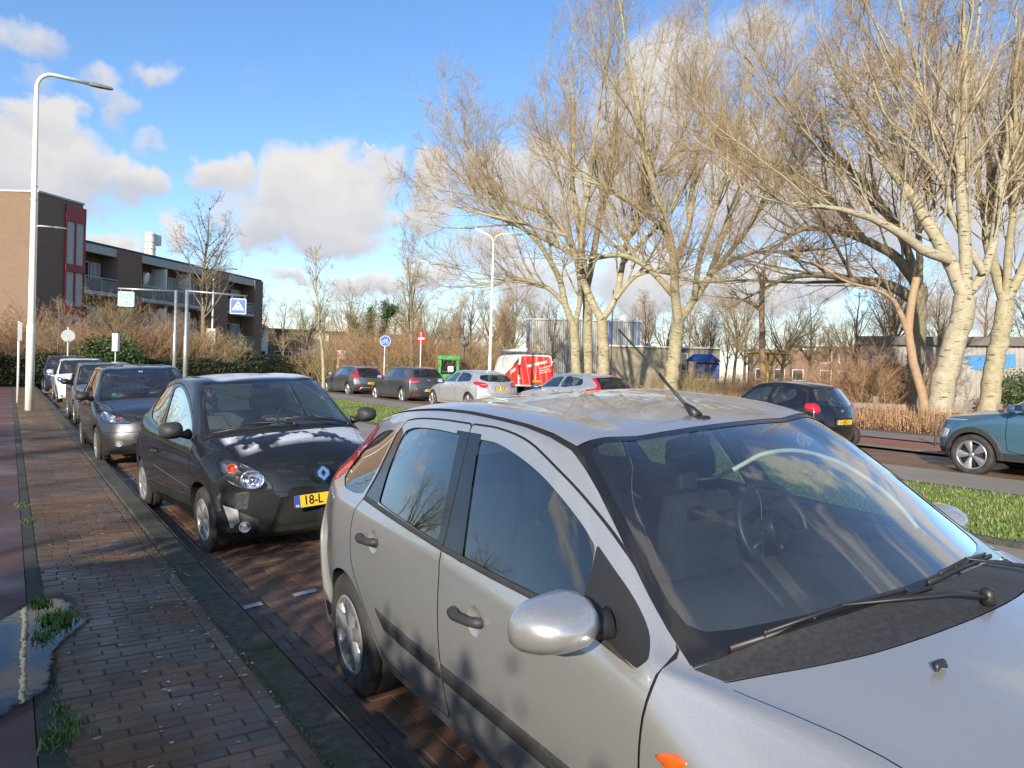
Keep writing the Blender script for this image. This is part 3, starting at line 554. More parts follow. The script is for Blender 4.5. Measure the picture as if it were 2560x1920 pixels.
def resamp(pts, k):
    q = np.array(smooth_poly(pts, 6, False)); d = np.r_[0, np.cumsum(np.linalg.norm(np.diff(q, axis=0), axis=1))]; s = np.linspace(0, d[-1], k)
    return np.stack([np.interp(s, d, q[:, i]) for i in range(3)], 1), d[-1]
def big_tree(limbs, r0, label, twig='twig_tan', bk='bark_pale', dense=1.0, name='poplar_tree', cat='tree', group=None, spread=1.0, forks=None, seedlim=None, gz=None, zoff=0.0, extra=0, maxlen=3.4, r1=.5, fill=3, fillL=6.5):
    """limbs: 3D lines; the first is the stem, the others start on it or on each other"""
    base = limbs[0][0]; root = empty(name, (base[0], base[1], gz if gz is not None else zg(base[0], base[1])), 0, label, cat, group)
    z0 = root.location.z; O = np.array([base[0], base[1], z0])
    Ls = [[tuple(p) for p in l] for l in limbs]; Ls[0] = [(base[0] + (base[0] - Ls[0][1][0]) * .15, base[1], z0 - .1)] + (Ls[0][1:] if base[2] - z0 < .4 else Ls[0])
    Vt, Ft = [], []; P1 = []; R1 = []; L1 = []; ends = {}
    for n_, l in enumerate(Ls):
        start = tuple(round(c, 2) for c in l[0]); rs = r0 if n_ == 0 else None
        if rs is None:
            best = min(ends.items(), key=lambda e: sum((a - b) ** 2 for a, b in zip(e[0], l[0]))); rs = best[1] * (.80 if len(ends) < 99 else 1)
        # give limbs some depth
        q = np.array(l)
        if n_ > 0:
            dd = RN.uniform(-1, 1) * spread; view = np.array([q[0][0], q[0][1], 0.]); view /= np.linalg.norm(view); tt = np.linspace(0, 1, len(q))
            q = q + view[None] * (dd * tt ** 1.2 * np.linalg.norm(q[-1] - q[0]) * .35)[:, None]
            for j in range(1, len(l)): ends_key = tuple(q[j])
        pp, ln = resamp(q, 16); re = rs * (.84 if n_ == 0 else r1 * .62 if len(l) > 4 else r1 * .8)
        rad = np.linspace(rs, re, 16)
        if n_ == 0: rad[:3] *= [1.35, 1.12, 1.03]
        pp[1:-1] += RN.normal(0, rs * .06, (14, 3)); v, f = tubes((pp - O)[None], rad[None], 12 if r0 > .2 else 8); Vt.append(v); Ft.append(f)
        for j in range(16): ends[tuple(pp[j])] = rad[j]
        if n_ > 0:
            P1.append(pp); R1.append(rad); L1.append(ln)
            # the limb carries on above as leaders
    P1 = np.array(P1) - O; R1 = np.array(R1); L1 = np.array(L1)
    tipD = P1[:, -1] - P1[:, -3]; tl = np.full(len(P1), 5.5)
    tl = tl * (.35 + .65 * np.clip(tipD[:, 2] / np.linalg.norm(tipD, axis=1), 0, 1))
    Pt, Rt = grow(P1[:, -1], tipD, tl * RN.uniform(.7, 1.2, len(P1)), R1[:, -1], 10, .07, .05, .25); v, f = tubes(Pt, Rt, 6); Vt.append(v); Ft.append(f)
    Pall = [(P1, R1, np.full(len(P1), maxlen)), (Pt, Rt, np.full(len(P1), maxlen * .8))]
    if fill:                                             # further upright limbs filling the fan
        p, D, l, r = spawn(P1, R1, fill, .25, 1.0, (16, 42), 1.0, np.full(len(P1), fillL), .55); D[:, 2] += .35
        Pf, Rf = grow(p, D, l, np.clip(r, .03, .08), 12, .07, .03, .3); v, f = tubes(Pf, Rf, 6); Vt.append(v); Ft.append(f); Pall.append((Pf, Rf, np.full(len(Pf), maxlen * .75)))
    Vc, Fc = [], []; nxt = []
    for (P, Rr, L) in Pall:
        cnt = int(11 * dense) if P.shape[1] == 16 else int(6 * dense)
        p, D, l, r = spawn(P, Rr, cnt, .12, 1.0, (22, 50), 1.0, L, .52); r = np.clip(r, .014, .05); D[:, 2] += .28
        Pa, Ra = grow(p, D, l, r, 9, .065, .055, .3); v, f = tubes(Pa, Ra, 5); Vt.append(v); Ft.append(f); nxt.append((Pa, Ra, l))
    lv2 = []
    for (P, Rr, L) in nxt:
        p, D, l, r = spawn(P, Rr, int(7 * dense), .12, 1.0, (24, 60), .62, L, .55); r = np.clip(r, .009, .026); D[:, 2] += .14
        Pa, Ra = grow(p, D, l, r, 6, .09, .04, .35); v, f = tubes(Pa, Ra, 4); Vc.append(v); Fc.append(f); lv2.append((Pa, Ra, l))
    for (P, Rr, L) in lv2:
        p, D, l, r = spawn(P, Rr, int(7 * dense), .1, 1.0, (18, 55), .62, L, .6); r = np.clip(r, .004, .008)
        Pa, Ra = grow(p, D, l, r, 4, .10, .03, .5); v, f = tubes(Pa, Ra, 3); Vc.append(v); Fc.append(f)
        if extra:
            p, D, l, r = spawn(Pa, Ra, extra, .1, 1.0, (25, 60), .7, l, .8); r = np.clip(r, .0035, .005)
            Pa, Ra = grow(p, D, l, r, 3, .15, .04, .6); v, f = tubes(Pa, Ra, 3); Vc.append(v); Fc.append(f)
    np_mesh('trunk', Vt, Ft, M[bk], root); np_mesh('crown', Vc, Fc, M[twig], root)
    return root

def gen_tree(name, h, r0, label, twig, bk, shape='round', n1=14, dense=1.0, loc=(0, 0), group='bare trees beyond the road', t0=.25, link_=True, leader=True, spread=.32, upr=.05, thick=1.0, lv3=5):
    root = empty(name, (loc[0], loc[1], zg(*loc)), RN.uniform(0, 6), label, 'tree', group)
    Ps, Rs = grow(np.zeros((1, 3)) + [0, 0, -.1], np.array([[RN.normal(0, .04), RN.normal(0, .04), 1.]]), np.array([h * (.92 if leader else .5)]), np.array([r0]), 14, .035, .04, .12 if leader else .5)
    Vt, Ft = [], []; v, f = tubes(Ps, Rs, 8); Vt.append(v); Ft.append(f)
    p, D, l, r = spawn(Ps, Rs, n1, t0, 1.0, (30, 65) if shape == 'round' else (18, 38), 1.0, np.array([h * spread]), .55)
    r = np.clip(r, .02, .2); D[:, 2] += .2 if shape == 'round' else .5
    if not leader: l = l * 1.5
    P1, R1 = grow(p, D, l, r, 9, .10, upr, .25); v, f = tubes(P1, R1, 5); Vt.append(v); Ft.append(f)
    p, D, l2, r = spawn(P1, R1, int(7 * dense), .15, 1.0, (22, 55), .45, l, .5); r = np.clip(r, .010, .05) * thick; P2, R2 = grow(p, D, l2, r, 6, .14, upr, .3); v, f = tubes(P2, R2, 4)
    Vc, Fc = [v], [f]
    p, D, l3, r = spawn(P2, R2, int(lv3 * dense), .1, 1.0, (20, 55), .6, l2, .5); r = np.clip(r, .007, .014) * thick; P3, R3 = grow(p, D, l3, r, 4, .16, .03, .5); v, f = tubes(P3, R3, 3); Vc.append(v); Fc.append(f)
    p, D, l4, r = spawn(P3, R3, 3, .2, 1.0, (20, 55), .6, l3, .7); r = np.clip(r, .006, .009) * thick; P4, R4 = grow(p, D, l4, r, 3, .16, .03, .6); v, f = tubes(P4, R4, 3); Vc.append(v); Fc.append(f)
    np_mesh('trunk', Vt, Ft, M[bk], root); np_mesh('crown', Vc, Fc, M[twig], root)
    return root
def copy_tree(o, loc, rz, s, label=None, group=None):
    c = o.copy(); col.objects.link(c); c.location = loc; c.rotation_euler = (0, 0, rz); c.scale = (s, s, s * random.uniform(.85, 1.15))
    if label: c['label'] = label
    if group: c['group'] = group
    for ch in list(o.children):
        d = ch.copy(); col.objects.link(d); d.parent = c
        for g in list(ch.children): e = g.copy(); col.objects.link(e); e.parent = d
    return c
GP = 'tall pale-barked poplars beyond the road'
LIMBS['A2'] = LIMBS['A2'][:2] + LIMBS['A2'][3:5]; LIMBS['A1'] = LIMBS['A1'][:3] + LIMBS['A1'][4:]
big_tree(LIMBS['A1'], .27, 'left poplar of the close trio behind the light silver hatchback, forking low', group=GP, dense=.92, extra=1)
big_tree(LIMBS['A2'], .27, 'middle poplar of the close trio, straight stem running up behind the forks', group=GP, dense=.92, extra=1)
big_tree(LIMBS['A3'], .31, 'right poplar of the close trio, with a clear Y-shaped fork above its pale trunk', group=GP, dense=.92, extra=1)
big_tree(LIMBS['B'], .36, 'single pale poplar with two long diverging limbs, right of the close trio', group=GP, dense=.92, extra=1)
big_tree(LIMBS['D'], .37, 'thick white-barked poplar with dark scars standing right of the tan leaning stem', bk='bark_white', group=GP, dense=.92, extra=1, maxlen=3.0)
big_tree(LIMBS['E'], .33, 'poplar at the right edge in front of the concrete building, forking into three', group=GP, dense=.9, extra=1, maxlen=2.8)
big_tree(LIMBS['F'], .33, 'dark-stemmed tree sending long low arching limbs to the left', 'twig_tan', 'bark_grey', 1.0, 'spreading_tree', group=None, extra=1, r1=.42, maxlen=2.8)
g_ = big_tree(LIMBS['G'], .135, 'tan barkless leaning stem in front of the dark-stemmed tree', 'twig_tan', 'bark_tan', .45, 'leaning_tree', maxlen=1.4, fill=0)
g_ = big_tree(LIMBS['H'] + [[(36.96, 28.16, 7.35), (36.8, 28.3, 7.9), (36.95, 28.2, 8.3), (36.5, 28.5, 8.6), (36.2, 28.7, 8.5)], [(36.93, 28.15, 5.9), (36.5, 28.5, 6.3), (35.9, 28.9, 6.6), (35.2, 29.4, 6.7)]], .19, 'tan sawn-off tree stem with one bent dark branch on top', 'twig_tan', 'bark_tan', .5, 'pollarded_tree', maxlen=1.4, r1=.35, fill=0)
# background trees
T1 = gen_tree('bare_tree', 9.6, .22, 'slim upright bare tree with fine grey twigs standing alone beside the no entry sign', 'twig_olive', 'bark_grey', 'up', 20, 1.0, (22.3, 44.7), None, .26, spread=.34)
T1.rotation_euler[2] = 1.0
al = gen_tree('alder_tree', 15.5, .24, 'tall round-topped alder with clustered dark cones in front of the balcony block', 'twig_grey', 'bark_grey', 'round', 26, 1.0, (13.0, 64), None, .30, spread=.26)
# cones of the alder
cn = MB(); cr = al.children[1].data
for i in range(1500):
    v = cr.vertices[random.randrange(len(cr.vertices))].co; s_ = random.uniform(.03, .06)
    cn.add([(v.x + s_, v.y, v.z), (v.x - s_ * .5, v.y + s_, v.z), (v.x - s_ * .5, v.y - s_, v.z), (v.x, v.y, v.z - s_ * 1.6)], [(0, 1, 3), (1, 2, 3), (2, 0, 3), (0, 2, 1)])
cn.build('cones', M['twig_dark'], al, recalc=False)
sap = gen_tree('sapling', 6.0, .085, 'thin sapling with a narrow crown on the grass median', 'twig_tan', 'bark_pale', 'up', 24, .7, (10.2, 28.2), None, .35, spread=.22, thick=.7)
protoA = gen_tree('bare_tree', 11, .20, 'bare round-crowned tree in the background belt', 'twig_tan', 'bark_grey', 'round', 18, 1.0, (31, 78), spread=.34)
protoB = gen_tree('bare_tree', 12, .20, 'bare round-crowned tree in the background belt', 'twig_olive', 'bark_dark', 'round', 20, 1.0, (40, 80), leader=False, t0=.45, spread=.38)
protoC = gen_tree('bare_tree', 10, .17, 'bare round-crowned tree in the background belt', 'twig_red', 'bark_dark', 'up', 22, 1.0, (50, 74), spread=.36)
spots = []
rt_ = random.Random(21)
for az, d, s, pr in [(2.5, 48, .45, 'A'), (6, 50, .5, 'B'), (9, 55, .5, 'A'), (15.5, 84, .9, 'C'), (17, 78, .75, 'A'), (18.5, 66, .62, 'B'), (20, 74, .72, 'A'), (21.5, 60, .60, 'B'), (23, 80, .85, 'C'), (25, 70, .8, 'A'), (27.5, 66, .62, 'B'), (29, 72, .75, 'C'), (31, 62, .85, 'A'), (32.5, 70, .95, 'B'),
    (34, 60, .8, 'A'), (35.5, 66, .75, 'C'), (36.5, 76, .9, 'B'), (38.5, 80, .8, 'A'), (41.5, 84, .95, 'C'), (43.5, 88, .9, 'A'), (45.5, 78, .85, 'B'), (47.5, 70, .78, 'A'), (49.5, 66, .75, 'C'), (50.8, 80, .9, 'B'), (52, 74, .7, 'A'), (54, 60, .85, 'B'), (56, 64, .75, 'A'), (57.6, 60, .6, 'C'), (59.2, 50, .7, 'A'), (60.6, 46, .7, 'C'), (61.8, 50, .8, 'B'), (64.5, 52, .75, 'C'), (67, 54, .8, 'A'), (69.5, 56, .8, 'B'), (72, 50, 1.0, 'A'), (22.2, 58, .55, 'A'), (26.3, 54, .5, 'C'), (33.4, 54, .6, 'C'), (37.2, 57, .6, 'A')]:
    x, y = d * math.sin(R(az)), d * math.cos(R(az)); pr_ = dict(A=protoA, B=protoB, C=protoC)[pr]
    copy_tree(pr_, (x, y, zg(x, y)), rt_.uniform(0, 6.28), s * rt_.uniform(.92, 1.08))
# thickets: many thin stems from the ground
def thicket(name, h, n, label, twig, loc, wd=2.2, group='bare brown shrubs beyond the road', lv=7, fan=.35):
    root = empty(name, (loc[0], loc[1], zg(*loc)), 0, label, 'shrub', group); P0 = np.zeros((n, 3)); P0[:, 0] = RN.normal(0, wd * .35, n); P0[:, 1] = RN.normal(0, wd * .35, n); P0[:, 2] = -.05
    D = np.stack([RN.normal(0, fan, n) + P0[:, 0] * .18, RN.normal(0, fan, n) + P0[:, 1] * .18, np.ones(n)], 1)
    L = RN.uniform(.55, 1.0, n) * h; P, Rr = grow(P0, D, L, RN.uniform(.010, .024, n), 8, .09, .03, .3); v, f = tubes(P, Rr, 4)
    Vc, Fc = [v], [f]; p, D, l, r = spawn(P, Rr, lv, .15, 1, (20, 60), .34, L, .6); r = np.clip(r, .006, .010); P2, R2 = grow(p, D, l, r, 5, .16, .03, .5); v, f = tubes(P2, R2, 3); Vc.append(v); Fc.append(f)
    p, D, l, r = spawn(P2, R2, 4, .1, 1, (20, 60), .55, l, .8); r = np.clip(r, .005, .008); P3, R3 = grow(p, D, l, r, 3, .18, .0, .6); v, f = tubes(P3, R3, 3); Vc.append(v); Fc.append(f)
    np_mesh('branches', Vc, Fc, M[twig], root); return root
S1 = thicket('bare_shrub', 3.4, 60, 'leafless brown shrub in the belt beyond the road', 'twig_red', (24, 50)); S2 = thicket('bare_shrub', 3.0, 55, 'leafless brown shrub in the belt beyond the road', 'twig_tan', (27, 48)); S3 = thicket('bare_shrub', 2.8, 60, 'leafless brown shrub in the belt beyond the road', 'twig_olive', (30, 46))
for o_ in (S1, S2, S3): pass
def put_shrub(x, y, s, pr, label=None, group=None):
    return copy_tree(pr, (x, y, zg(x, y)), rt_.uniform(0, 6.28), s, label, group)
# between the hedge and the building on the left
for i in range(26):
    az = -1.5 + i * .53 + rt_.uniform(-.2, .2); d = rt_.uniform(50, 56)
    put_shrub(d * math.sin(R(az)), d * math.cos(R(az)), rt_.uniform(.9, 1.5), rt_.choice((S1, S1, S2, S3)), 'leafless reddish brown shrub rising behind the dark hedge', 'shrubs behind the dark hedge')
for i in range(48):                                        # the belt behind the row of cars
    az = 20.5 + i * .295 + rt_.uniform(-.2, .2); d = rt_.uniform(50, 62) - max(0, az - 33) * .6
    put_shrub(d * math.sin(R(az)), d * math.cos(R(az)), rt_.uniform(.85, 1.35), rt_.choice((S1, S1, S2, S3)))
for i in range(30):                                        # right of the hall
    az = 46.5 + i * .42 + rt_.uniform(-.2, .2); d = rt_.uniform(36, 58) - max(0, az - 52) * .9
    put_shrub(d * math.sin(R(az)), d * math.cos(R(az)), rt_.uniform(.30, .60), rt_.choice((S1, S2, S3, S2)))
for i in range(6):
    az = 59.4 + i * .55 + rt_.uniform(-.2, .2); d = rt_.uniform(30, 36)
    put_shrub(d * math.sin(R(az)), d * math.cos(R(az)), rt_.uniform(.6, 1.0), rt_.choice((S1, S2)), 'leafless brown shrub in front of the concrete building', 'shrubs before the concrete building')
# low brown hedge of the bed along the far pavement
def low_bed(rng):
    y = rng.uniform(8, 30); x = 20.6 + rng.uniform(0, 2.2) + max(0, y - 12) * .18; return (x, y, zg(x, y) + rng.uniform(0, .35))
M['deadleaf'] = mat('dead_leaf', (.36, .16, .06), .8); t_ = NT(M['deadleaf']); g2 = t_.n.new('ShaderNodeNewGeometry')
t_.link(t_.ramp(g2.outputs['Random Per Island'], [(0, (.20, .085, .035)), (.5, (.42, .20, .08)), (1, (.58, .36, .16))]), t_.b.inputs['Base Color'])
tag(blades('bedding_stems', low_bed, 15000, (.10, .60), .006, M['twig_red'], 9, .8), kind='stuff')
mb = MB(); rg = random.Random(12)
for i in range(14000):
    x, y, z = low_bed(rg); z = zg(x, y) + rg.random() ** 2 * .6; s = rg.uniform(.02, .05); a, b = rg.random() * 6.28, rg.uniform(-1, 1)
    v1 = Vector((math.cos(a), math.sin(a), b)).normalized() * s; v2 = Vector((-math.sin(a), math.cos(a), rg.uniform(-1, 1))).normalized() * s * .7; c = Vector((x, y, z))
    mb.add([c - v1, c + v2, c + v1, c - v2], [(0, 1, 2, 3)])
tag(mb.build('dead_leaves', M['deadleaf'], None, recalc=False), kind='stuff')

def leafy(name, c, size, n, leaf, m, label, cat, group=None, seed=1, base=True, rz=0.0, core=None):
    """a clipped or loose evergreen: a dark inner mass plus many small leaves"""
    rg = random.Random(seed); root = empty(name, (c[0], c[1], zg(c[0], c[1])), rz, label, cat, group); mb = MB()
    for i in range(n):
        if core == 'box':
            f = rg.random(); x = rg.uniform(-.5, .5) * size[0]; y = rg.uniform(-.5, .5) * size[1]; z = rg.random() * size[2]
            k = rg.random()
            if k < .45: z = size[2] * (1 + rg.gauss(0, .03))
            elif k < .9: y = -size[1] / 2 + rg.gauss(0, .05)
        else:
            a = rg.random() * 6.28; e = math.asin(rg.uniform(-.6, 1)); q = rg.random() ** .3 * rg.uniform(.75, 1.1)
            x, y, z = q * size[0] / 2 * math.cos(a) * math.cos(e), q * size[1] / 2 * math.sin(a) * math.cos(e), size[2] / 2 + q * size[2] / 2 * math.sin(e)
        z += .12 * math.sin(x * 1.7 + seed) * (z / size[2]); s = leaf * rg.uniform(.6, 1.3); v1 = Vector((rg.gauss(0, 1), rg.gauss(0, 1), rg.gauss(0, 1))).normalized(); v2 = v1.orthogonal().normalized()
        p = Vector((x, y, max(.02, z))); mb.add([p - v1 * s, p + v2 * s * .5, p + v1 * s, p - v2 * s * .5], [(0, 1, 2, 3)])
    mb.build('foliage', m, root, recalc=False)
    cc = MB()
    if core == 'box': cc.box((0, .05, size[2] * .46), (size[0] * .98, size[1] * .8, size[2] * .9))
    else: cc.tube([(0, 0, 0), (.1, 0, size[2] * .5), (-.1, .1, size[2] * .9)], [.06, .04, .02], 6); cc.tube([(0, 0, .2), (size[0] * .3, 0, size[2] * .7)], [.04, .015], 5); cc.tube([(0, 0, .2), (-size[0] * .3, .1, size[2] * .7)], [.04, .015], 5)
    cc.build('stems', M['dark_leaf_core'], root); return root
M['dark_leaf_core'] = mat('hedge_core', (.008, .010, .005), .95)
def leafmat(name, a, b, c):
    m = mat(name, a, .55); t = NT(m); g = t.n.new('ShaderNodeNewGeometry'); t.link(t.ramp(g.outputs['Random Per Island'], [(0, a), (.6, b), (1, c)]), t.b.inputs['Base Color']); return m
M['hedge'] = leafmat('hedge_leaf', (.010, .016, .006), (.022, .034, .010), (.06, .065, .022)); M['evergreen'] = leafmat('evergreen_leaf', (.02, .045, .010), (.05, .095, .018), (.13, .17, .05)); M['ivy'] = leafmat('ivy_leaf', (.015, .04, .010), (.04, .10, .02), (.10, .19, .05))
leafy('hedge', (6.0, 47.6), (14.5, 2.2, 1.5), 16000, .07, M['hedge'], 'dark clipped evergreen hedge behind the parked row, left part', 'hedge', None, 2, core='box', rz=-.05)
leafy('hedge', (16.5, 53.5), (13.5, 2.2, 1.7), 14000, .07, M['hedge'], 'dark clipped evergreen hedge in the middle, behind the pedestrian signs', 'hedge', None, 3, core='box', rz=-.32)
leafy('hedge', (-4.6, 47.5), (7, 2.2, 1.6), 7000, .07, M['hedge'], 'dark clipped hedge at the left edge behind the tall lamp post', 'hedge', None, 4, core='box')
leafy('evergreen_bush', (4.6, 46.0), (3.6, 2.4, 3.0), 5000, .08, M['evergreen'], 'loose green bush among the brown shrubs behind the white board', 'bush', None, 5)
for (x, y, w_, h, lb) in [(24.6, 33.9, 3.0, 1.1, 'a'), (31.5, 17.6, 3.4, 1.9, 'dark green bush against the concrete building, left of the edge poplar'), (34.3, 13.3, 4.0, 1.9, 'dark green bush against the concrete building, right of the edge poplar')]:
    if lb != 'a': leafy('evergreen_bush', (x, y), (w_, w_ * .6, h), 4500, .06, M['evergreen'], lb, 'bush', 'green bushes by the concrete building', int(x))
# ivy-clad stumps
root = empty('ivy_clad_tree', (24.2, 56.6, zg(24.2, 56.6)), 0, 'lopped tree with three thick ivy-covered stubs left of the slim bare tree', 'tree')
st = [((0, 0, 0), (-.5, 0, 3), (-1.6, .2, 5.3)), ((0, 0, 0), (.1, 0, 3), (.1, 0, 6.0)), ((0, 0, 0), (.9, 0, 3), (1.5, 0, 5.0), (1.3, 0, 6.6)), ((1.4, 0, 5.2), (2.2, 0, 6.2))]
mb = MB(); lv = MB(); rg = random.Random(8)
for s in st:
    mb.tube(s, [.22] + [.17] * (len(s) - 2) + [.13], 8)
    for i in range(1500):
        t = rg.random() ** .8 * (len(s) - 1) * .999; k = int(t); p = Vector(s[k]).lerp(Vector(s[k + 1]), t - k) + Vector((rg.gauss(0, .22), rg.gauss(0, .22), rg.gauss(0, .15))); z_ = .07
        v1 = Vector((rg.gauss(0, 1), rg.gauss(0, 1), rg.gauss(0, 1))).normalized() * z_; v2 = v1.orthogonal() * .7; lv.add([p - v1, p + v2, p + v1, p - v2], [(0, 1, 2, 3)])
mb.build('trunk', M['bark_dark'], root); lv.build('ivy', M['ivy'], root, recalc=False)
# ---------------------------------------------------------------- car bodies
# A body is one smooth surface through a cage of 15 columns (front lip .. roof .. rear lip)
# by 8 rows (sill .. belt .. roof rail .. centre line). Panels, windows and lamps are cut out of
# it as outlines in side, front or rear view and become meshes of their own.
NCOL, NROW = 15, 8
class Surf:
    def __init__(s, cage, kc, kr):
        P = np.array(cage, float)                         # col,row,(L,s,z)
        s.kc = kc; s.kr = kr
        mir = P[:, -2:-1].copy(); mir[:, :, 1] *= -1
        P = np.concatenate([P, mir], 1)                   # phantom row past the centre
        s.P = P
        dU = np.linalg.norm(P[1:] - P[:-1], axis=2).mean(1); s.dU = np.maximum(dU, .03)
        dV = np.linalg.norm(P[:, 1:] - P[:, :-1], axis=2).mean(0); s.dV = np.maximum(dV, .03)
    @staticmethod
    def _tan(P, d, k, axis):
        n = P.shape[axis]; P = np.moveaxis(P, axis, 0)
        L = np.zeros_like(P); Rr = np.zeros_like(P)
        for i in range(n):
            a = P[i] - P[i - 1] if i > 0 else P[1] - P[0]; b = P[i + 1] - P[i] if i < n - 1 else P[i] - P[i - 1]
            d0 = d[i - 1] if i > 0 else d[0]; d1 = d[i] if i < n - 1 else d[n - 2]
            v = (a / d0 * d1 + b / d1 * d0) / (d0 + d1); kk = k.get(i, 0)
            L[i] = (v * d0) * (1 - kk) + a * kk; Rr[i] = (v * d1) * (1 - kk) + b * kk
        return np.moveaxis(L, 0, axis), np.moveaxis(Rr, 0, axis)
    def prep(s):
        s.UL, s.UR = s._tan(s.P, s.dU, s.kc, 0); s.VL, s.VR = s._tan(s.P, s.dV, s.kr, 1)
        _, s.UR_VR = s._tan(s.UR, s.dV, s.kr, 1); s.UR_VL, _ = s._tan(s.UR, s.dV, s.kr, 1)
        s.UL_VL, s.UL_VR = s._tan(s.UL, s.dV, s.kr, 1); return s
    def ev(s, u, v):
        u = np.atleast_1d(np.asarray(u, float)); v = np.atleast_1d(np.asarray(v, float))
        i = np.clip(np.floor(u).astype(int), 0, NCOL - 2); j = np.clip(np.floor(v).astype(int), 0, NROW - 1)
        a = (u - i)[:, None]; b = (v - j)[:, None]
        def H(t): return (2 * t ** 3 - 3 * t ** 2 + 1, t ** 3 - 2 * t ** 2 + t, -2 * t ** 3 + 3 * t ** 2, t ** 3 - t ** 2)
        A = H(a); B = H(b)
        def row(P0, T0, P1, T1, jj): return A[0] * P0[i, jj] + A[1] * T0[i, jj] + A[2] * P1[i + 1, jj] + A[3] * T1[i + 1, jj]
        c0 = row(s.P, s.UR, s.P, s.UL, j); c1 = row(s.P, s.UR, s.P, s.UL, j + 1)
        t0 = row(s.VR, s.UR_VR, s.VR, s.UL_VR, j); t1 = row(s.VL, s.UR_VL, s.VL, s.UL_VL, j + 1)
        return B[0] * c0 + B[1] * t0 + B[2] * c1 + B[3] * t1
    def nrm(s, u, v):
        u = np.atleast_1d(u).astype(float); v = np.atleast_1d(v).astype(float); h = .012
        du = s.ev(np.minimum(u + h, NCOL - 1 - 1e-6), v) - s.ev(np.maximum(u - h, 0), v)
        dv = s.ev(u, np.minimum(v + h, NROW - .001)) - s.ev(u, np.maximum(v - h, 0))
        n = np.cross(dv, du); L = np.linalg.norm(n, axis=1, keepdims=True); n = n / np.maximum(L, 1e-9)
        return n
    def samples(s):
        uu, vv = np.meshgrid(np.linspace(0, NCOL - 1.0001, 14 * 12), np.linspace(0, NROW - 1, 7 * 12), indexing='ij')
        s.su = uu.ravel(); s.sv = vv.ravel(); s.sp = s.ev(s.su, s.sv)
    AX = {'side': (0, 2), 'front': (1, 2), 'rear': (1, 2), 'top': (0, 1)}
    RG = {'side': (1.2, 12.8, 0, 4.999), 'front': (0, 6.6, 1.5, 7), 'rear': (9.8, 14, 1.5, 7), 'top': (3, 11, 3.5, 7)}
    def inv(s, view, pts, rg=None):
        a, b = s.AX[view]; u0, u1, v0, v1 = rg or s.RG[view]
        ok = (s.su >= u0) & (s.su <= u1) & (s.sv >= v0) & (s.sv <= v1)
        U = s.su[ok]; V = s.sv[ok]; Q = s.sp[ok][:, [a, b]]; out = []
        for p in pts:
            p = np.array([p[0], p[1]], float); k = np.argmin(((Q - p) ** 2).sum(1)); u, v = U[k], V[k]
            for _ in range(6):
                f = s.ev(u, v)[0][[a, b]] - p; h = 1e-4
                J = np.stack([(s.ev(u + h, v)[0] - s.ev(u - h, v)[0])[[a, b]], (s.ev(u, v + h)[0] - s.ev(u, v - h)[0])[[a, b]]], 1) / (2 * h)
                d = np.linalg.lstsq(J + 1e-9 * np.eye(2), -f, rcond=None)[0]; d = np.clip(d, -.25, .25)
                u = float(np.clip(u + d[0], u0, u1)); v = float(np.clip(v + d[1], v0, v1))
            out.append((u, v))
        return out

def in_poly(P, Q):
    """points P (n,2) inside polygon Q"""
    x, y = P[:, 0], P[:, 1]; inside = np.zeros(len(P), bool); q = np.array(Q); n = len(q)
    for i in range(n):
        x0, y0 = q[i]; x1, y1 = q[(i + 1) % n]
        if y0 == y1: continue
        c = ((y0 > y) != (y1 > y)) & (x < (x1 - x0) * (y - y0) / (y1 - y0) + x0); inside ^= c
    return inside

def resample(pts, step, closed=True):
    out = []; n = len(pts)
    for i in range(n if closed else n - 1):
        a = np.array(pts[i], float); b = np.array(pts[(i + 1) % n], float); k = max(1, int(np.linalg.norm(b - a) / step))
        for j in range(k): out.append(tuple(a + (b - a) * j / k))
    if not closed: out.append(tuple(pts[-1]))
    return out

def offset_line(pts, w, closed):
    """a thin band polygon round an open line (or two rings for a closed one)"""
    P = [np.array(p, float) for p in pts]; n = len(P); A = []; B = []
    for i in range(n):
        p0 = P[(i - 1) % n] if closed or i > 0 else P[i]; p1 = P[(i + 1) % n] if closed or i < n - 1 else P[i]
        t = p1 - p0; t /= max(np.linalg.norm(t), 1e-9); nn = np.array([-t[1], t[0]])
        A.append(tuple(P[i] + nn * w / 2)); B.append(tuple(P[i] - nn * w / 2))
    return A, B

def shrink(poly, d):
    a, b = offset_line(poly, 2 * d, True)
    ar = lambda q: abs(sum(q[i][0] * q[(i + 1) % len(q)][1] - q[(i + 1) % len(q)][0] * q[i][1] for i in range(len(q))))
    return a if ar(a) < ar(b) else b

class Feat:
    def __init__(s, name, view, poly, mat=None, prio=5, depth=0.0, parent=None, closed=True, w=None, rg=None, step=.05, sides=(-1, 1), seal=None, label=None, hole=False, prof=None):
        s.__dict__.update(locals()); del s.__dict__['s']

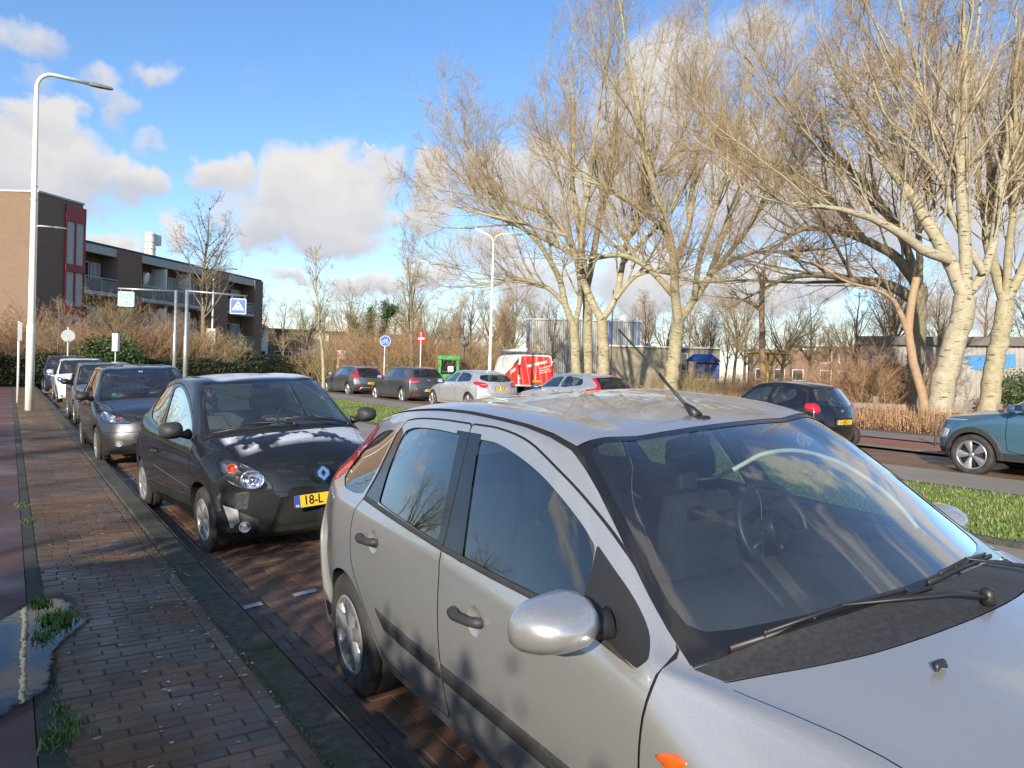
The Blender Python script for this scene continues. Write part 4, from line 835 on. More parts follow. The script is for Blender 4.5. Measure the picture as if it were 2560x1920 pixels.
def cage_from(c):
    """c: spec -> 15x8 cage (left half, s<0 is written positive and flipped at build)"""
    W = c['W']; cen = c['cen']; fb = c.get('fb', .30); rb = c.get('rb', .22); sill = c.get('sill', .22)
    P = np.zeros((NCOL, NROW, 3))
    fr = c.get('fr', (.38, .66, .83)); nz = c.get('noseW', [.93, .95, .95, .93, .95, .97])
    low = c.get('low', .37); mid = c.get('mid', .60); sh = c.get('sh', .83)
    Ls = c.get('Ls', [.50, .46, .44, .62, .85, 1.06])
    for k in range(6):
        Lc, zc = cen[k]
        for j, f in zip((6, 5, 4), fr):
            q = f / fr[2]
            P[k, j] = (Lc + fb * f ** c.get('fp', 2.6) * (1.0 if k < 4 else .55), f * W * nz[k], zc - c.get('bc', .05) * q ** 2 * (1.0 if k >= 3 else .2))
        P[k, 7] = (Lc, 0, zc)
        ztop = P[k, 4][2]; L4 = P[k, 4][0]; Lsd = max(Ls[k], L4 + .06)
        zz = [min(sill, ztop - .06), min(low, ztop - .045), min(mid, ztop - .03), min(sh, ztop - .02)]
        if k >= 3: zz[3] = ztop - .07
        if k >= 3: zz[2] = min(mid, ztop - .16)
        ww = [.935, .965, .985, .955 if k < 5 else .965]
        wk = [.93, .94, .95, .97, .985, 1.0][k]
        for j in range(4): P[k, j] = (Lsd if j < 3 else (Lsd * .65 + L4 * .35), W * ww[j] * wk, zz[j])
    for i, k in enumerate(range(6, 12)):
        Lc, zc = cen[k]; P[k, 7] = (Lc, 0, zc)
        rL, rs, rz = c['rail'][i]; bL, bs, bz = c['belt'][i]
        P[k, 5] = (rL, rs, rz); P[k, 4] = (bL, bs, bz)
        P[k, 6] = (Lc + (rL - Lc) * .30, rs * .55, zc + (rz - zc) * .27)
        Lb = bL
        P[k, 3] = (Lb, min(W * .985, bs + (.055 if k < 11 else .035)), bz - .085)
        P[k, 2] = (Lb, W * (1.0 if k < 11 else .93), mid + (bz - .9) * .3)
        P[k, 1] = (Lb, W * (.975 if k < 11 else .92), low)
        P[k, 0] = (Lb, W * (.93 if k < 11 else .88), sill)
    rW = c.get('tailW', [.97, .95, .93]); rf = (.38, .68, .86)
    for i, k in enumerate((12, 13, 14)):
        Lc, zc = cen[k]; P[k, 7] = (Lc, 0, zc)
        for j, f in zip((6, 5, 4), rf): P[k, j] = (Lc - rb * f ** c.get('rp', 2.8), f * W * rW[i], zc)
        L4 = P[k, 4][0]; z4 = zc; Lsd = min(P[11, 3][0] + .02, L4 - .07)
        zz = [min(sill, z4 - .04), min(low, z4 - .03), min(mid, z4 - .02), min(bz - .1, z4 - .01)]
        for j in range(4): P[k, j] = (Lsd - .02 * (3 - j) * 0 if j < 3 else (Lsd + L4) / 2, W * (.94, .955, .96, .955)[j] * (.985 if j < 3 else .97), zz[j])
    for (k, j), v in c.get('ov', {}).items(): P[k, j] = v
    return P

def build_body(root, spec, feats, mats, res=6, density=None):
    S = Surf(cage_from(spec), spec.get('kc', {6: .8, 7: .35, 10: .8, 11: .5, 3: .3}), spec.get('kr', {4: .6, 5: .45})).prep(); S.samples()
    kx, ky = S.dU.mean(), S.dV.mean()
    pts = []; edges = []
    nu = (NCOL - 1) * res; nv = (NROW - 1) * res
    for i in range(nu + 1):
        for j in range(nv + 1): pts.append((i / res * (1 - 1e-7), j / res))
    def ring(q, closed=True):
        b = len(pts); pts.extend(q); n = len(q)
        for i in range(n if closed else n - 1): edges.append((b + i, b + (i + 1) % n))
    cls = []                                             # (prio, test polygon(s), feat)
    step0 = spec.get('step', .05)
    for f in feats:
        st = f.step if f.step else step0
        if f.view == 'uv': uv = resample(f.poly, .2)
        elif f.w:                                        # thin band along a line
            A, B = offset_line(resample(f.poly, st, f.closed), f.w, f.closed)
            if f.closed:
                a = S.inv(f.view, A, f.rg); b = S.inv(f.view, B, f.rg); ring(a); ring(b); cls.append((f.prio, ('ring', a, b), f)); continue
            uv = S.inv(f.view, A + B[::-1], f.rg)
        else: uv = S.inv(f.view, resample(f.poly, st), f.rg)
        f.uv = uv; ring(uv); cls.append((f.prio, ('in', uv), f))
        if f.prof:
            for d in f.prof: ring(S.inv(f.view, shrink(resample(f.poly, st), d), f.rg))
    vs, es, fs, *_ = delaunay_2d_cdt([Vector((p[0], p[1] * .9)) for p in pts], edges, [], 0, 1e-5)
    V = np.array([(v.x, v.y / .9) for v in vs]); V[:, 0] = np.clip(V[:, 0], 0, NCOL - 1 - 1e-6); V[:, 1] = np.clip(V[:, 1], 0, NROW - 1)
    F = np.array([f for f in fs if len(f) == 3]); C = V[F].mean(1)
    X = S.ev(V[:, 0], V[:, 1]); N = S.nrm(V[:, 0], V[:, 1])
    own = np.full(len(F), -1); pr = np.full(len(F), -1.0)
    for k, (p, tst, f) in enumerate(cls):
        if tst[0] == 'in': ins = in_poly(C, tst[1])
        else: ins = in_poly(C, tst[1]) ^ in_poly(C, tst[2])
        sel = ins & (p > pr); own[sel] = k; pr[sel] = p
    made = {}
    def emit(name, sel, m, depth, parent, sides=(-1, 1), label=None, prof=None, view=None, poly=None):
        if not sel.any(): return []
        objs = []
        cen_ = view is None or (view == 'uv' and max(q[1] for q in poly) > 6.98) or (view in ('front', 'rear', 'top') and min(abs(q[0 if view != 'top' else 1]) for q in poly) < .012)
        both = [sides] if cen_ else [(q,) for q in sides]
        for sd in both:
            fv = []; ff = []; nn = []
            used, inv_ = np.unique(F[sel].ravel(), return_inverse=True); T = inv_.reshape(-1, 3)
            for q in sd:
                dp = np.full(len(used), depth)
                if prof:
                    a_, b_ = Surf.AX[view]; q2 = X[used][:, [a_, b_]]; pl = np.array(poly); dm = np.full(len(used), 9.)
                    for i_ in range(len(pl)):
                        A_, B_ = pl[i_], pl[(i_ + 1) % len(pl)]; ab = B_ - A_; t_ = np.clip(((q2 - A_) @ ab) / max(ab @ ab, 1e-12), 0, 1)
                        dm = np.minimum(dm, np.linalg.norm(q2 - A_ - t_[:, None] * ab, axis=1))
                    t_ = np.clip(dm / prof[-1], 0, 1); dp = depth * (np.sqrt(np.clip(1 - (1 - t_) ** 2, 0, 1)) if depth < 0 else t_ * t_ * (3 - 2 * t_))
                x = X[used] - N[used] * dp[:, None]; n_ = N[used].copy(); x = x.copy()
                x[:, 1] *= q; n_[:, 1] *= q
                b = len(fv); fv += [(p[1], p[0], p[2]) for p in x.tolist()]; nn += [(p[1], p[0], p[2]) for p in n_.tolist()]
                for a, bb, c_ in T:
                    # orientation from the analytic normal
                    pa, pb, pc = (np.array(fv[b + i]) for i in (a, bb, c_)); g = np.cross(pb - pa, pc - pa)
                    ff.append((b + a, b + bb, b + c_) if g @ np.array(nn[b + a]) >= 0 else (b + a, b + c_, b + bb))
            me = bpy.data.meshes.new(name); me.from_pydata(fv, [], ff); me.polygons.foreach_set('use_smooth', [True] * len(ff)); me.update()
            if not prof: me.normals_split_custom_set_from_vertices(nn)
            o = link(name, me, m, parent); objs.append(o)
            if label: o['label'] = label
        return objs
    order = sorted(range(len(cls)), key=lambda k: cls[k][0])
    groups = {}
    for k in order:
        f = cls[k][2]
        if f.hole: continue
        groups.setdefault((f.name, f.parent, id(f)), []).append(k)
    objs = {'body': emit('body', own == -1, mats['paint'], 0, root)}
    for (nm, par, _), ks in groups.items():
        f = cls[ks[0]][2]; sel = np.isin(own, ks)
        p = root
        if par and par in made: p = made[par]
        if isinstance(p, dict):
            for sd in f.sides:
                r_ = emit(nm, sel, f.mat or mats['paint'], f.depth, p[sd], (sd,), f.label, f.prof, f.view, f.poly)
                if r_: made.setdefault(f.__dict__.get('key') or nm, {})
                if r_: made[f.__dict__.get('key') or nm][sd] = r_[0]
        else:
            r_ = emit(nm, sel, f.mat or mats['paint'], f.depth, p, f.sides, f.label, f.prof, f.view, f.poly)
            key = f.__dict__.get('key') or nm
            if len(r_) == 2: made[key] = {f.sides[0]: r_[0], f.sides[1]: r_[1]}
            elif r_: made[key] = r_[0] if len(f.sides) > 1 else {f.sides[0]: r_[0]}
    # wheel wells: the arch edge carried inwards
    for f in feats:
        if f.hole:
            p = S.ev([q[0] for q in f.uv], [q[1] for q in f.uv])
            for q in (-1, 1):
                mb = MB(); n = len(p); vs_ = [(q * a[1], a[0], a[2]) for a in p] + [(q * (W_ - .26), a[0], a[2]) for a in p for W_ in (spec['W'],)]
                keep = [i for i in range(n) if p[i][2] > spec.get('sill', .22) + .005 and p[(i + 1) % n][2] > spec.get('sill', .22) + .005]
                mb.add(vs_, [(i, (i + 1) % n, n + (i + 1) % n, n + i) for i in keep], 0, True)
                cx = sum(a[0] for a in p) / n
                mb.add([vs_[n + i] for i in range(n)], [tuple(range(n))])
                mb.build('wheel_well', M['under'], root)
    zf = spec.get('sill', .22) + .03; W = spec['W']; Lt = spec['cen'][13][0]
    MB().box((0, Lt / 2, zf), (2 * W * .86, Lt - .45, .03)).build('underbody', M['under'], root)
    return S, made

def make_tyre(Rr, w, rim, parent):
    prof = [(-w * .42, rim), (-w * .5, rim + (Rr - rim) * .35), (-w * .5, rim + (Rr - rim) * .6), (-w * .44, Rr - .012), (-w * .33, Rr), (-w * .18, Rr + .001), (-w * .175, Rr - .006), (-w * .155, Rr - .006), (-w * .15, Rr + .001), (0, Rr + .001),
            (w * .15, Rr + .001), (w * .33, Rr), (w * .44, Rr - .012), (w * .5, rim + (Rr - rim) * .6), (w * .5, rim + (Rr - rim) * .35), (w * .42, rim)]
    return MB().lathe(prof, 40).build('tyre', M['tyre'], parent)

def wheel(parent, side, L, s, z, Rr=.30, w=.19, rim=.19, style='cover5', m=None, steer=0.0, spin=0.0):
    """side -1: outer face looks to -x"""
    m = m or M['alloy']
    mb = MB().lathe([(-w * .38, .01), (-w * .36, rim * .45), (-w * .1, rim * .8), (0, rim + .004), (w * .3, rim + .004)], 32)
    hub = mb.build('wheel', M['under'], parent); hub.location = (s * 1, L, z); hub.rotation_euler = (0, 0, (math.pi if side > 0 else 0) + steer)
    make_tyre(Rr, w, rim, hub)
    r = MB()
    r.lathe([(-w * .46, rim + .004), (-w * .50, rim - .004), (-w * .49, rim - .016), (-w * .40, rim - .022), (-w * .15, rim - .026)], 40)
    xo = -w * .47
    def spoke(a, r0, r1, w0, w1, x0, x1, th=.02, seg=5):
        vs = []; ca, sa = math.cos(a), math.sin(a)
        for i in range(seg + 1):
            t = i / seg; rr = r0 + (r1 - r0) * t; ww = w0 + (w1 - w0) * t; xx = x0 + (x1 - x0) * t ** 1.3 - .006 * math.sin(math.pi * t)
            for q, dx in ((-1, th), (-.72, 0), (.72, 0), (1, th)):
                b = q * ww / 2; vs.append((xx + dx, rr * ca - b * sa, rr * sa + b * ca))
        fs = [(i * 4 + k, i * 4 + k + 1, i * 4 + k + 5, i * 4 + k + 4) for i in range(seg) for k in range(3)]
        r.add(vs, fs, 0, True)
    def hubcap(rc, bulge=.015):
        r.lathe([(xo - bulge + .012, 0.0), (xo - bulge + .012, rc * .35), (xo - bulge + .016, rc * .72), (xo + .012, rc), (xo + .05, rc * 1.02)], 24)
    n = {'cover5': 5, 'cover6': 6, 'five': 5, 'seven': 7, 'ten': 10, 'twin5': 5, 'turbine': 5}[style]
    for k in range(n):
        a = spin + 2 * math.pi * k / n
        if style == 'cover5':
            spoke(a, .04, rim - .012, .085, .085, xo + .004, xo - .002, .03); spoke(a + .30, rim * .62, rim - .012, .035, .06, xo + .006, xo, .02); spoke(a - .30, rim * .62, rim - .012, .035, .06, xo + .006, xo, .02)
        elif style == 'cover6': spoke(a, .035, rim - .012, .07, .125, xo + .002, xo + .002, .025)
        elif style == 'five': spoke(a, .03, rim - .012, .075, .06, xo + .012, xo + .002)
        elif style == 'seven': spoke(a, .03, rim - .012, .05, .045, xo + .012, xo + .002)
        elif style == 'ten': spoke(a, .03, rim - .012, .030, .03, xo + .012, xo + .002)
        elif style == 'twin5':
            spoke(a + .16, .04, rim - .012, .03, .032, xo + .012, xo + .002); spoke(a - .16, .04, rim - .012, .03, .032, xo + .012, xo + .002)
        elif style == 'turbine': spoke(a, .045, rim - .010, .05, .150, xo + .01, xo, .02)
    hubcap(.062 if style in ('cover5', 'cover6') else .045)
    r.build('rim', m, hub)
    return hub

def seat(parent, x, L, m, z=.0, w=.5):
    """seat facing the front (-y); x centre, L of the cushion front"""
    s = MB(); s.box((x, L + .26, .40 + z), (w, .50, .16), bev=.05)
    prof = []
    for t, y, hw, th in ((0, .50, .25, .06), (.2, .53, .27, .075), (.5, .585, .27, .08), (.75, .63, .24, .07), (1, .67, .17, .05)):
        prof.append((t, y, hw, th))
    vs = []; fs = []
    for t, y, hw, th in prof:
        zz = .42 + z + t * .58
        for a, b in rrect(2 * hw * w / .5, 2 * th, th * .8, 3): vs.append((x + a, L + y + b, zz))
    n = len(vs) // len(prof)
    for i in range(len(prof) - 1):
        for k in range(n): j = (k + 1) % n; fs.append((i * n + k, i * n + j, i * n + n + j, i * n + n + k))
    fs.append(tuple((len(prof) - 1) * n + k for k in range(n))); s.add(vs, fs, 0, True)
    o = s.build('seat', m, parent)
    h = MB(); vs = []; fs = []
    for t, hw, th in ((0, .09, .03), (.15, .125, .05), (.6, .125, .055), (.9, .10, .045), (1, .06, .02)):
        for a, b in rrect(2 * hw, 2 * th, th * .8, 3): vs.append((x + a, L + .69 + .02 * t + b, 1.06 + z + t * .19))
    for i in range(4):
        for k in range(n): j = (k + 1) % n; fs.append((i * n + k, i * n + j, i * n + n + j, i * n + n + k))
    fs += [tuple(range(n)), tuple(4 * n + k for k in range(n))]
    h.add(vs, fs, 0, True); h.tube([(x - .05, L + .68, .98 + z), (x - .05, L + .69, 1.08 + z)], .007, 6); h.tube([(x + .05, L + .68, .98 + z), (x + .05, L + .69, 1.08 + z)], .007, 6)
    h.build('headrest', m, o)
    return o

def torus(mb, c, Rr, r, nx=28, n=8, M4=None):
    vs = []; fs = []
    for i in range(nx):
        a = 2 * math.pi * i / nx
        for k in range(n):
            b = 2 * math.pi * k / n; p = Vector(((Rr + r * math.cos(b)) * math.cos(a), (Rr + r * math.cos(b)) * math.sin(a), r * math.sin(b)))
            if M4: p = M4 @ p
            vs.append(p + Vector(c))
    for i in range(nx):
        for k in range(n): fs.append((i * n + k, i * n + (k + 1) % n, ((i + 1) % nx) * n + (k + 1) % n, ((i + 1) % nx) * n + k))
    return mb.add(vs, fs, 0, True)

def interior(root, cowlL, dashz, W, seatL, seatm, beltz, rear=True, rearL=1.0, hasbench=True, dz=0.0, driver=-1):
    """driver side is +? : the steering wheel sits on the car's own left"""
    for q in (-1, 1): seat(root, q * .37, seatL, seatm, dz)
    if hasbench:
        b = MB(); y0 = seatL + rearL
        b.box((0, y0 + .2, .42 + dz), (2 * W - .42, .46, .16), bev=.04)
        b.add([(x, y, z) for z, y, th in ((.45 + dz, y0 + .42, .07), (.72 + dz, y0 + .50, .08), (.98 + dz, y0 + .56, .05)) for x, y in ((-W + .22, y - th), (W - .22, y - th), (W - .22, y + th), (-W + .22, y + th))],
              [(i * 4 + k, i * 4 + (k + 1) % 4, i * 4 + 4 + (k + 1) % 4, i * 4 + 4 + k) for i in range(2) for k in range(4)] + [(8, 9, 10, 11)])
        bo = b.build('rear_bench', seatm, root)
        for q in (-.4, .4):
            h = MB(); h.box((q, y0 + .58, 1.07 + dz), (.24, .09, .15), bev=.035); h.build('headrest', seatm, bo)
    # dashboard: a long moulded shape under the windscreen
    d = MB(); prof = [(cowlL + .02, dashz - .035), (cowlL + .30, dashz + .015), (cowlL + .50, dashz - .0), (cowlL + .56, dashz - .06), (cowlL + .55, dashz - .25), (cowlL + .50, dashz - .45), (cowlL + .1, dashz - .5)]
    n = len(prof); vs = []; xs = [-1, -.8, -.62, -.2, .2, .62, .8, 1]
    for x in xs:
        for (y, z) in prof: vs.append((x * (W - .12), y + (.10 * abs(x) ** 2 if y < cowlL + .4 else -.04 * (1 - abs(x))), z))
    d.add(vs, [(i * n + k, i * n + (k + 1) % n, (i + 1) * n + (k + 1) % n, (i + 1) * n + k) for i in range(len(xs) - 1) for k in range(n)], 0, True)
    dd = d.build('dashboard', M['dash'], root)
    hood = MB(); xd = .37 * driver
    hood.add([(xd + a, cowlL + .34 + b, dashz + h) for a, b, h in ((-.2, 0, .0), (.2, 0, .0), (.19, .2, -.03), (-.19, .2, -.03), (-.15, .02, .055), (.15, .02, .055), (.16, .17, .05), (-.16, .17, .05))], [(0, 1, 5, 4), (1, 2, 6, 5), (2, 3, 7, 6), (3, 0, 4, 7), (4, 5, 6, 7)], 0, True)
    hood.build('instrument_hood', M['trim'], dd)
    sw = MB(); Mx = Matrix.Rotation(R(66), 4, 'X'); c = Vector((xd, cowlL + .72, dashz + .0))
    torus(sw, c, .18, .016, M4=Mx)
    for a in (200, 340, 270): p = Mx @ Vector((.17 * math.cos(R(a)), .17 * math.sin(R(a)), 0)); sw.tube([c, c + p], .016, 6, flat=.6)
    sw.lathe([(-.02, .001), (-.02, .05), (0, .065), (.03, .04)], 16, axis='z'); k = len(sw.v) - 64
    sw.v[k:] = [tuple(c + Mx @ Vector(p)) for p in sw.v[k:]]
    sw.tube([c, c + Vector((0, -.3, -.12))], .035, 8)
    sw.build('steering_wheel', M['trim'], root)
    # door cards and pillars seen through the glass
    return dd

def lic_plate(parent, L, z, txt, face=1, s=0.0, tilt=0.0, w=.52, front_rot=0.0, name='number_plate', left=False):
    """face +1: looks to +y (rear of the car), -1: looks to -y (front)"""
    h = .11; o = MB().prism(rrect(w, h, .012), .006, 'xz', -.003).build(name, M['plate'], parent)
    o.location = (s, L, z); o.rotation_euler = (tilt, 0, (math.pi if face > 0 else 0) + front_rot)
    MB().prism([(a - w / 2 + .024, b) for a, b in rrect(.044, h - .006, .008)], .003, 'xz', -.0055).build('blue_strip', M['plateblue'], o)
    rim = MB()
    A = rrect(w + .004, h + .004, .013); B = rrect(w - .008, h - .008, .010); n = len(A)
    rim.add([(a, -.0045, b) for a, b in A] + [(a, -.0045, b) for a, b in B], [(i, (i + 1) % n, n + (i + 1) % n, n + i) for i in range(n)])
    rim.build('plate_border', M['ink'], o)
    Mt = Matrix.Translation((.02, -.005, 0)) @ Matrix.Rotation(math.pi / 2, 4, 'X') @ Matrix.Scale(.82, 4, (1, 0, 0))
    if left: Mt = Matrix.Translation((-w / 2 + .075, -.005, 0)) @ Matrix.Rotation(math.pi / 2, 4, 'X') @ Matrix.Scale(.88, 4, (1, 0, 0))
    if txt: text_mesh(txt, .108, 'plate_characters', M['ink'], o, Mt, .0006, .0012, 'LEFT' if left else 'CENTER')
    Mt = Matrix.Translation((-w / 2 + .024, -.0065, -.034)) @ Matrix.Rotation(math.pi / 2, 4, 'X')
    text_mesh('NL', .026, 'country_code', M['white'], o, Mt, .0003, .0006)
    return o
# ---------------------------------------------------------------- buildings
def brickwall(name, c1, c2, mortar, scale=1.0, bump=.3):
    m = mat(name, c1, .9); t = NT(m); c = t.n.new('ShaderNodeTexCoord'); s = t.n.new('ShaderNodeSeparateXYZ'); t.link(c.outputs['Object'], s.inputs[0])
    cb = t.n.new('ShaderNodeCombineXYZ'); t.link(t.math('ADD', s.outputs[0], s.outputs[1]), cb.inputs[0]); t.link(s.outputs[2], cb.inputs[1])
    b = t.n.new('ShaderNodeTexBrick'); b.inputs['Scale'].default_value = scale; b.inputs['Brick Width'].default_value = .22; b.inputs['Row Height'].default_value = .065; b.inputs['Mortar Size'].default_value = .008
    b.inputs['Color1'].default_value = (*c1, 1); b.inputs['Color2'].default_value = (*c2, 1); b.inputs['Mortar'].default_value = (*mortar, 1); t.link(cb.outputs[0], b.inputs['Vector'])
    n = t.noise(c.outputs['Object'], .6, 6, .7); t.link(t.mix(t.math('MULTIPLY', n, .5), b.outputs['Color'], tuple(x * .6 for x in c1)), t.b.inputs['Base Color']); return m
M['brick_orange'] = brickwall('orange_brown_brick', (.20, .13, .085), (.24, .155, .10), (.20, .155, .12))
M['brick_brown'] = brickwall('brown_brick', (.20, .13, .10), (.25, .165, .125), (.17, .14, .12))
M['brick_yellow'] = brickwall('buff_brick', (.34, .29, .20), (.38, .33, .23), (.3, .27, .21)); M['brick_red'] = brickwall('red_brick', (.21, .115, .085), (.18, .10, .075), (.25, .2, .17))
M['fascia'] = noisy('grey_fascia', (.32, .35, .36), (.40, .42, .43), 3, .7); M['panel_white'] = noisy('white_panel', (.62, .62, .60), (.72, .71, .68), 2, .6); M['redframe'] = noisy('red_frame', (.24, .025, .03), (.30, .035, .04), 3, .5)
M['win'] = mat('window_pane', (.03, .035, .04), .06, Coat_Weight=.5); M['curtain'] = noisy('net_curtain', (.35, .37, .36), (.50, .52, .50), 12, .8); M['frame_w'] = mat('white_frame', (.68, .68, .66), .5)
M['railpanel'] = noisy('balcony_panel', (.10, .105, .11), (.15, .155, .16), 4, .5); M['steel'] = noisy('galvanised_steel', (.30, .33, .34), (.42, .45, .46), 8, .45, metal=.6); M['lampwhite'] = noisy('cream_white_post', (.66, .70, .62), (.74, .77, .70), 5, .45)
M['roofdark'] = mat('roofing', (.06, .06, .065), .9); M['conc'] = noisy('ribbed_concrete', (.27, .255, .235), (.38, .36, .33), 1.5, .9, .3)
class Frame:
    """builds along a wall line: u along it, h up, d outwards"""
    def __init__(s, root): s.root = root
    def box(s, mb, u0, u1, h0, h1, d0, d1, mi=0): return mb.box(((u0 + u1) / 2, -(d0 + d1) / 2, (h0 + h1) / 2), (u1 - u0, abs(d1 - d0), h1 - h0), mi)
def facade_root(name, x, y, az, label, cat='building', group=None, dz=0.0):
    """local +x runs along azimuth az, local -y faces outwards"""
    return empty(name, (x, y, zg(x, y) + dz), R(90 - az), label, cat, group)
def win(root, u0, u1, h0, h1, d=0.0, frame='frame_w', pane='win', mull=0, name='window', fw=.07):
    f = MB(); b = lambda a, b_, c, e: f.box(((a + b_) / 2, -(d + .03), (c + e) / 2), (b_ - a, .06, e - c))
    b(u0, u0 + fw, h0, h1); b(u1 - fw, u1, h0, h1); b(u0 + fw, u1 - fw, h1 - fw, h1); b(u0 + fw, u1 - fw, h0, h0 + fw)
    for k in range(mull): u = u0 + (u1 - u0) * (k + 1) / (mull + 1); b(u - fw / 2, u + fw / 2, h0 + fw, h1 - fw)
    o = f.build(name, M[frame], root); MB().box(((u0 + u1) / 2, -(d + .012), (h0 + h1) / 2), (u1 - u0 - .02, .012, h1 - h0 - .02)).build('pane', M[pane], o); return o
# --- apartment block: tower end plus a balcony wing running away to the right
ap = facade_root('apartment_building', 1.44, 61.0, 49, 'four-storey brown brick apartment block with grey balconies and a red-framed stair window')
H_T, H_W = 13.05, 10.35
MB().add([(0, 0, 0), (3.8, 0, 0), (3.8, 12, 0), (0, 12, 0), (0, 0, H_T), (3.8, 0, H_T), (3.8, 12, H_T), (0, 12, H_T)], [(0, 1, 5, 4), (1, 2, 6, 5), (2, 3, 7, 6), (3, 0, 4, 7), (4, 5, 6, 7)]).build('tower', M['brick_brown'], ap)
MB().add([(-.012, -.0, 0), (-2.9, 11.6, 0), (-2.9, 11.6, H_T), (-.012, 0, H_T), (-.012, 11.6, 0), (-.012, 11.6, H_T)], [(0, 3, 2, 1), (1, 2, 5, 4), (3, 5, 2)]).build('end_wall', M['brick_orange'], ap)
MB().add([(x, y, z) for z in (H_T + .005, H_T + .14) for x, y in ((-.06, -.08), (3.88, -.08), (3.88, 12.1), (-3.0, 12.1))], [(0, 1, 2, 3), (4, 5, 6, 7), (0, 1, 5, 4), (1, 2, 6, 5), (2, 3, 7, 6), (3, 0, 4, 7)]).build('roof', M['fascia'], ap)
RF = MB()
for u in (2.28, 3.10, 3.92): RF.box((u, -.05, 5.9), (.12, .14, 11.8))
RF.box((3.1, -.06, 12.2), (1.76, .16, 1.15)); RF.box((3.1, -.07, 8.25), (1.76, .18, .55)); RF.box((3.1, -.07, 5.2), (1.76, .18, .55)); RF.box((3.1, -.07, 2.2), (1.76, .18, .55))
RF.build('stair_window_frame', M['redframe'], ap)
for h0, h1 in ((8.5, 11.6), (5.5, 8.0), (2.5, 4.9)):
    for u in (2.35, 3.17): MB().box((u + .34, -.02, (h0 + h1) / 2), (.70, .03, h1 - h0)).build('stair_pane', M['curtain'], ap)
segs = [(3.98, 7.1, 'balc'), (7.1, 9.6, 'brick'), (9.6, 18.6, 'balc'), (18.6, 20.9, 'brick'), (20.9, 25.2, 'balc'), (25.2, 26.6, 'brick')]
wm = MB(); wm.box((15.3, 7.35, H_W / 2), (22.6, 11.7, H_W))
for a, b, t in segs:
    if t == 'brick': wm.box(((a + b) / 2, .66, H_W / 2 - .001), (b - a, 1.68, H_W - .02))
wm.build('wall', M['brick_brown'], ap)
rf = MB(); rf.box((15.4, 6.8, H_W + .12), (23.0, 13.2, .22)); rf.build('roof', M['roofdark'], ap)
floors = [(.4, 3.0), (3.3, 5.9), (6.7, 9.5)]
fl = [0.2, 3.45, 6.85]
for a, b, t in segs:
    if t != 'balc': continue
    f = MB(); f.box(((a + b) / 2, .1, H_W - .32), (b - a, .25, .62)); f.build('fascia', M['fascia'], ap)
    nb = max(1, round((b - a) / 3.1)); wd = (b - a) / nb
    for z in fl:
        bal = MB(); bal.box(((a + b) / 2, .65, z - .12), (b - a - .01, 1.6, .30)); bo = bal.build('balcony', M['fascia'], ap)
        pn = MB(); pn.box(((a + b) / 2, -.10, z + .50), (b - a - .10, .03, .82)); pn.build('balcony_panel', M['railpanel'], bo)
        rl = MB(); rl.box(((a + b) / 2, -.12, z + 1.05), (b - a, .05, .05))
        n = max(2, round((b - a) / 1.25))
        for i in range(n + 1): rl.box((a + .03 + (b - a - .06) * i / n, -.12, z + .5), (.05, .05, 1.08))
        rl.build('railing', M['steel'], bo)
        for i in range(nb):
            u = a + i * wd; MB().box((u + wd * .18, 1.42, z + 1.35), (wd * .3, .06, 2.3)).build('wall_panel', M['panel_white'], ap)
            wn = win(ap, u + wd * .36, u + wd * .60, z + .05, z + 2.35, -1.42, 'frame_w', 'win', 0, 'balcony_door'); win(ap, u + wd * .64, u + wd * .95, z + .85, z + 2.35, -1.42, 'frame_w', 'curtain', 1)
        for i in range(1, nb): MB().box((a + i * wd, .68, z + 1.4), (.12, 1.5, 2.7)).build('balcony_divider', M['panel_white'], ap)
sd = MB().lathe([(0, .0), (.06, .25), (.16, .52)], 20, axis='y').build('satellite_dish', M['panel_white'], ap); sd.location = (10.3, -.25, 8.45); sd.rotation_euler = (R(12), 0, R(20))
ch = MB(); ch.cyl((14.1, 3, H_W + .2), .42, 2.5, 16)
for h in (.7, 1.3, 1.9, 2.5): ch.cyl((14.1, 3, H_W + h), .50, .05, 16)
for s_ in (-1, 1): ch.tube([(14.1 + s_ * .52, 2.9, H_W), (14.1 + s_ * .52, 2.9, H_W + 2.75)], .03, 5)
ch.box((14.85, 3, H_W + 2.2), (.7, .5, .9)); ch.build('chimney', M['panel_white'], ap)
# --- low white and brown house row, centre left
lw = facade_root('terrace_house', 22.6, 91.5, 100, 'low flat-roofed white and brown brick terrace behind the middle hedge')
mb = MB()
for i in range(3):
    u = i * 7.2; hb = 7.0 if i == 0 else 5.9
    MB().box((u + 1.7, 4, hb / 2), (3.3, 8, hb)).build('white_wall', M['panel_white'], lw); MB().box((u + 5.3, 4.2, 2.65), (3.7, 8, 5.3)).build('wall', M['brick_brown'], lw)
    win(lw, u + .4, u + 1.9, 1.1, 2.9, .02); win(lw, u + 2.1, u + 3.1, 1.1, 2.9, .02); win(lw, u + 4.1, u + 6.6, 1.1, 2.9, .0 - .18, mull=2)
    MB().box((u + 3.6, 4, 5.55), (7.3, 8.5, .22)).build('roof', M['roofdark'], lw)
# --- pale gabled house
gh = facade_root('gabled_house', 37.2, 103.5, 105, 'house with a pale sloping roof among the trees in the middle distance')
MB().box((3, 4, 2.6), (6, 8, 5.2)).build('wall', M['brick_red'], gh)
MB().add([(-.3, -.4, 5.0), (6.3, -.4, 5.0), (5.6, 4, 7.7), (.2, 4, 7.7), (-.3, 8.4, 5.0), (6.3, 8.4, 5.0)], [(0, 1, 2, 3), (3, 2, 5, 4), (0, 3, 4), (1, 5, 2), (0, 4, 5, 1)]).build('roof', M['panel_white'], gh)
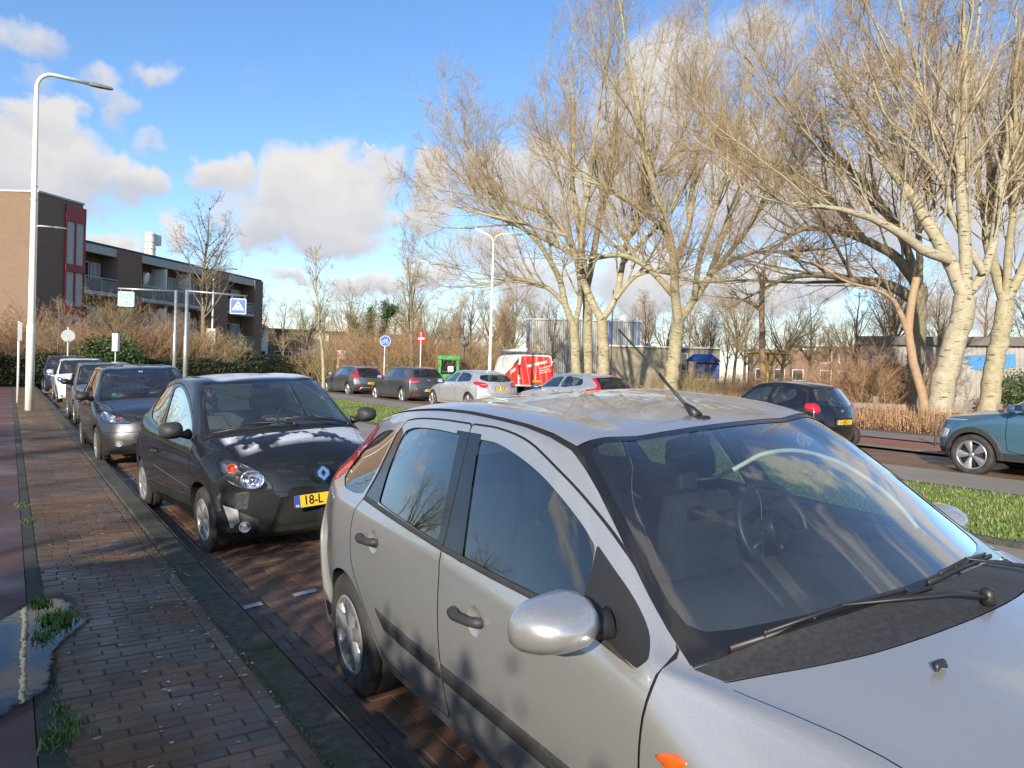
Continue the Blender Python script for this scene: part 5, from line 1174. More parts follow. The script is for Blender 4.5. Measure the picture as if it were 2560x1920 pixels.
# --- corrugated hall on a buff brick plinth
hl = facade_root('sports_hall', 35.7, 50.6, 129.6, 'grey corrugated hall with blue corner strips, behind the van and the poplar trio')
cg_ = mat('corrugated_cladding', (.22, .24, .24), .5, .3); M['corr'] = cg_; t_ = NT(cg_); t_.link(t_.ramp(t_.noise(t_.coord(), .5, 5), [(.3, (.26, .27, .26)), (.7, (.34, .35, .33))]), t_.b.inputs['Base Color'])
mb = MB(); n = 120; pts = []
for i in range(n + 1):
    u = 9.4 * i / n; pts.append((u, 0 if i % 4 in (0, 1) else -.07))
mb.add([(a, b, h) for h in (0, 5.45) for a, b in pts], [(i, i + 1, n + 2 + i, n + 1 + i) for i in range(n)])
mb.add([(9.4, b, h) for h in (0, 5.45) for b in (0, 7)], [(0, 1, 3, 2)]); mb.add([(0, b, h) for h in (0, 5.45) for b in (0, 7)], [(0, 1, 3, 2)]); mb.build('cladding', cg_, hl)
MB().box((4.7, 3.5, 5.5), (9.6, 7.3, .14)).build('roof', M['fascia'], hl)
M['bluestrip'] = mat('blue_strip', (.05, .10, .26), .5)
for u in (.12, 6.9, 9.28): MB().box((u, -.10, 4.0), (.22, .05, 2.9)).build('blue_panel', M['bluestrip'], hl)
MB().box((9.42, 2.2, 4.3), (.05, 3.6, 2.3)).build('blue_panel', M['bluestrip'], hl)
for u in (.55, 4.6, 8.5): MB().tube([(u, -.14, 2.2), (u, -.14, 5.4)], .045, 6).build('downpipe', M['frame_w'], hl)
bb = facade_root('brick_annex', 37.55, 43.6, 131, 'low flat buff brick building in front of the corrugated hall')
MB().box((4.6, 3, 1.62), (9.2, 6, 3.24)).build('wall', M['brick_yellow'], bb); MB().box((4.6, 2.95, 3.31), (9.4, 6.2, .13)).build('roof', M['frame_w'], bb)
win(bb, 6.3, 6.8, 1.5, 2.9, 0); MB().box((6.6, -.03, 3.05), (.5, .04, .3)).build('blue_panel', M['bluestrip'], bb)
# --- blue and yellow shelters
sh_ = empty('bus_shelter', (35.7, 32.2, zg(35.7, 32.2)), R(-45), 'bright blue canopy shelter on a blue post, right of the single pale poplar', 'shelter')
M['blue'] = noisy('bright_blue', (.02, .06, .22), (.03, .085, .30), 3, .4)
MB().add([(-.7, -.9, 2.35), (1.9, -.9, 2.35), (1.9, .9, 2.35), (-.7, .9, 2.35), (0, 0, 2.85), (1.3, 0, 2.85)], [(0, 1, 5, 4), (1, 2, 5), (2, 3, 4, 5), (3, 0, 4), (0, 3, 2, 1)]).build('canopy', M['blue'], sh_)
MB().box((1.0, .2, 1.75), (1.7, .9, 1.1), bev=.1).build('blue_box', M['blue'], sh_)
for x in (-.45, 1.6): MB().cyl((x, -.2, 0), .07, 2.36, 10).build('post', M['blue'], sh_)
sh_.scale = (.85, .85, .92)
ys_h = empty('play_shelter', (40.0, 29.9, zg(40, 29.9)), R(-50), 'yellow post with a flat yellow-green canopy behind the small black car', 'shelter'); M['yellow'] = mat('yellow_paint', (.62, .42, .02), .5)
MB().cyl((0, 0, 0), .085, 2.75, 10).build('post', M['yellow'], ys_h); MB().box((0, 0, 2.80), (2.6, 1.6, .08)).build('canopy', M['yellow'], ys_h)
# --- houses far right
for i, (x, y, l, h, lb) in enumerate([(85, 66.5, 9, 5.0, 'low brick terrace house with a strip of white windows, left of the yellow post'), (90.2, 62.9, 7.5, 5.6, 'two-storey brick house with white bay windows behind the small black car'), (95, 56, 8, 5.6, 'two-storey brick house right of its twin, half hidden by tan shrubs')]):
    hs_ = facade_root('brick_house', x, y, 140, lb, 'house', 'brick houses in the right distance', dz=.3)
    MB().box((l / 2, 4, h / 2), (l, 8, h)).build('wall', M['brick_red'], hs_); MB().box((l / 2, 4, h + .1), (l + .3, 8.3, .2)).build('roof', M['frame_w'], hs_)
    for u in np.arange(.8, l - 1.5, 2.4):
        win(hs_, u, u + 1.4, .8, 2.3, .02)
        if h > 5.2: win(hs_, u, u + 1.1, 3.3, 4.7, .02)
# --- ribbed concrete building with a blue mural on the right
cb_ = facade_root('concrete_building', 33.6, 19.9, 148, 'low flat grey ribbed concrete building with a blue painted patch behind the right-hand poplars')
mb = MB(); n = 260; Lc_ = 26; pts = [(Lc_ * i / n, 0 if i % 2 else -.05) for i in range(n + 1)]
mb.add([(a, b, h) for h in (0, 3.15) for a, b in pts], [(i, i + 1, n + 2 + i, n + 1 + i) for i in range(n)]); mb.add([(0, b, h) for h in (0, 3.15) for b in (0, 9)], [(0, 1, 3, 2)]); mb.add([(Lc_, b, h) for h in (0, 3.15) for b in (0, 9)], [(0, 1, 3, 2)])
mb.build('wall', M['conc'], cb_)
MB().box((Lc_ / 2, 4.4, 3.22), (Lc_ + .3, 9.3, .40)).build('roof', noisy('roof_edge', (.10, .09, .08), (.15, .14, .125), 2, .8), cb_)
mu = MB(); M['mural_blue'] = noisy('mural_blue', (.03, .17, .42), (.045, .22, .50), 3, .7)
mu.add([(4.1, -.062, 2.55), (4.5, -.062, 2.58), (5.4, -.062, 2.64), (6.2, -.062, 2.66), (6.25, -.062, 2.1), (5.6, -.062, 1.98), (4.9, -.062, 1.92), (4.5, -.062, 2.0), (4.65, -.062, 2.12), (4.2, -.062, 2.2), (4.5, -.062, 2.35)], [tuple(range(11))]); mu.build('mural_patch', M['mural_blue'], cb_)
MB().add([(8.3, -.064, 2.05), (10.2, -.064, 2.1), (9.4, -.064, 2.35), (8.6, -.064, 2.55), (8.35, -.064, 2.5)], [(0, 1, 2, 3, 4)]).build('mural_boat', M['white'], cb_); MB().add([(10.0, -.063, 2.25), (14, -.063, 2.3), (14, -.063, 2.6), (10.5, -.063, 2.55)], [(0, 1, 2, 3)]).build('mural_green', noisy('mural_green', (.08, .30, .08), (.12, .38, .10), 3, .8), cb_)
win(cb_, .5, 1.2, .6, 2.5, .06, mull=0); win(cb_, 1.9, 2.5, 1.5, 2.6, .06, pane='curtain'); MB().box((1.55, -.10, 1.1), (.30, .06, 2.1)).build('door', M['gloss_black'], cb_)
# ---------------------------------------------------------------- street furniture
def lamp(x, y, h, arms, label, r=.09, head=.62, tilt=0.0, z=None, group='tall cream lamp posts'):
    rt = empty('street_lamp', (x, y, zg(x, y) if z is None else z), 0, label, 'street lamp', group)
    p = MB(); p.tube([(0, 0, 0), (0, 0, h * .25), (0, 0, h * .26), (0, 0, h - .45 if len(arms) == 1 else h - .5)], [r, r, r * .8, r * .52], 14)
    p.cyl((0, 0, h * .62), r * .85, .03, 12); p.cyl((0, 0, h * .66), r * .82, .03, 12); p.build('pole', M['lampwhite'], rt)
    for (dx, dy, L_, drop) in arms:
        a = MB(); pts = [(0, 0, h - .5)]
        for i in range(7): t = i / 6 * math.pi / 2; pts.append((dx * .42 * (1 - math.cos(t)), dy * .42 * (1 - math.cos(t)), h - .5 + .48 * math.sin(t)))
        pts.append((dx * L_, dy * L_, h + drop)); a.tube(pts, r * .48, 10); ao = a.build('arm', M['lampwhite'], rt)
        hd = MB(); a0 = math.atan2(dy, dx); vs = []
        for t, w, zt, zb in ((0, .05, .04, -.03), (.12, .075, .065, -.045), (.45, .10, .055, -.045), (.85, .09, .03, -.04), (1, .05, .005, -.025)):
            for q, zz in ((-1, zb), (1, zb), (.7, zt), (-.7, zt)): vs.append((L_ * 1 - .05 + t * head, q * w, zz))
        fs = [(i * 4 + k, i * 4 + (k + 1) % 4, i * 4 + 4 + (k + 1) % 4, i * 4 + 4 + k) for i in range(4) for k in range(4)] + [(0, 1, 2, 3), (16, 17, 18, 19)]
        hd.add([(v[0] * math.cos(a0) - v[1] * math.sin(a0), v[0] * math.sin(a0) + v[1] * math.cos(a0), h + drop + v[2]) for v in vs], fs, 0, False)
        hd.build('lamp_head', M['lamphead'], ao)
    return rt
M['lamphead'] = noisy('lamp_housing_grey', (.13, .16, .14), (.18, .21, .19), 6, .5)
lamp(.505, 25.7, 9.85, [(1, 0, 1.35, -.05)], 'tall cream lamp post on the left pavement, nearest and cut across the sky', .115, .66)
lamp(.98, 53, 9.5, [(1, 0, 1.15, 0)], 'thin lamp post far behind the nearest one, its arm before the brick tower', .10, .7)
lamp(13.77, 64.4, 8.9, [(-.95, .15, 1.05, .1), (.95, -.25, 1.4, .1)], 'double-armed lamp post left, in front of the alder, carrying a white board', .09, .5)
lamp(19.04, 29.95, 7.85, [(-.84, .54, .95, .26), (.84, -.54, .95, .02)], 'double-armed white lamp post in front of the red van', .085, .52)
lamp(36.1, 93.2, 9.6, [(-.9, .3, 1.6, 0), (.9, -.3, 1.6, 0)], 'far double-armed lamp post among trees above the advert column', .12, .6)
sg = mat('sign_blue', (.02, .12, .50), .4); M['signblue'] = sg; M['signback'] = noisy('sign_back_grey', (.45, .46, .45), (.55, .56, .54), 4, .5, metal=.3); M['signred'] = mat('sign_red', (.55, .02, .02), .4)
def crossing_sign(parent, w=.76, lit=False):
    o = MB().prism(rrect(w, w, .05), .12, 'xz', -.06).build('sign_box', M['frame_w'], parent)
    for f in (-1, 1):
        y = f * .062; MB().prism(rrect(w * .90, w * .90, .03), .004, 'xz', y - .002).build('sign_face', M['signblue'] if not lit else M['signlit'], o)
        T = lambda a, b: (a * w, y + f * .006, b * w)
        MB().add([T(-.38, -.26), T(.38, -.26), T(0, .36)], [(0, 1, 2)]).build('white_triangle', M['white'], o)
        k = MB()
        T2 = lambda a, b: (a * w, y + f * .010, b * w)
        for i in range(5):
            c = -.26 + i * .13; s = c * .55; k.add([T2(c - .035, -.25), T2(c + .035, -.25), T2(s + .022, -.12), T2(s - .022, -.12)], [(0, 1, 2, 3)])
        k.add([(p[0], p[1], p[2]) for p in (T2(a, b) for a, b in disc(.028, 10, 0, .20))], [tuple(range(10))])
        for q in ([(-.03, .165), (.035, .165), (.03, .02), (-.02, .02)], [(-.02, .03), (.012, .03), (-.05, -.12), (-.085, -.12)], [(0, .03), (.03, .03), (.085, -.12), (.05, -.12)], [(-.03, .16), (-.02, .14), (-.08, .05), (-.09, .06)], [(.03, .16), (.02, .14), (.085, .05), (.095, .06)]):
            k.add([(a * w, y + f * .0135, b * w) for a, b in q], [(0, 1, 2, 3)])
        k.build('pictogram', M['ink'], o)
    return o
M['signlit'] = mat('sunlit_sign_blue', (.20, .42, .70), .4)  # paler copy of the sign blue, sunlight painted into the left sign face
def portal(x, y, h, tx, ty, plate, label, lit):
    rt = empty('crossing_sign_post', (x, y, zg(x, y)), 0, label, 'crossing sign', 'overhead pedestrian crossing signs'); g = zg(x, y); h_ = h - g
    p = MB(); p.tube([(0, 0, 0), (0, 0, h_ * .55), (0, 0, h_ * .56), (0, 0, h_)], [.10, .10, .075, .07], 14); p.cyl((0, 0, h_ * .45), .11, .05, 14); p.build('post', M['steel'], rt)
    d = Vector((tx - x, ty - y, 0)); e = d.normalized(); b = MB(); b.tube([(0, 0, h_ - .06), tuple(d * 1.0 + Vector((0, 0, h_ - .12)))], .045, 10)
    for t in (-.30, .30): q = d - e * (.38 - t * .9); b.tube([tuple(q + Vector((0, 0, h_ - .12))), tuple(q + Vector((0, 0, h_ - .32)))], .015, 6)
    b.build('beam', M['steel'], rt)
    c = crossing_sign(rt, plate, lit); q = d - e * .38; c.location = (q.x, q.y, h_ - .26 - plate / 2); c.rotation_euler = (0, 0, math.atan2(e.y, e.x) + (math.pi if e.x < 0 else 0) - .25); return rt
portal(7.04, 41.4, 5.5, 4.42, 41.76, .74, 'left overhead pedestrian crossing sign on a grey post, pale sunlit blue face', True)
portal(6.47, 35.4, 5.0, 8.95, 34.9, .70, 'right overhead pedestrian crossing sign on a grey post, deep blue face', False)
def sign_post(x, y, h, label, r=.028, name='road_sign', cat='road sign', mt='steel', zb=None):
    rt = empty(name, (x, y, zg(x, y)), 0, label, cat); MB().tube([(0, 0, 0), (0, 0, h)], r, 10).build('post', M[mt], rt); return rt
def face(o, az): o.rotation_euler = (0, 0, R(-az))
b_ = sign_post(12.45, 58.7, 3.4, 'white board with black triangle and thirty circle, low on the left double lamp', .03)
bd = MB().prism(rrect(.62, 1.25, .03), .03, 'xz', -.02).build('board', M['frame_w'], b_); bd.location = (0, -.03, 3.1); face(bd, 12)
k = MB(); 
for i, (A_, B_) in enumerate([((-.2, .12), (.2, .12)), ((.2, .12), (0, .48)), ((0, .48), (-.2, .12))]): k.tube([(A_[0], -.03, A_[1]), (B_[0], -.03, B_[1])], .018, 4)
k.tube([(-.22, -.03, -.52), (.24, -.03, .46)], .014, 4); tmp = [(.2 * math.cos(a), -.03, -.22 + .2 * math.sin(a)) for a in np.linspace(0, 6.283, 20)]; k.tube(tmp, .016, 4); k.build('pictogram', M['ink'], bd)
text_mesh('30', .22, 'lettering', M['ink'], bd, Matrix.Translation((0, -.035, -.22)) @ Matrix.Rotation(math.pi / 2, 4, 'X'))
d_ = sign_post(2.5, 44.9, 3.2, 'round grey back of a sign on a thin pole, left of the white car roof', .03, mt='frame_w'); q = MB().prism(disc(.32, 24), .02, 'xz').build('disc', M['signback'], d_); q.location = (0, -.06, 2.75); face(q, 3)
d_ = sign_post(4.17, 39.8, 2.75, 'white folded board on a short post before the green bush', .03); q = MB().add([(-.16, 0, -.42), (.05, -.12, -.42), (.17, 0, -.42), (-.16, 0, .42), (.05, -.12, .42), (.17, 0, .42), (0, .1, -.42), (0, .1, .42)], [(0, 1, 4, 3), (1, 2, 5, 4), (0, 3, 7, 6), (2, 6, 7, 5)]).build('board', M['frame_w'], d_); q.location = (0, -.05, 2.35)
d_ = sign_post(.25, 30.0, 2.75, 'thin white post with a narrow edge-on sign at the far left', .035, mt='frame_w'); q = MB().box((0, 0, 0), (.12, .5, .62), bev=.01).build('plate', M['signback'], d_); q.location = (.03, 0, 2.4)
d_ = sign_post(17.33, 38.25, 3.0, 'round blue cycle path sign on a white post behind the grey crossover', .03, mt='frame_w'); q = MB().prism(disc(.30, 28), .02, 'xz').build('sign_disc', M['white'], d_); q.location = (0, -.05, 2.75); face(q, 24)
MB().prism(disc(.275, 28), .004, 'xz', -.006).build('sign_face', M['signblue'], q); k = MB()
for c in ((-.12, -.08), (.12, -.08)): k.tube([(c[0] + .075 * math.cos(a), -.014, c[1] + .075 * math.sin(a)) for a in np.linspace(0, 6.283, 16)], .012, 4)
for A_, B_ in [((-.12, -.08), (-.05, .08)), ((-.05, .08), (.08, .08)), ((.12, -.08), (.07, .12)), ((.07, .12), (.13, .13)), ((-.05, .08), (.0, -.07)), ((.0, -.07), (.08, .08))]: k.tube([(A_[0], -.014, A_[1]), (B_[0], -.014, B_[1])], .011, 4)
k.build('pictogram', M['white'], q)
d_ = sign_post(19.14, 37.4, 3.3, 'red no entry sign turned sideways on a post beside the slim bare tree', .03, mt='frame_w'); q = MB().prism(disc(.34, 28), .02, 'xz').build('sign_disc', M['signred'], d_); q.location = (0, -.05, 2.95); face(q, 75)
MB().prism([(-.25, -.055), (.25, -.055), (.25, .055), (-.25, .055)], .004, 'xz', -.006).build('white_bar', M['white'], q)
# recycling container, advert column, globe lamp
gc_ = empty('recycling_container', (23.5, 41.9, zg(23.5, 41.9)), R(-30), 'bright green recycling container with a dark opening, left of the red van', 'container'); M['green'] = noisy('bright_green', (.03, .27, .06), (.04, .33, .08), 4, .5)
bx = MB(); bx.box((0, .5, .45), (1.35, 1.0, .9), bev=.04)
for q_ in (-1, 1): bx.box((q_ * .58, .5, 1.35), (.19, 1.0, .9))
bx.box((0, .5, 1.95), (1.45, 1.1, .32), bev=.06); bx.box((0, .75, 1.35), (1.0, .3, .9)); bx.build('body', M['green'], gc_)
MB().box((0, .35, 1.35), (.96, .45, .88)).build('opening', M['gap'], gc_); MB().box((.12, -.02, 1.25), (.36, .04, .34)).build('notice', M['white'], gc_)
ad = empty('advertising_column', (18.8, 48.5, zg(18.8, 48.5)), R(-21), 'small white and orange advert panel above the grey crossover', 'advert panel'); MB().box((0, 0, 1.45), (.62, .16, 1.7), bev=.03).build('frame', M['frame_w'], ad)
pm_ = mat('poster', (.6, .3, .2), .5); t_ = NT(pm_); t_.link(t_.ramp(t_.noise(t_.coord(), 3, 2), [(.35, (.62, .22, .08)), (.5, (.75, .6, .5)), (.62, (.55, .16, .14))]), t_.b.inputs['Base Color']); MB().box((0, -.09, 1.5), (.52, .01, 1.45)).build('poster', pm_, ad)
gl_l = empty('park_lamp', (25.34, 43.1, zg(25.3, 43.1)), 0, 'low dark globe lamp on a thin post beside the green container', 'park lamp'); MB().tube([(0, 0, 0), (0, 0, 2.75)], .04, 8).build('post', M['trim'], gl_l); MB().lathe([(2.75, .02), (2.78, .16), (2.9, .28), (3.05, .34), (3.12, .30), (3.2, .06), (3.24, 0)], 16, axis='z').build('lamp_shade', M['railpanel'], gl_l)
# slender poles right
d_ = sign_post(29.97, 33.55, 6.3, 'very slim grey pole between the right trio poplar and the single poplar', .035, 'slim_pole', 'pole')
d_ = sign_post(33.75, 21.5, 2.7, 'pair of thin white posts behind the small black car', .03, 'white_post', 'post', 'frame_w'); MB().tube([(.28, -.2, 0), (.28, -.2, 2.75)], .03, 8).build('second_post', M['frame_w'], d_)
M['wood'] = noisy('weathered_wood', (.16, .13, .10), (.27, .23, .19), 12, .9, .3)
fr = empty('rail_fence', (16.9, 10.7, 0), 0, 'low wooden rail fence with a pale top edge at the foot of the white poplar', 'fence')
A_, B_ = Vector((22.0, 13.9, 0)), Vector((23.6, 10.6, 0)); n_ = 3
for i in range(n_ + 1):
    p = A_.lerp(B_, i / n_); MB().box((p.x - 16.9, p.y - 10.7, zg(p.x, p.y) + .42), (.13, .13, 1.0), bev=.01).build('post', M['wood'], fr)
zf = zg(22, 12); rl = MB(); v = (B_ - A_); rl.box(((A_.x + B_.x) / 2 - 16.9, (A_.y + B_.y) / 2 - 10.7, zf + .60), (v.length, .07, .16), rz=math.atan2(v.y, v.x)); rl.build('rail', M['wood'], fr)
MB().box(((A_.x + B_.x) / 2 - 16.9, (A_.y + B_.y) / 2 - 10.7, zf + .695), (v.length, .075, .03), rz=math.atan2(v.y, v.x)).build('rail_edge', M['wood'], fr)
wl = ['left of three short wooden posts joined by red tape', 'middle of three short wooden posts joined by red tape', 'right of three short wooden posts joined by red tape']
for i, (x, y) in enumerate([(24.4, 10.05), (24.75, 9.45), (25.1, 8.9)]): tag(MB().box((x, y, zg(x, y) + .38), (.13, .13, .9 - i * .06), bev=.015).build('wooden_post', M['wood'], None), wl[i], 'post', 'short wooden posts at the right edge')
tp = MB().tube([(24.4, 9.95, zg(24, 9) + .72), (24.6, 9.7, zg(24, 9) + .66), (24.75, 9.38, zg(24, 9) + .64), (25.1, 8.8, zg(24, 9) + .6)], .012, 5).build('red_tape', M['signred'], None); tag(tp, 'thin red and white tape strung between the short wooden posts', 'tape')
d_ = sign_post(17.5, 8.5, .72, 'short dark wooden stake at the kerb in front of the blue crossover', .028, 'stake', 'stake', 'bark_dark')
bcar = empty('parked_car', (38.6, 22.9, zg(38.6, 22.9)), R(-62), 'pale blue car roof showing behind the tan shrubs', 'car')
prf = smooth_poly([(-2, .3), (-1.95, .75), (-1.4, .88), (-.9, .98), (-.3, 1.38), (.8, 1.42), (1.6, 1.1), (2.0, .95), (2.05, .4), (1.9, .25)], 3); mb = MB(); nP = len(prf)
mb.add([(a, s_ * (.78 if b > 1.0 else .86), b) for s_ in (-1, 1) for a, b in prf], [(i, (i + 1) % nP, nP + (i + 1) % nP, nP + i) for i in range(nP)] + [tuple(range(nP)), tuple(range(nP, 2 * nP))], 0, False)
mb.build('body', paint('sky_blue_paint', (.12, .36, .55), .3, .35, 1, .04), bcar)
for q in (-1, 1):
    MB().add([(-.8, q * .865, 1.0), (-.25, q * .80, 1.32), (.75, q * .80, 1.35), (1.3, q * .865, 1.05)], [(0, 1, 2, 3)]).build('side_window', M['gloss_black'], bcar)
    for a in (-1.3, 1.3): MB().lathe([(-.1, .0), (-.1, .22), (-.1, .30), (.1, .30), (.1, 0)], 20, axis='y', c=(a, q * .80, .30)).build('wheel', M['tyre'], bcar)
# ---- red and white van (local y runs forward from the rear doors)
van = empty('delivery_van', (25.0, 34.4, zg(25, 34.4) + .02), R(-12), 'white van with red striped rear doors and a roof rack carrying a tube', 'van')
M['vanwhite'] = paint('van_white', (.74, .74, .73), 0, .35, 1, .06, False); M['vanred'] = paint('van_red', (.62, .035, .03), 0, .35, 1, .05, False)
secs = [(0, .90, .93, .84, .40, 1.90), (.04, .93, .96, .87, .34, 1.95), (.8, .95, .97, .87, .30, 1.97), (2.6, .95, .97, .87, .30, 1.97), (3.25, .95, .97, .83, .30, 1.90), (3.6, .95, .96, .74, .30, 1.62), (4.05, .93, .94, .74, .30, 1.22), (4.55, .88, .88, .70, .30, 1.05), (4.80, .74, .76, .6, .34, .80)]
vs = []
for y, wb_, wm_, wt_, z0, z1 in secs:
    half = [(wb_, z0), (wm_, z0 + (z1 - z0) * .25), (wm_, z0 + (z1 - z0) * .52), (wt_ + .045, z1 - .14), (wt_, z1 - .04), (wt_ - .08, z1)]
    vs += [(x, y, z) for x, z in half] + [(-x, y, z) for x, z in half[::-1]]
n = 12; fs = [(i * n + k, i * n + (k + 1) % n, (i + 1) * n + (k + 1) % n, (i + 1) * n + k) for i in range(len(secs) - 1) for k in range(n)] + [tuple(range(n)), tuple((len(secs) - 1) * n + k for k in range(n))]
MB().add(vs, fs).build('body', M['vanwhite'], van)
for q in (-1, 1):
    dr = MB().add([(q * .015, -.012, .42), (q * .90, -.012, .42), (q * .925, -.012, .85), (q * .90, -.012, 1.2), (q * .83, -.012, 1.80), (q * .77, -.012, 1.88), (q * .015, -.012, 1.90)], [tuple(range(7))]).build('rear_door', M['vanred'], van)
    st = MB()
    for i in range(6):
        x0 = -.95 + i * .34; a, b = (x0 + .30, .44), (x0 - .02, 1.86)
        if q < 0: seg = [(x, z) for x, z in (a, b)]
        else: seg = [(x + .0, z) for x, z in (a, b)]
        for k_ in range(30):
            t0_, t1_ = k_ / 30, (k_ + 1) / 30; p0 = (seg[0][0] + (seg[1][0] - seg[0][0]) * t0_, seg[0][1] + (seg[1][1] - seg[0][1]) * t0_); p1 = (seg[0][0] + (seg[1][0] - seg[0][0]) * t1_, seg[0][1] + (seg[1][1] - seg[0][1]) * t1_)
            if all(.03 < q * p[0] < .86 - max(0, p[1] - 1.0) * .09 for p in (p0, p1)): st.add([(p0[0] - .006, -.016, p0[1]), (p0[0] + .006, -.016, p0[1]), (p1[0] + .006, -.016, p1[1]), (p1[0] - .006, -.016, p1[1])], [(0, 1, 2, 3)])
    if st.v: st.build('stripe', M['white'], dr)
    tl = MB(); tl.box((q * .93, -.02, 1.18), (.09, .05, .52), bev=.01); tl.build('tail_lamp', M['darkredlamp'], van)
    for z in (.75, 1.62): MB().box((q * .90, -.035, z), (.09, .04, .07), bev=.01).build('hinge', M['frame_w'], van)
    MB().lathe([(-.1, .0), (-.1, .2), (-.11, .32), (.11, .32), (.11, 0)], 24, axis='x', c=(q * .86, .75, .33)).build('wheel', M['tyre'], van); MB().lathe([(-.1, .0), (-.1, .2), (-.11, .32), (.11, .32), (.11, 0)], 24, axis='x', c=(q * .86, 3.95, .33)).build('wheel', M['tyre'], van)
tt = text_mesh('van dijnsen', .26, 'lettering', M['white'], van, Matrix.Rotation(R(90), 4, 'X') @ Matrix.Rotation(R(14), 4, 'Z'), .001, .006); tt.location = (.05, -.022, 1.52)
tt = text_mesh('bouwservice', .12, 'lettering', M['white'], van, Matrix.Rotation(R(90), 4, 'X') @ Matrix.Rotation(R(14), 4, 'Z'), .001, .003) if False else None
k = MB()
for i, (w_, z) in enumerate(((.62, 1.27), (.56, 1.14), (.60, 1.02))):
    c, s_ = math.cos(R(14)), math.sin(R(14)); x0 = .22; x = 0
    rg = random.Random(i)
    while x < w_: l_ = rg.uniform(.03, .07); k.add([(x0 + x * c + s_ * .02, -.018, z + x * s_ - .02), (x0 + (x + l_) * c, -.018, z + (x + l_) * s_ - .02), (x0 + (x + l_) * c - s_ * .02, -.018, z + (x + l_) * s_ + .02), (x0 + x * c - s_ * .02, -.018, z + x * s_ + .02)], [(0, 1, 2, 3)]); x += l_ + .02
k.build('small_lettering', M['white'], van); van.scale = (1.12, 1.12, 1.12)
MB().add([(-.985, .03, .45), (-.985, 2.1, .45), (-.985, 1.75, .95), (-.985, .03, 1.60), ][::1], [(0, 1, 2, 3)]).build('side_panel', M['vanred'], van)
MB().add([(-.96, .03, 1.5), (-.96, 1.2, 1.2), (-.925, .03, 1.80)], [(0, 1, 2)]).build('side_panel', M['vanred'], van)
tt = text_mesh('jnsen', .34, 'lettering', M['white'], van, Matrix.Rotation(R(-90), 4, 'Z') @ Matrix.Rotation(R(90), 4, 'X') @ Matrix.Rotation(R(14), 4, 'Z'), .001, .008); tt.location = (-.992, .65, 1.15)
MB().add([(-.925, 3.05, 1.15), (-.935, 3.75, 1.15), (-.86, 3.45, 1.55), (-.84, 3.1, 1.66)], [(0, 1, 2, 3)]).build('cab_window', M['gloss_black'], van)
rk = MB()
for y in (.3, 1.2, 2.1, 2.9): rk.box((0, y, 2.06), (1.6, .05, .05)); rk.box((-.78, y, 2.01), (.04, .04, .12)); rk.box((.78, y, 2.01), (.04, .04, .12))
for x in (-.8, .8): rk.box((x, 1.6, 2.10), (.05, 2.9, .05))
rk.build('roof_rack', M['railpanel'], van)
tb = MB().tube([(-.62, -.15, 2.20), (-.62, 3.3, 2.20)], .085, 14).build('pipe_tube', M['lampwhite'], None); tb.matrix_world = Matrix.Translation(van.location) @ Matrix.Rotation(R(-12), 4, 'Z') @ Matrix.Scale(1.12, 4); tag(tb, 'long cream storage tube lying on the roof rack of the white and red van', 'tube')
ld = MB()
for x in (.25, .55): ld.box((x, 1.5, 2.13), (.04, 2.8, .05))
for i in range(9): ld.box((.4, .3 + i * .3, 2.13), (.3, .03, .03))
lo = ld.build('ladder', M['satin'], None); lo.matrix_world = tb.matrix_world.copy(); tag(lo, 'aluminium ladder lying flat on the roof rack of the van', 'ladder')
lic_plate(van, -.03, .62, '38-BTV-7', -1)
# ---- bicycles parked behind the silver crossover
def bicycle(x, y, az, label, cm):
    rt = empty('bicycle', (x, y, zg(x, y)), R(az), label, 'bicycle', 'bicycles parked before the hall'); f = MB()
    for a, b in (((-.1, .28), (.1, .75)), ((-.1, .28), (-.5, .34)), ((.1, .75), (-.18, .82)), ((-.1, .28), (-.22, .92)), ((-.5, .34), (-.18, .82)), ((.5, .34), (.38, .98))): f.tube([(a[0], 0, a[1]), (b[0], 0, b[1])], .016, 6)
    f.build('frame', cm, rt)
    for c in (-.5, .5): w_ = MB(); torus(w_, (c, 0, .34), .32, .018, 24, 5, Matrix.Rotation(math.pi / 2, 4, 'X')); w_.build('wheel', M['tyre'], rt)
    MB().tube([(.30, -.28, 1.05), (.42, -.1, 1.08), (.40, .1, 1.08), (.28, .28, 1.05)], .013, 6).build('handlebar', M['satin'], rt); MB().box((-.24, 0, .96), (.26, .14, .06), bev=.02).build('saddle', M['trim'], rt)
bl = ['leftmost bicycle of the row behind the van', 'second bicycle of the row behind the van', 'third bicycle of the row behind the van, dark frame', 'rightmost bicycle of the row behind the van', 'bicycle standing in front of the green container', 'bicycle right of the green container']
for i, (x, y) in enumerate([(29.2, 36.2), (29.8, 35.7), (30.4, 35.2), (31.0, 34.7), (22.7, 40.6), (24.3, 40.3)]): bicycle(x, y, 20 + i * 13, bl[i], (M['railpanel'], M['frame_w'], M['trim'], M['signblue'])[i % 4])
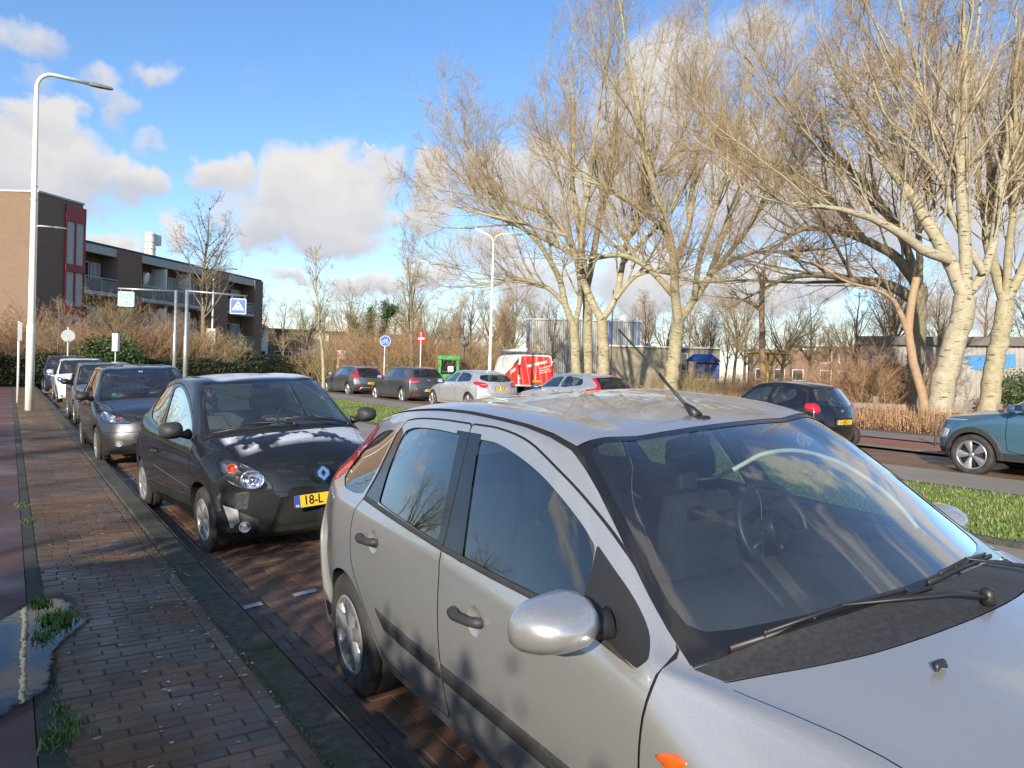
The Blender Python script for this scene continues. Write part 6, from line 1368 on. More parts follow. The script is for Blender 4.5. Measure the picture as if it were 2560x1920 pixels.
# ---- left of the pavement, seen only mirrored in the car windows: lawn, bungalow, birches
sheet('lawn', [-60, -20, -8, -2.64], -60, 120, M['turf'], 30, -.0)
bn = facade_root('bungalow', -21, 20, 35, 'low brown brick bungalow with a wide white fascia across the lawn')
MB().box((9, 4.5, 1.35), (18, 9, 2.7)).build('wall', M['brick_brown'], bn); MB().box((9, 4.3, 2.95), (18.8, 9.8, .5)).build('fascia', M['frame_w'], bn); MB().box((9, 4.4, 3.23), (18.6, 9.6, .06)).build('roof', M['roofdark'], bn)
for u in (3.2, 8.6, 12.9): win(bn, u, u + 1.6, .9, 2.3, .02, mull=1); MB().box((u + 2.3, -.03, 1.1), (.95, .06, 2.15)).build('door', M['redframe'], bn); MB().box((u + 3.1, -.02, 1.3), (.5, .05, 2.5)).build('white_panel', M['panel_white'], bn)
ly = [(-9, 9.5, .8, 'bare tree leaning on the lawn beside the pavement, seen mirrored in the front door window'), (-13, 8, .75, 'bare tree on the lawn before the bungalow'), (-16, 1, .9, 'bare tree on the lawn left of the camera'), (-12.5, -3, .6, 'small bare tree on the lawn shading the pavement'), (-24, -7, 1.1, 'farthest bare tree on the lawn'), (-13, 3, .55, 'small bare tree on the lawn nearest the bungalow')]
for i, (x, y, s, l_) in enumerate(ly):
    o_ = copy_tree((protoA, protoB, protoC)[i % 3], (x, y, zg(x, y)), i * 1.1, s, l_, 'bare trees on the lawn')
    if i == 0: o_.rotation_euler = (R(8), R(-10), 0)
leafy('hedge', (-4.4, -3.0), (11, 1.4, 2.6), 9000, .06, M['hedge'], 'unseen hedge added behind the camera to shade the pavement', 'hedge', None, 31, core='box', rz=R(90))  # unseen hedge, added to throw shade over the near pavement
leafy('hedge', (-22, 30), (22, 2, 2.6), 9000, .12, M['hedge'], 'tall dark hedge beyond the lawn on the left', 'hedge', None, 33, core='box', rz=R(60))

for i in range(26):
    az = -8 - i * 3.6; d = rt_.uniform(38, 50); put_shrub(d * math.sin(R(az)), d * math.cos(R(az)), rt_.uniform(1.1, 1.9), rt_.choice((S1, S2, S3)), 'bare shrub at the far side of the lawn', 'shrubs across the lawn')
    if i % 3 == 0: copy_tree((protoA, protoB, protoC)[i % 2], (d * 1.05 * math.sin(R(az)), d * 1.05 * math.cos(R(az)), .1), i, .85, 'bare tree at the far side of the lawn', 'trees across the lawn')

for i, az in enumerate((40.2, 42.4, 44.4, 46.6, 48.4, 50.2, 51.6, 53.2, 54.8, 56.4, 58.4, 18.9, 24.1, 28.3, 30.2)):
    d = rt_.uniform(72, 92); copy_tree((protoA, protoB, protoC)[i % 3], (d * math.sin(R(az)), d * math.cos(R(az)), .6), rt_.uniform(0, 6), rt_.uniform(.62, .92))
# ---------------------------------------------------------------- the silver hatchback in the foreground
def arch_poly(cx, cz, r, zlow, n=22, flat=1.0):
    """the wheel opening, closed below the sill"""
    a0 = math.asin(max(-1, min(1, (zlow - cz) / r))); pts = []
    for i in range(n + 1):
        a = a0 + (math.pi - 2 * a0) * i / n; pts.append((cx + r * math.cos(a), cz + r * flat * math.sin(a)))
    return pts

def gap_feats(poly, w=.0075, prio=8, parent=None, closed=True, step=.06):
    return Feat('panel_gap', 'side', poly, M['gap'], prio, .004, parent, closed, w, None, step)

def side_mirror(root, q, L, s, z, shell, size=(.11, .20, .13), foot=None):
    """door mirror on side q (-1 = -x); shell bulges to the front (-y)"""
    hw, hx, hh = size; vs = []; fs = []; n = 20
    prof = [(-hw, .05), (-hw * .93, .38), (-hw * .72, .68), (-hw * .35, .90), (0, 1.0), (hw * .25, .99), (hw * .34, .93)]
    for a, k in prof:
        for i in range(n):
            th = 2 * math.pi * i / n; c, sn = math.cos(th), math.sin(th)
            e = 2 / 2.6; cx = math.copysign(abs(c) ** e, c); cz = math.copysign(abs(sn) ** e, sn)
            inner = 1.0 + (.12 if c * q < 0 else -.06) * abs(c)          # fuller towards the door
            vs.append((cx * hx / 2 * k, a, cz * hh / 2 * k * inner))
    for j in range(len(prof) - 1):
        for i in range(n): k = (i + 1) % n; fs.append((j * n + i, j * n + k, j * n + n + k, j * n + n + i))
    fs.append(tuple(range(n - 1, -1, -1)))
    mb = MB().add(vs, fs, 0, True); o = mb.build('side_mirror', shell, root)
    o.location = (q * s, L, z); o.rotation_euler = (0, 0, -q * .12)
    g = MB(); base = [(v[0] * .93, v[1], v[2] * .93) for v in vs[(len(prof) - 1) * n:]]
    g.add(base, [tuple(range(n))]); g.build('mirror_glass', M['mirror'], o)
    arm = MB(); f = foot or (s - hx / 2 - .10, L + .02, z - .05)
    A = Vector((-q * hx * .36, hw * .1, -hh * .25)); B = Vector((q * f[0] - q * s, f[1] - L, f[2] - z))
    arm.tube([A, A.lerp(B, .5) + Vector((0, 0, -.006)), B], [hh * .20, hh * .22, hh * .34], 10)
    arm.build('mirror_arm', M['trim'], o)
    return o

def door_handle(root, S, q, L, z, m, w=.19, parent=None, tilt=0.0, pull=True):
    u, v = S.inv('side', [(L, z)])[0]; p = S.ev(u, v)[0]
    mb = MB(); x0 = q * p[1]
    pts = [(-w / 2, .003, .0), (-w / 2 + .02, .016, .0), (-w * .2, .030, -.002), (w * .2, .033, -.004), (w / 2 - .02, .020, -.004), (w / 2, .003, -.003)]
    mb.tube([(x0 + q * b, L + a, z + c + a * tilt) for a, b, c in pts], [.012, .019, .016, .018, .021, .014], 10)
    return mb.build('door_handle', m, parent or root)

def on_glass(S, x, L, off):
    u, v = S.inv('top', [(L, abs(x))], (5.5, 7.2, 4.9, 7))[0]; p = S.ev(u, v)[0] + S.nrm(u, v)[0] * off
    return Vector((math.copysign(p[1], x), p[0], p[2]))
def wiper(root, a, b, mid=None, name='wiper', lift=.02, arm_from=None, S=None):
    w = MB(); a, b = Vector(a), Vector(b)
    if S:
        a = on_glass(S, a.x, a.y, .010); b = on_glass(S, b.x, b.y, .010)
        if arm_from: arm_from = on_glass(S, arm_from[0], arm_from[1], .022)
    d = b - a
    w.tube([a, a.lerp(b, .5) + Vector((0, 0, .004)), b], [.006, .008, .005], 6, flat=1.6)
    w.tube([a + d * .15 + Vector((0, -.006, .018)), a + d * .5 + Vector((0, -.010, .030)), a + d * .85 + Vector((0, -.006, .018))], .005, 6)
    for t in (.15, .38, .62, .85): p = a + d * t; w.tube([p, p + Vector((0, -.008, .024))], .004, 5)
    o = w.build(name, M['trim'], root)
    if arm_from:
        f = Vector(arm_from); mbb = MB(); m_ = a + d * .5 + Vector((0, -.012, .034))
        mbb.tube([f, f.lerp(m_, .25) + Vector((0, -.004, .016)), m_], [.016, .012, .006], 8, flat=.6); mbb.lathe([(-.02, .0), (-.02, .02), (.02, .018), (.026, .0)], 12, axis='z', c=tuple(f))
        mbb.build('wiper_arm', M['trim'], o)
    return o

silver = paint('silver_paint', (.50, .50, .49), .68, .30, 1.0, .05)
focus = empty('hatchback_car', (2.115, -.032, .076), -.053, 'silver five-door hatchback with a steering wheel lock behind its windscreen, filling the foreground', 'car', 'cars parked along the brick pavement')
focus.rotation_euler = (0, -.080, -.053)
fspec = dict(W=.875, sill=.24, low=.38, mid=.60, fb=.34, rb=.20, bc=.085, sh=.83, kr={4: .0, 5: .4},
    cen=[(.10, .20), (.03, .27), (.0, .46), (.09, .68), (.34, .80), (.72, .888), (1.07, .955), (1.80, 1.380), (2.45, 1.447), (3.15, 1.432), (3.80, 1.345), (4.12, .96), (4.17, .70), (4.18, .45), (4.10, .24)],
    rail=[(1.205, .735, .893), (1.855, .608, 1.343), (2.45, .60, 1.408), (3.15, .59, 1.390), (3.72, .535, 1.307), (3.99, .65, .99)],
    belt=[(1.245, .82, .884), (1.87, .835, .925), (2.40, .84, .955), (3.05, .825, .985), (3.60, .795, 1.01), (3.96, .74, .985)],
    Ls=[.55, .50, .48, .62, .84, 1.05])
FWD = [(1.262, .945), (1.235, .885), (1.248, .74), (1.250, .62), (1.262, .42), (1.33, .305), (1.5, .295), (1.9, .295), (2.32, .30), (2.358, .34), (2.360, .6), (2.358, .80), (2.352, .905), (2.42, 1.16), (2.508, 1.383), (2.3, 1.383), (2.093, 1.358), (1.93, 1.305), (1.77, 1.246), (1.60, 1.165), (1.469, 1.085), (1.35, 1.01)]
RRD = [(2.352, .905), (2.358, .80), (2.360, .6), (2.358, .34), (2.39, .30), (2.7, .295), (3.0, .30), (3.05, .335), (3.12, .44), (3.235, .584), (3.305, .67), (3.326, .76), (3.317, .874), (3.264, .99), (3.225, 1.10), (3.222, 1.20), (3.225, 1.29), (3.17, 1.352), (3.02, 1.372), (2.8, 1.383), (2.508, 1.383), (2.42, 1.16)]
FG = [(2.215, .947), (2.30, 1.13), (2.405, 1.335), (2.25, 1.332), (2.045, 1.290), (1.90, 1.247), (1.785, 1.200), (1.68, 1.152), (1.597, 1.104), (1.575, 1.05), (1.565, .98), (1.56, .935), (1.75, .935), (2.0, .941)]
RG_ = [(2.415, .965), (2.49, 1.16), (2.572, 1.340), (2.8, 1.344), (3.02, 1.334), (3.115, 1.312), (3.148, 1.265), (3.128, 1.14), (3.078, 1.005), (2.9, .992), (2.65, .978)]
SAIL = [(1.597, 1.112), (1.52, 1.07), (1.42, 1.015), (1.335, .955), (1.282, .905), (1.300, .882), (1.38, .897), (1.48, .915), (1.56, .925), (1.565, .98), (1.575, 1.05)]
QG = [(3.262, 1.298), (3.255, 1.2), (3.262, 1.1), (3.292, 1.008), (3.42, .995), (3.56, .998), (3.675, 1.03), (3.692, 1.07), (3.655, 1.15), (3.60, 1.225), (3.50, 1.27), (3.38, 1.292)]
TL = [(3.655, 1.325), (3.60, 1.225), (3.655, 1.15), (3.70, 1.065), (3.76, 1.02), (3.86, .985), (3.97, .97), (4.04, .99), (3.97, 1.10), (3.86, 1.22), (3.79, 1.31)]
def rc(poly, r=.022):
    """rounded corners, softened bends"""
    out = []; n = len(poly)
    for i in range(n):
        a, p, b = (np.array(poly[(i + k) % n], float) for k in (-1, 0, 1)); u = p - a; v = b - p; lu, lv = np.linalg.norm(u), np.linalg.norm(v); u /= lu; v /= lv
        if u @ v < .80:
            q = min(r, lu * .3, lv * .3); out += [tuple(p - u * q * 2), tuple(p - u * q * .5), tuple(p + v * q * .5), tuple(p + v * q * 2)]
        else: out.append(tuple(p))
    return chaikin(out, 2)
FWD, RRD, FG, RG_, QG, SAIL = (rc(q) for q in (FWD, RRD, FG, RG_, QG, SAIL))
side_seals = dict(prio=6, depth=.002)
feats = [
    Feat('hole', 'side', arch_poly(3.44, .285, .335, .15), hole=True, prio=20), Feat('hole', 'side', arch_poly(.84, .285, .335, .15), hole=True, prio=20),
    Feat('front_door', 'side', FWD, None, 3), Feat('rear_door', 'side', RRD, None, 3),
    Feat('window_seal', 'side', shrink(FG, -.026), M['gloss_black'], 6, .002), Feat('window_seal', 'side', shrink(RG_, -.024), M['gloss_black'], 6, .002),
    Feat('window_seal', 'side', [(2.20, .935), (2.42, .95), (2.60, 1.352), (2.40, 1.352)], M['gloss_black'], 6.1, .003),
    Feat('window_seal', 'side', [(3.07, .985), (3.27, .99), (3.24, 1.10), (3.235, 1.29), (3.19, 1.32), (3.14, 1.3)], M['gloss_black'], 5.9, .003),
    Feat('moulding_strip', 'side', [(1.30, .878), (1.40, .893), (1.56, .919), (2.0, .929), (2.4, .945), (3.0, .974), (3.26, .988), (3.26, 1.006), (3.0, .995), (2.4, .964), (2.0, .948), (1.56, .938), (1.40, .905)], M['trim_rough'], 9, -.003, prof=[.006]),
    Feat('door_window', 'side', FG, M['sideglass'], 7, .008, 'front_door'), Feat('door_window', 'side', RG_, M['sideglass'], 7, .008, 'rear_door'),
    Feat('mirror_base', 'side', SAIL, M['trim'], 7.5, .001, 'front_door'),
    Feat('quarter_window', 'side', QG, M['darkglass'], 7, .004), Feat('tail_lamp', 'side', TL, M['redlamp'], 7, -.002),
    Feat('window_seal', 'side', shrink(QG, -.010), M['gloss_black'], 5.8, .002),
    gap_feats(FWD), gap_feats(RRD),
    Feat('moulding_strip', 'side', [(1.30, .530), (1.30, .470), (2.0, .470), (2.352, .468), (2.352, .532), (2.0, .532)], M['trim_rough'], 9, -.010, prof=[.004, .012]),
    Feat('moulding_strip', 'side', [(2.368, .468), (2.7, .468), (2.93, .475), (3.02, .548), (2.9, .540), (2.7, .534), (2.368, .532)], M['trim_rough'], 9, -.010, prof=[.004, .012]),
    Feat('fuel_flap', 'side', smooth_poly([(3.735 + .077 * math.cos(a), .81 + .083 * math.sin(a)) for a in [R(x) for x in range(0, 360, 30)]], 2), None, 6, .0, sides=(-1,)),
    Feat('panel_gap', 'side', [(3.735 + .077 * math.cos(R(a)), .81 + .083 * math.sin(R(a))) for a in range(0, 360, 12)], M['gap'], 8, .003, w=.005),
    Feat('handle_recess', 'side', [(2.075 + .055 * math.cos(R(a)), .775 + .052 * math.sin(R(a))) for a in range(0, 360, 20)], None, 6, .016, 'front_door', step=.02, prof=[.012, .028]),
    Feat('handle_recess', 'side', [(3.02 + .055 * math.cos(R(a)), .845 + .052 * math.sin(R(a))) for a in range(0, 360, 20)], None, 6, .016, 'rear_door', step=.02, prof=[.012, .028]),
    Feat('roof_seam', 'uv', [(6.95, 5.0), (7.5, 5.02), (8, 5.02), (9, 5.02), (9.9, 5.05), (9.9, 5.11), (9, 5.09), (8, 5.085), (7.5, 5.085), (6.98, 5.08)], M['gap'], 8, .004),
    Feat('window_seal', 'uv', [(6.01, 5.0), (6.5, 5.0), (6.99, 5.0), (7.0, 5.5), (7.0, 6), (7.0, 7), (6.965, 7), (6.965, 6), (6.963, 5.4), (6.955, 5.24), (6.93, 5.17), (6.86, 5.14), (6.5, 5.13), (6.22, 5.14), (6.14, 5.18), (6.10, 5.28), (6.08, 5.5), (6.06, 6), (6.05, 7), (6.0, 7), (6.0, 6)], M['gloss_black'], 7.2, .001),
    Feat('windscreen', 'uv', [(6.0, 5.01), (7.0, 5.01), (7.0, 7.0), (6.0, 7.0)], M['wind'], 6.5, .003),
    Feat('cowl', 'uv', smooth_poly([(5.62, 7.0), (5.63, 6.5), (5.66, 6.0), (5.715, 5.6), (5.78, 5.25), (5.82, 4.97)], 4, False) + [(5.99, 4.99), (6.02, 5.5), (6.02, 7)], M['trim_rough'], 9, .002),
    Feat('panel_gap', 'uv', smooth_poly([(5.605, 7.0), (5.615, 6.5), (5.645, 6.0), (5.70, 5.6), (5.765, 5.25), (5.805, 4.95)], 4, False) + smooth_poly([(5.82, 4.95), (5.78, 5.25), (5.715, 5.6), (5.66, 6.0), (5.63, 6.5), (5.62, 7.0)], 4, False), M['gap'], 8, .006),
    Feat('rear_window', 'uv', [(10.06, 5.2), (10.9, 5.15), (10.93, 6), (10.93, 7), (10.06, 7), (10.06, 6)], M['darkglass'], 6.5, .003),
    Feat('panel_gap', 'uv', [(3.6, 4.50), (4.0, 4.52), (4.5, 4.55), (5.0, 4.59), (5.4, 4.65), (5.72, 4.76), (5.72, 4.79), (5.4, 4.68), (5.0, 4.62), (4.5, 4.58), (4.0, 4.55), (3.6, 4.53)], M['gap'], 8, .005),
    Feat('headlamp', 'side', [(.30, .60), (.42, .56), (.62, .585), (.80, .70), (.70, .725), (.5, .70), (.36, .665)], M['clearlens'], 7, -.002, rg=(1.5, 5, 1.5, 5.4)),
    Feat('indicator', 'side', smooth_poly([(1.10, .745), (1.135, .755), (1.195, .728), (1.15, .712)], 3), M['orange'], 7, -.006, step=.02, prof=[.006]),
    Feat('grille', 'front', [(-.0, .62), (.33, .61), (.30, .52), (0, .52)], M['trim'], 7, .01),
    Feat('lower_grille', 'front', [(0, .42), (.45, .42), (.42, .27), (0, .27)], M['trim'], 7, .01),
]
FS, fm = build_body(focus, fspec, feats, dict(paint=silver), res=7)
for L, s in ((.84, .74), (3.44, .745)):
    for q in (-1, 1): wheel(focus, q, L, q * (s + .03), .290, .300, .19, .190, 'cover5', M['cover'], spin=.35)
door_handle(focus, FS, -1, 2.115, .782, M['trim_rough'], .21, fm['front_door'][-1], -.05); door_handle(focus, FS, 1, 2.115, .782, M['trim_rough'], .21, fm['front_door'][1])
door_handle(focus, FS, -1, 3.06, .850, M['trim_rough'], .21, fm['rear_door'][-1], -.05); door_handle(focus, FS, 1, 3.06, .850, M['trim_rough'], .21, fm['rear_door'][1])
side_mirror(focus, -1, 1.45, .972, .985, silver, (.116, .245, .138), (.80, 1.42, .945)); side_mirror(focus, 1, 1.56, .955, .925, silver, (.112, .225, .132), (.80, 1.50, .90))
interior(focus, 1.15, .93, .80, 1.62, M['seat'], .92, driver=1)
a = MB(); a.tube([(0, 1.90, 1.398), (0, 1.935, 1.425), (0, 1.96, 1.44)], [.022, .016, .009], 10); a.tube([(0, 1.95, 1.433), (0.005, 2.08, 1.53), (.01, 2.11, 1.552)], .006, 6); a.tube([(.01, 2.10, 1.545), (.02, 2.36, 1.735)], .0035, 5)
a.build('antenna', M['trim'], focus)
MB().box((0, 1.90, 1.395), (.05, .09, .016), bev=.006).build('antenna_base', M['trim'], focus)
wiper(focus, (-.63, 1.185, .9), (.05, 1.075, .95), arm_from=(.13, .965, .9), S=FS); wiper(focus, (.06, 1.09, .97), (.57, 1.175, .98), arm_from=(.64, 1.03, .9), S=FS)
for q in (-.30, .30): MB().tube([(q - .02, .85, .905), (q - .014, .855, .915), (q + .014, .855, .915), (q + .02, .85, .905)], [.004, .010, .010, .004], 8).build('washer_nozzle', M['trim'], focus)
mi = MB(); mi.prism(rrect(.24, .065, .02), .025, 'xz', -.0125); mi.tube([(0, 0, .02), (0, -.04, .075)], .012, 6)
mo = mi.build('rear_view_mirror', M['trim'], focus); mo.location = (0.0, 1.95, 1.285); mo.rotation_euler = (0, 0, .15)
lic_plate(focus, -.02, .33, '', -1)
# steering lock: pale cream bent bar with a black head standing up behind the windscreen
sl = MB(); sl.tube(smooth_poly([(.02, 1.755, 1.215), (.06, 1.74, 1.235), (.16, 1.73, 1.262), (.30, 1.70, 1.26), (.44, 1.65, 1.215), (.54, 1.58, 1.14), (.60, 1.50, 1.05), (.62, 1.44, .97)], 5, False), .0085, 8)
lock = sl.build('windscreen_stand', mat('cream_plastic', (.72, .68, .48), .4), None); lock.parent = None
hd_ = MB().box((0, 0, 0), (.085, .03, .06), bev=.008).build('head', M['trim'], lock); hd_.location = (-.13, 1.83, 1.185); MB().tube([(-.12, 1.83, 1.187), (-.04, 1.79, 1.188), (.03, 1.75, 1.22)], .007, 6).build('rod', M['trim'], lock)
lock.matrix_world = focus.matrix_basis.copy()
tag(lock, 'cream bendy arm with a black clamp head held behind the windscreen of the silver hatchback', 'phone holder')
# ---------------------------------------------------------------- the other cars
def place_rear(root, O, yaw, T, Lc):
    """O: middle of the rear bumper on the ground; the car points away"""
    e = Vector((math.sin(yaw), math.cos(yaw), 0)); root.location = Vector(O) + e * Lc; root.rotation_euler = (0, T, math.pi - yaw)
def place_front(root, O, yaw, T):
    root.location = O; root.rotation_euler = (0, -T, -yaw)

def std_feats(spec, wb0, wb1, wr, FW, RWp, doorF=None, doorR=None, seal=.016, gl='sideglass', ar=None, cladding=None, hz=None):
    sl = spec['sill']; ar = ar or wr + .045; wz = wr - .012
    F = [Feat('hole', 'side', arch_poly(wb0, wz, ar, sl - .08), hole=True, prio=20), Feat('hole', 'side', arch_poly(wb1, wz, ar, sl - .08), hole=True, prio=20)]
    if cladding:
        for c in (wb0, wb1): F.append(Feat('arch_cladding', 'side', arch_poly(c, wz, ar + cladding, sl - .06), M['trim_rough'], 6.5, -.010, prof=[.012]))
    if doorF: F += [Feat('front_door', 'side', doorF, None, 3), gap_feats(doorF, .010)]
    if doorR: F += [Feat('rear_door', 'side', doorR, None, 3), gap_feats(doorR, .010)]
    if FW: F += [Feat('window_seal', 'side', shrink(FW, -seal), M['gloss_black'], 6, .001), Feat('door_window' if doorF else 'side_window', 'side', FW, M[gl], 7, .006, 'front_door' if doorF else None)]
    if RWp: F += [Feat('window_seal', 'side', shrink(RWp, -seal), M['gloss_black'], 6, .001), Feat('door_window' if doorR else 'rear_side_window', 'side', RWp, M[gl if doorR else 'darkglass'], 7, .006, 'rear_door' if doorR else None)]
    F += [Feat('window_seal', 'uv', [(6.01, 5.0), (6.5, 5.0), (6.99, 5.0), (7.0, 5.5), (7.0, 7), (6.965, 7), (6.965, 5.4), (6.955, 5.14), (6.5, 5.12), (6.12, 5.14), (6.07, 5.5), (6.05, 7), (6.0, 7)], M['gloss_black'], 7.2, .001),
          Feat('windscreen', 'uv', [(6.0, 5.01), (7.0, 5.01), (7.0, 7.0), (6.0, 7.0)], M['wind'], 6.5, .003),
          Feat('cowl', 'uv', [(5.72, 7.0), (5.78, 6.0), (5.88, 5.3), (5.98, 4.95), (6.02, 4.95), (6.02, 5.5), (6.02, 7)], M['trim'], 9, .008)]
    return F
def bonnet_gap():
    return Feat('panel_gap', 'uv', [(3.2, 4.62), (4.0, 4.52), (4.5, 4.55), (5.0, 4.60), (5.5, 4.72), (5.9, 4.98), (5.88, 5.03), (5.5, 4.77), (5.0, 4.65), (4.5, 4.60), (4.0, 4.57), (3.2, 4.68)], M['gap'], 8, .005)
def rearwin(poly, mt='darkglass', view='rear', rg=(9.95, 11.4, 4.2, 7)):
    return [Feat('rear_window', view, poly, M[mt], 7, .003, rg=rg), Feat('window_seal', view, shrink_open(poly, .018), M['gloss_black'], 6.5, .001, rg=rg)]
def shrink_open(poly, d):
    """grow a half outline that touches the centre line, keeping s >= 0"""
    return [(max(0, a), b) for a, b in shrink(poly, -d)]
def tailgate_gap(pts, w=.010): return Feat('panel_gap', 'rear', pts, M['gap'], 8, .004, closed=False, w=w, rg=(9.95, 13.9, 2.5, 7))
RGR = (10.2, 13.6, 1.8, 7)

M['insert'] = mat('grey_insert', (.34, .34, .34), .45, .3)
M['lamp_dark'] = mat('smoked_chrome', (.30, .30, .32), .2, .9)
# ---- black three-door hatchback with frost
def frosty(name, c):
    m = paint(name, c, .0, .6, 1.0, .035, False); m.node_tree.nodes['Principled BSDF'].inputs['Specular IOR Level'].default_value = .08; t = NT(m)
    v = t.coord(); sx = t.n.new('ShaderNodeSeparateXYZ'); t.link(v, sx.inputs[0])
    n1 = t.noise(v, 3.4, 3, .5); n2 = t.noise(v, 160, 3, .7)
    y, x, z = sx.outputs[1], sx.outputs[0], sx.outputs[2]
    def band(a, lo, hi, s=.05):
        return t.math('MULTIPLY', t.math('DIVIDE', t.math('SUBTRACT', a, lo), s, True), t.math('DIVIDE', t.math('SUBTRACT', hi, a), s, True))
    xr = t.math('MULTIPLY', x, .16)
    bon = t.math('MULTIPLY', band(y, .36, .72, .10), t.math('MULTIPLY', band(x, -.56, .72, .1), t.math('SUBTRACT', 1.0, t.math('GREATER_THAN', z, 1.1))))
    k1 = t.math('MULTIPLY', bon, t.math('DIVIDE', t.math('SUBTRACT', t.math('ADD', n1, xr), .445), .04, True))
    cow = t.math('MULTIPLY', t.math('MULTIPLY', band(y, .60, .78, .04), band(x, -.62, .75, .05)), t.math('DIVIDE', t.math('SUBTRACT', n1, .33), .05, True))
    cow = t.math('MULTIPLY', cow, t.math('SUBTRACT', 1.0, t.math('GREATER_THAN', z, 1.1)))
    rf = t.math('MULTIPLY', t.math('MULTIPLY', band(y, 1.42, 3.2, .10), band(x, -.44, .60, .06)), t.math('GREATER_THAN', z, 1.3))
    rf = t.math('MULTIPLY', rf, .93)
    mk = t.math('MAXIMUM', t.math('MAXIMUM', k1, cow), rf)
    mk = t.math('MULTIPLY', mk, t.math('DIVIDE', t.math('SUBTRACT', n2, .34), .2, True))
    fb = t.n.new('ShaderNodeBsdfPrincipled'); fb.inputs['Base Color'].default_value = (.62, .65, .72, 1); fb.inputs['Roughness'].default_value = .65
    t.bump(n2, .6, .006, fb)
    ms = t.n.new('ShaderNodeMixShader'); t.link(mk, ms.inputs[0]); t.link(t.b.outputs[0], ms.inputs[1]); t.link(fb.outputs[0], ms.inputs[2])
    old = [n for n in t.n if n.type == 'MIX_SHADER' and n != ms][0]; t.link(ms.outputs[0], old.inputs[1])
    return m
twingo = empty('hatchback_car', (0, 0, 0), 0, 'black three-door hatchback with frost on its roof and bonnet, parked behind the silver hatchback', 'car', 'cars parked along the brick pavement')
place_front(twingo, (2.262, 6.092, .056), -.064, .068)
tsp = dict(W=.828, sill=.22, low=.36, mid=.60, fb=.40, rb=.22, bc=.055, fp=2.4, fr=(.40, .68, .85),
    cen=[(.10, .17), (.02, .24), (.0, .42), (.03, .60), (.14, .76), (.42, .92), (.72, 1.005), (1.34, 1.43), (2.0, 1.475), (2.65, 1.465), (3.20, 1.38), (3.50, .98), (3.58, .72), (3.60, .45), (3.52, .24)],
    rail=[(.83, .70, .955), (1.44, .585, 1.395), (2.0, .575, 1.435), (2.6, .565, 1.41), (3.02, .53, 1.33), (3.36, .62, .98)],
    belt=[(.86, .785, .905), (1.42, .775, .945), (2.0, .77, .965), (2.6, .755, .99), (3.0, .735, 1.04), (3.34, .70, .98)],
    Ls=[.42, .38, .36, .40, .52, .68])
DT = [(.965, .74), (.945, .62), (.93, .42), (.935, .27), (1.1, .235), (1.7, .24), (2.3, .28), (2.40, .42), (2.42, .62), (2.36, .83), (2.30, .96), (2.28, 1.15), (2.33, 1.40), (2.1, 1.415), (1.85, 1.385), (1.55, 1.29), (1.28, 1.15), (1.08, 1.02), (.93, .90)]
WT = [(1.04, .955), (1.5, .965), (2.12, .985), (2.18, 1.15), (2.24, 1.36), (2.1, 1.38), (1.9, 1.36), (1.62, 1.275), (1.35, 1.15), (1.17, 1.045)]
DT = rc(DT, .03); WT = rc(WT, .025)
QT = smooth_poly([(2.25, .99), (2.55, 1.0), (2.78, 1.045), (2.90, 1.14), (2.86, 1.27), (2.70, 1.345), (2.5, 1.375), (2.36, 1.38), (2.29, 1.2)], 2)
HLT = smooth_poly([(.733, .79), (.70, .828), (.64, .822), (.56, .785), (.465, .715), (.40, .63), (.392, .578), (.44, .553), (.54, .562), (.63, .60), (.705, .66), (.742, .73)], 3)
fz = std_feats(tsp, .70, 3.06, .290, WT, QT, DT, None, .02)
fz += [bonnet_gap(), Feat('headlamp', 'front', HLT, M['lampclear'], 7, -.004, rg=(.5, 5.5, 1.5, 6.9)), Feat('panel_gap', 'front', HLT, M['gap'], 8, .003, w=.008, rg=(.5, 5.5, 1.5, 6.9)),
    Feat('lower_grille', 'front', [(0, .505), (.34, .505), (.36, .45), (.44, .235), (.40, .205), (0, .205)], M['gap'], 7, .03, prof=[.03], rg=(0, 3.5, 3, 7)),
    Feat('panel_gap', 'front', [(0, .545), (.30, .545), (.50, .552), (.62, .57)], M['gap'], 8, .004, closed=False, w=.007, rg=(1, 4.5, 2, 7)),
    Feat('bumper_insert', 'front', [(.735, .455), (.64, .412), (.632, .318), (.672, .272), (.64, .205), (.69, .25)], M['insert'], 7, .002, rg=(0, 3.5, 1.5, 6.9)),
    Feat('fog_surround', 'front', [(.634, .398), (.515, .338), (.505, .30), (.53, .205), (.638, .205), (.668, .272), (.630, .318)], M['trim_rough'], 6.9, .004, rg=(0, 3.5, 1.5, 6.9)),
    Feat('moulding_strip', 'side', [(1.0, .515), (1.6, .545), (2.38, .582), (2.38, .570), (1.6, .533), (1.0, .502)], M['gloss_black'], 9, -.004, prof=[.004]),
    Feat('tail_lamp', 'rear', [(.60, .98), (.72, .96), (.78, .80), (.66, .76), (.60, .85)], M['redlamp'], 7, -.002, rg=RGR)] + rearwin([(0, .99), (.55, .99), (.47, 1.32), (0, 1.34)])
TS, tm = build_body(twingo, tsp, fz, dict(paint=frosty('black_paint_frost', (.010, .0105, .012))), res=6)
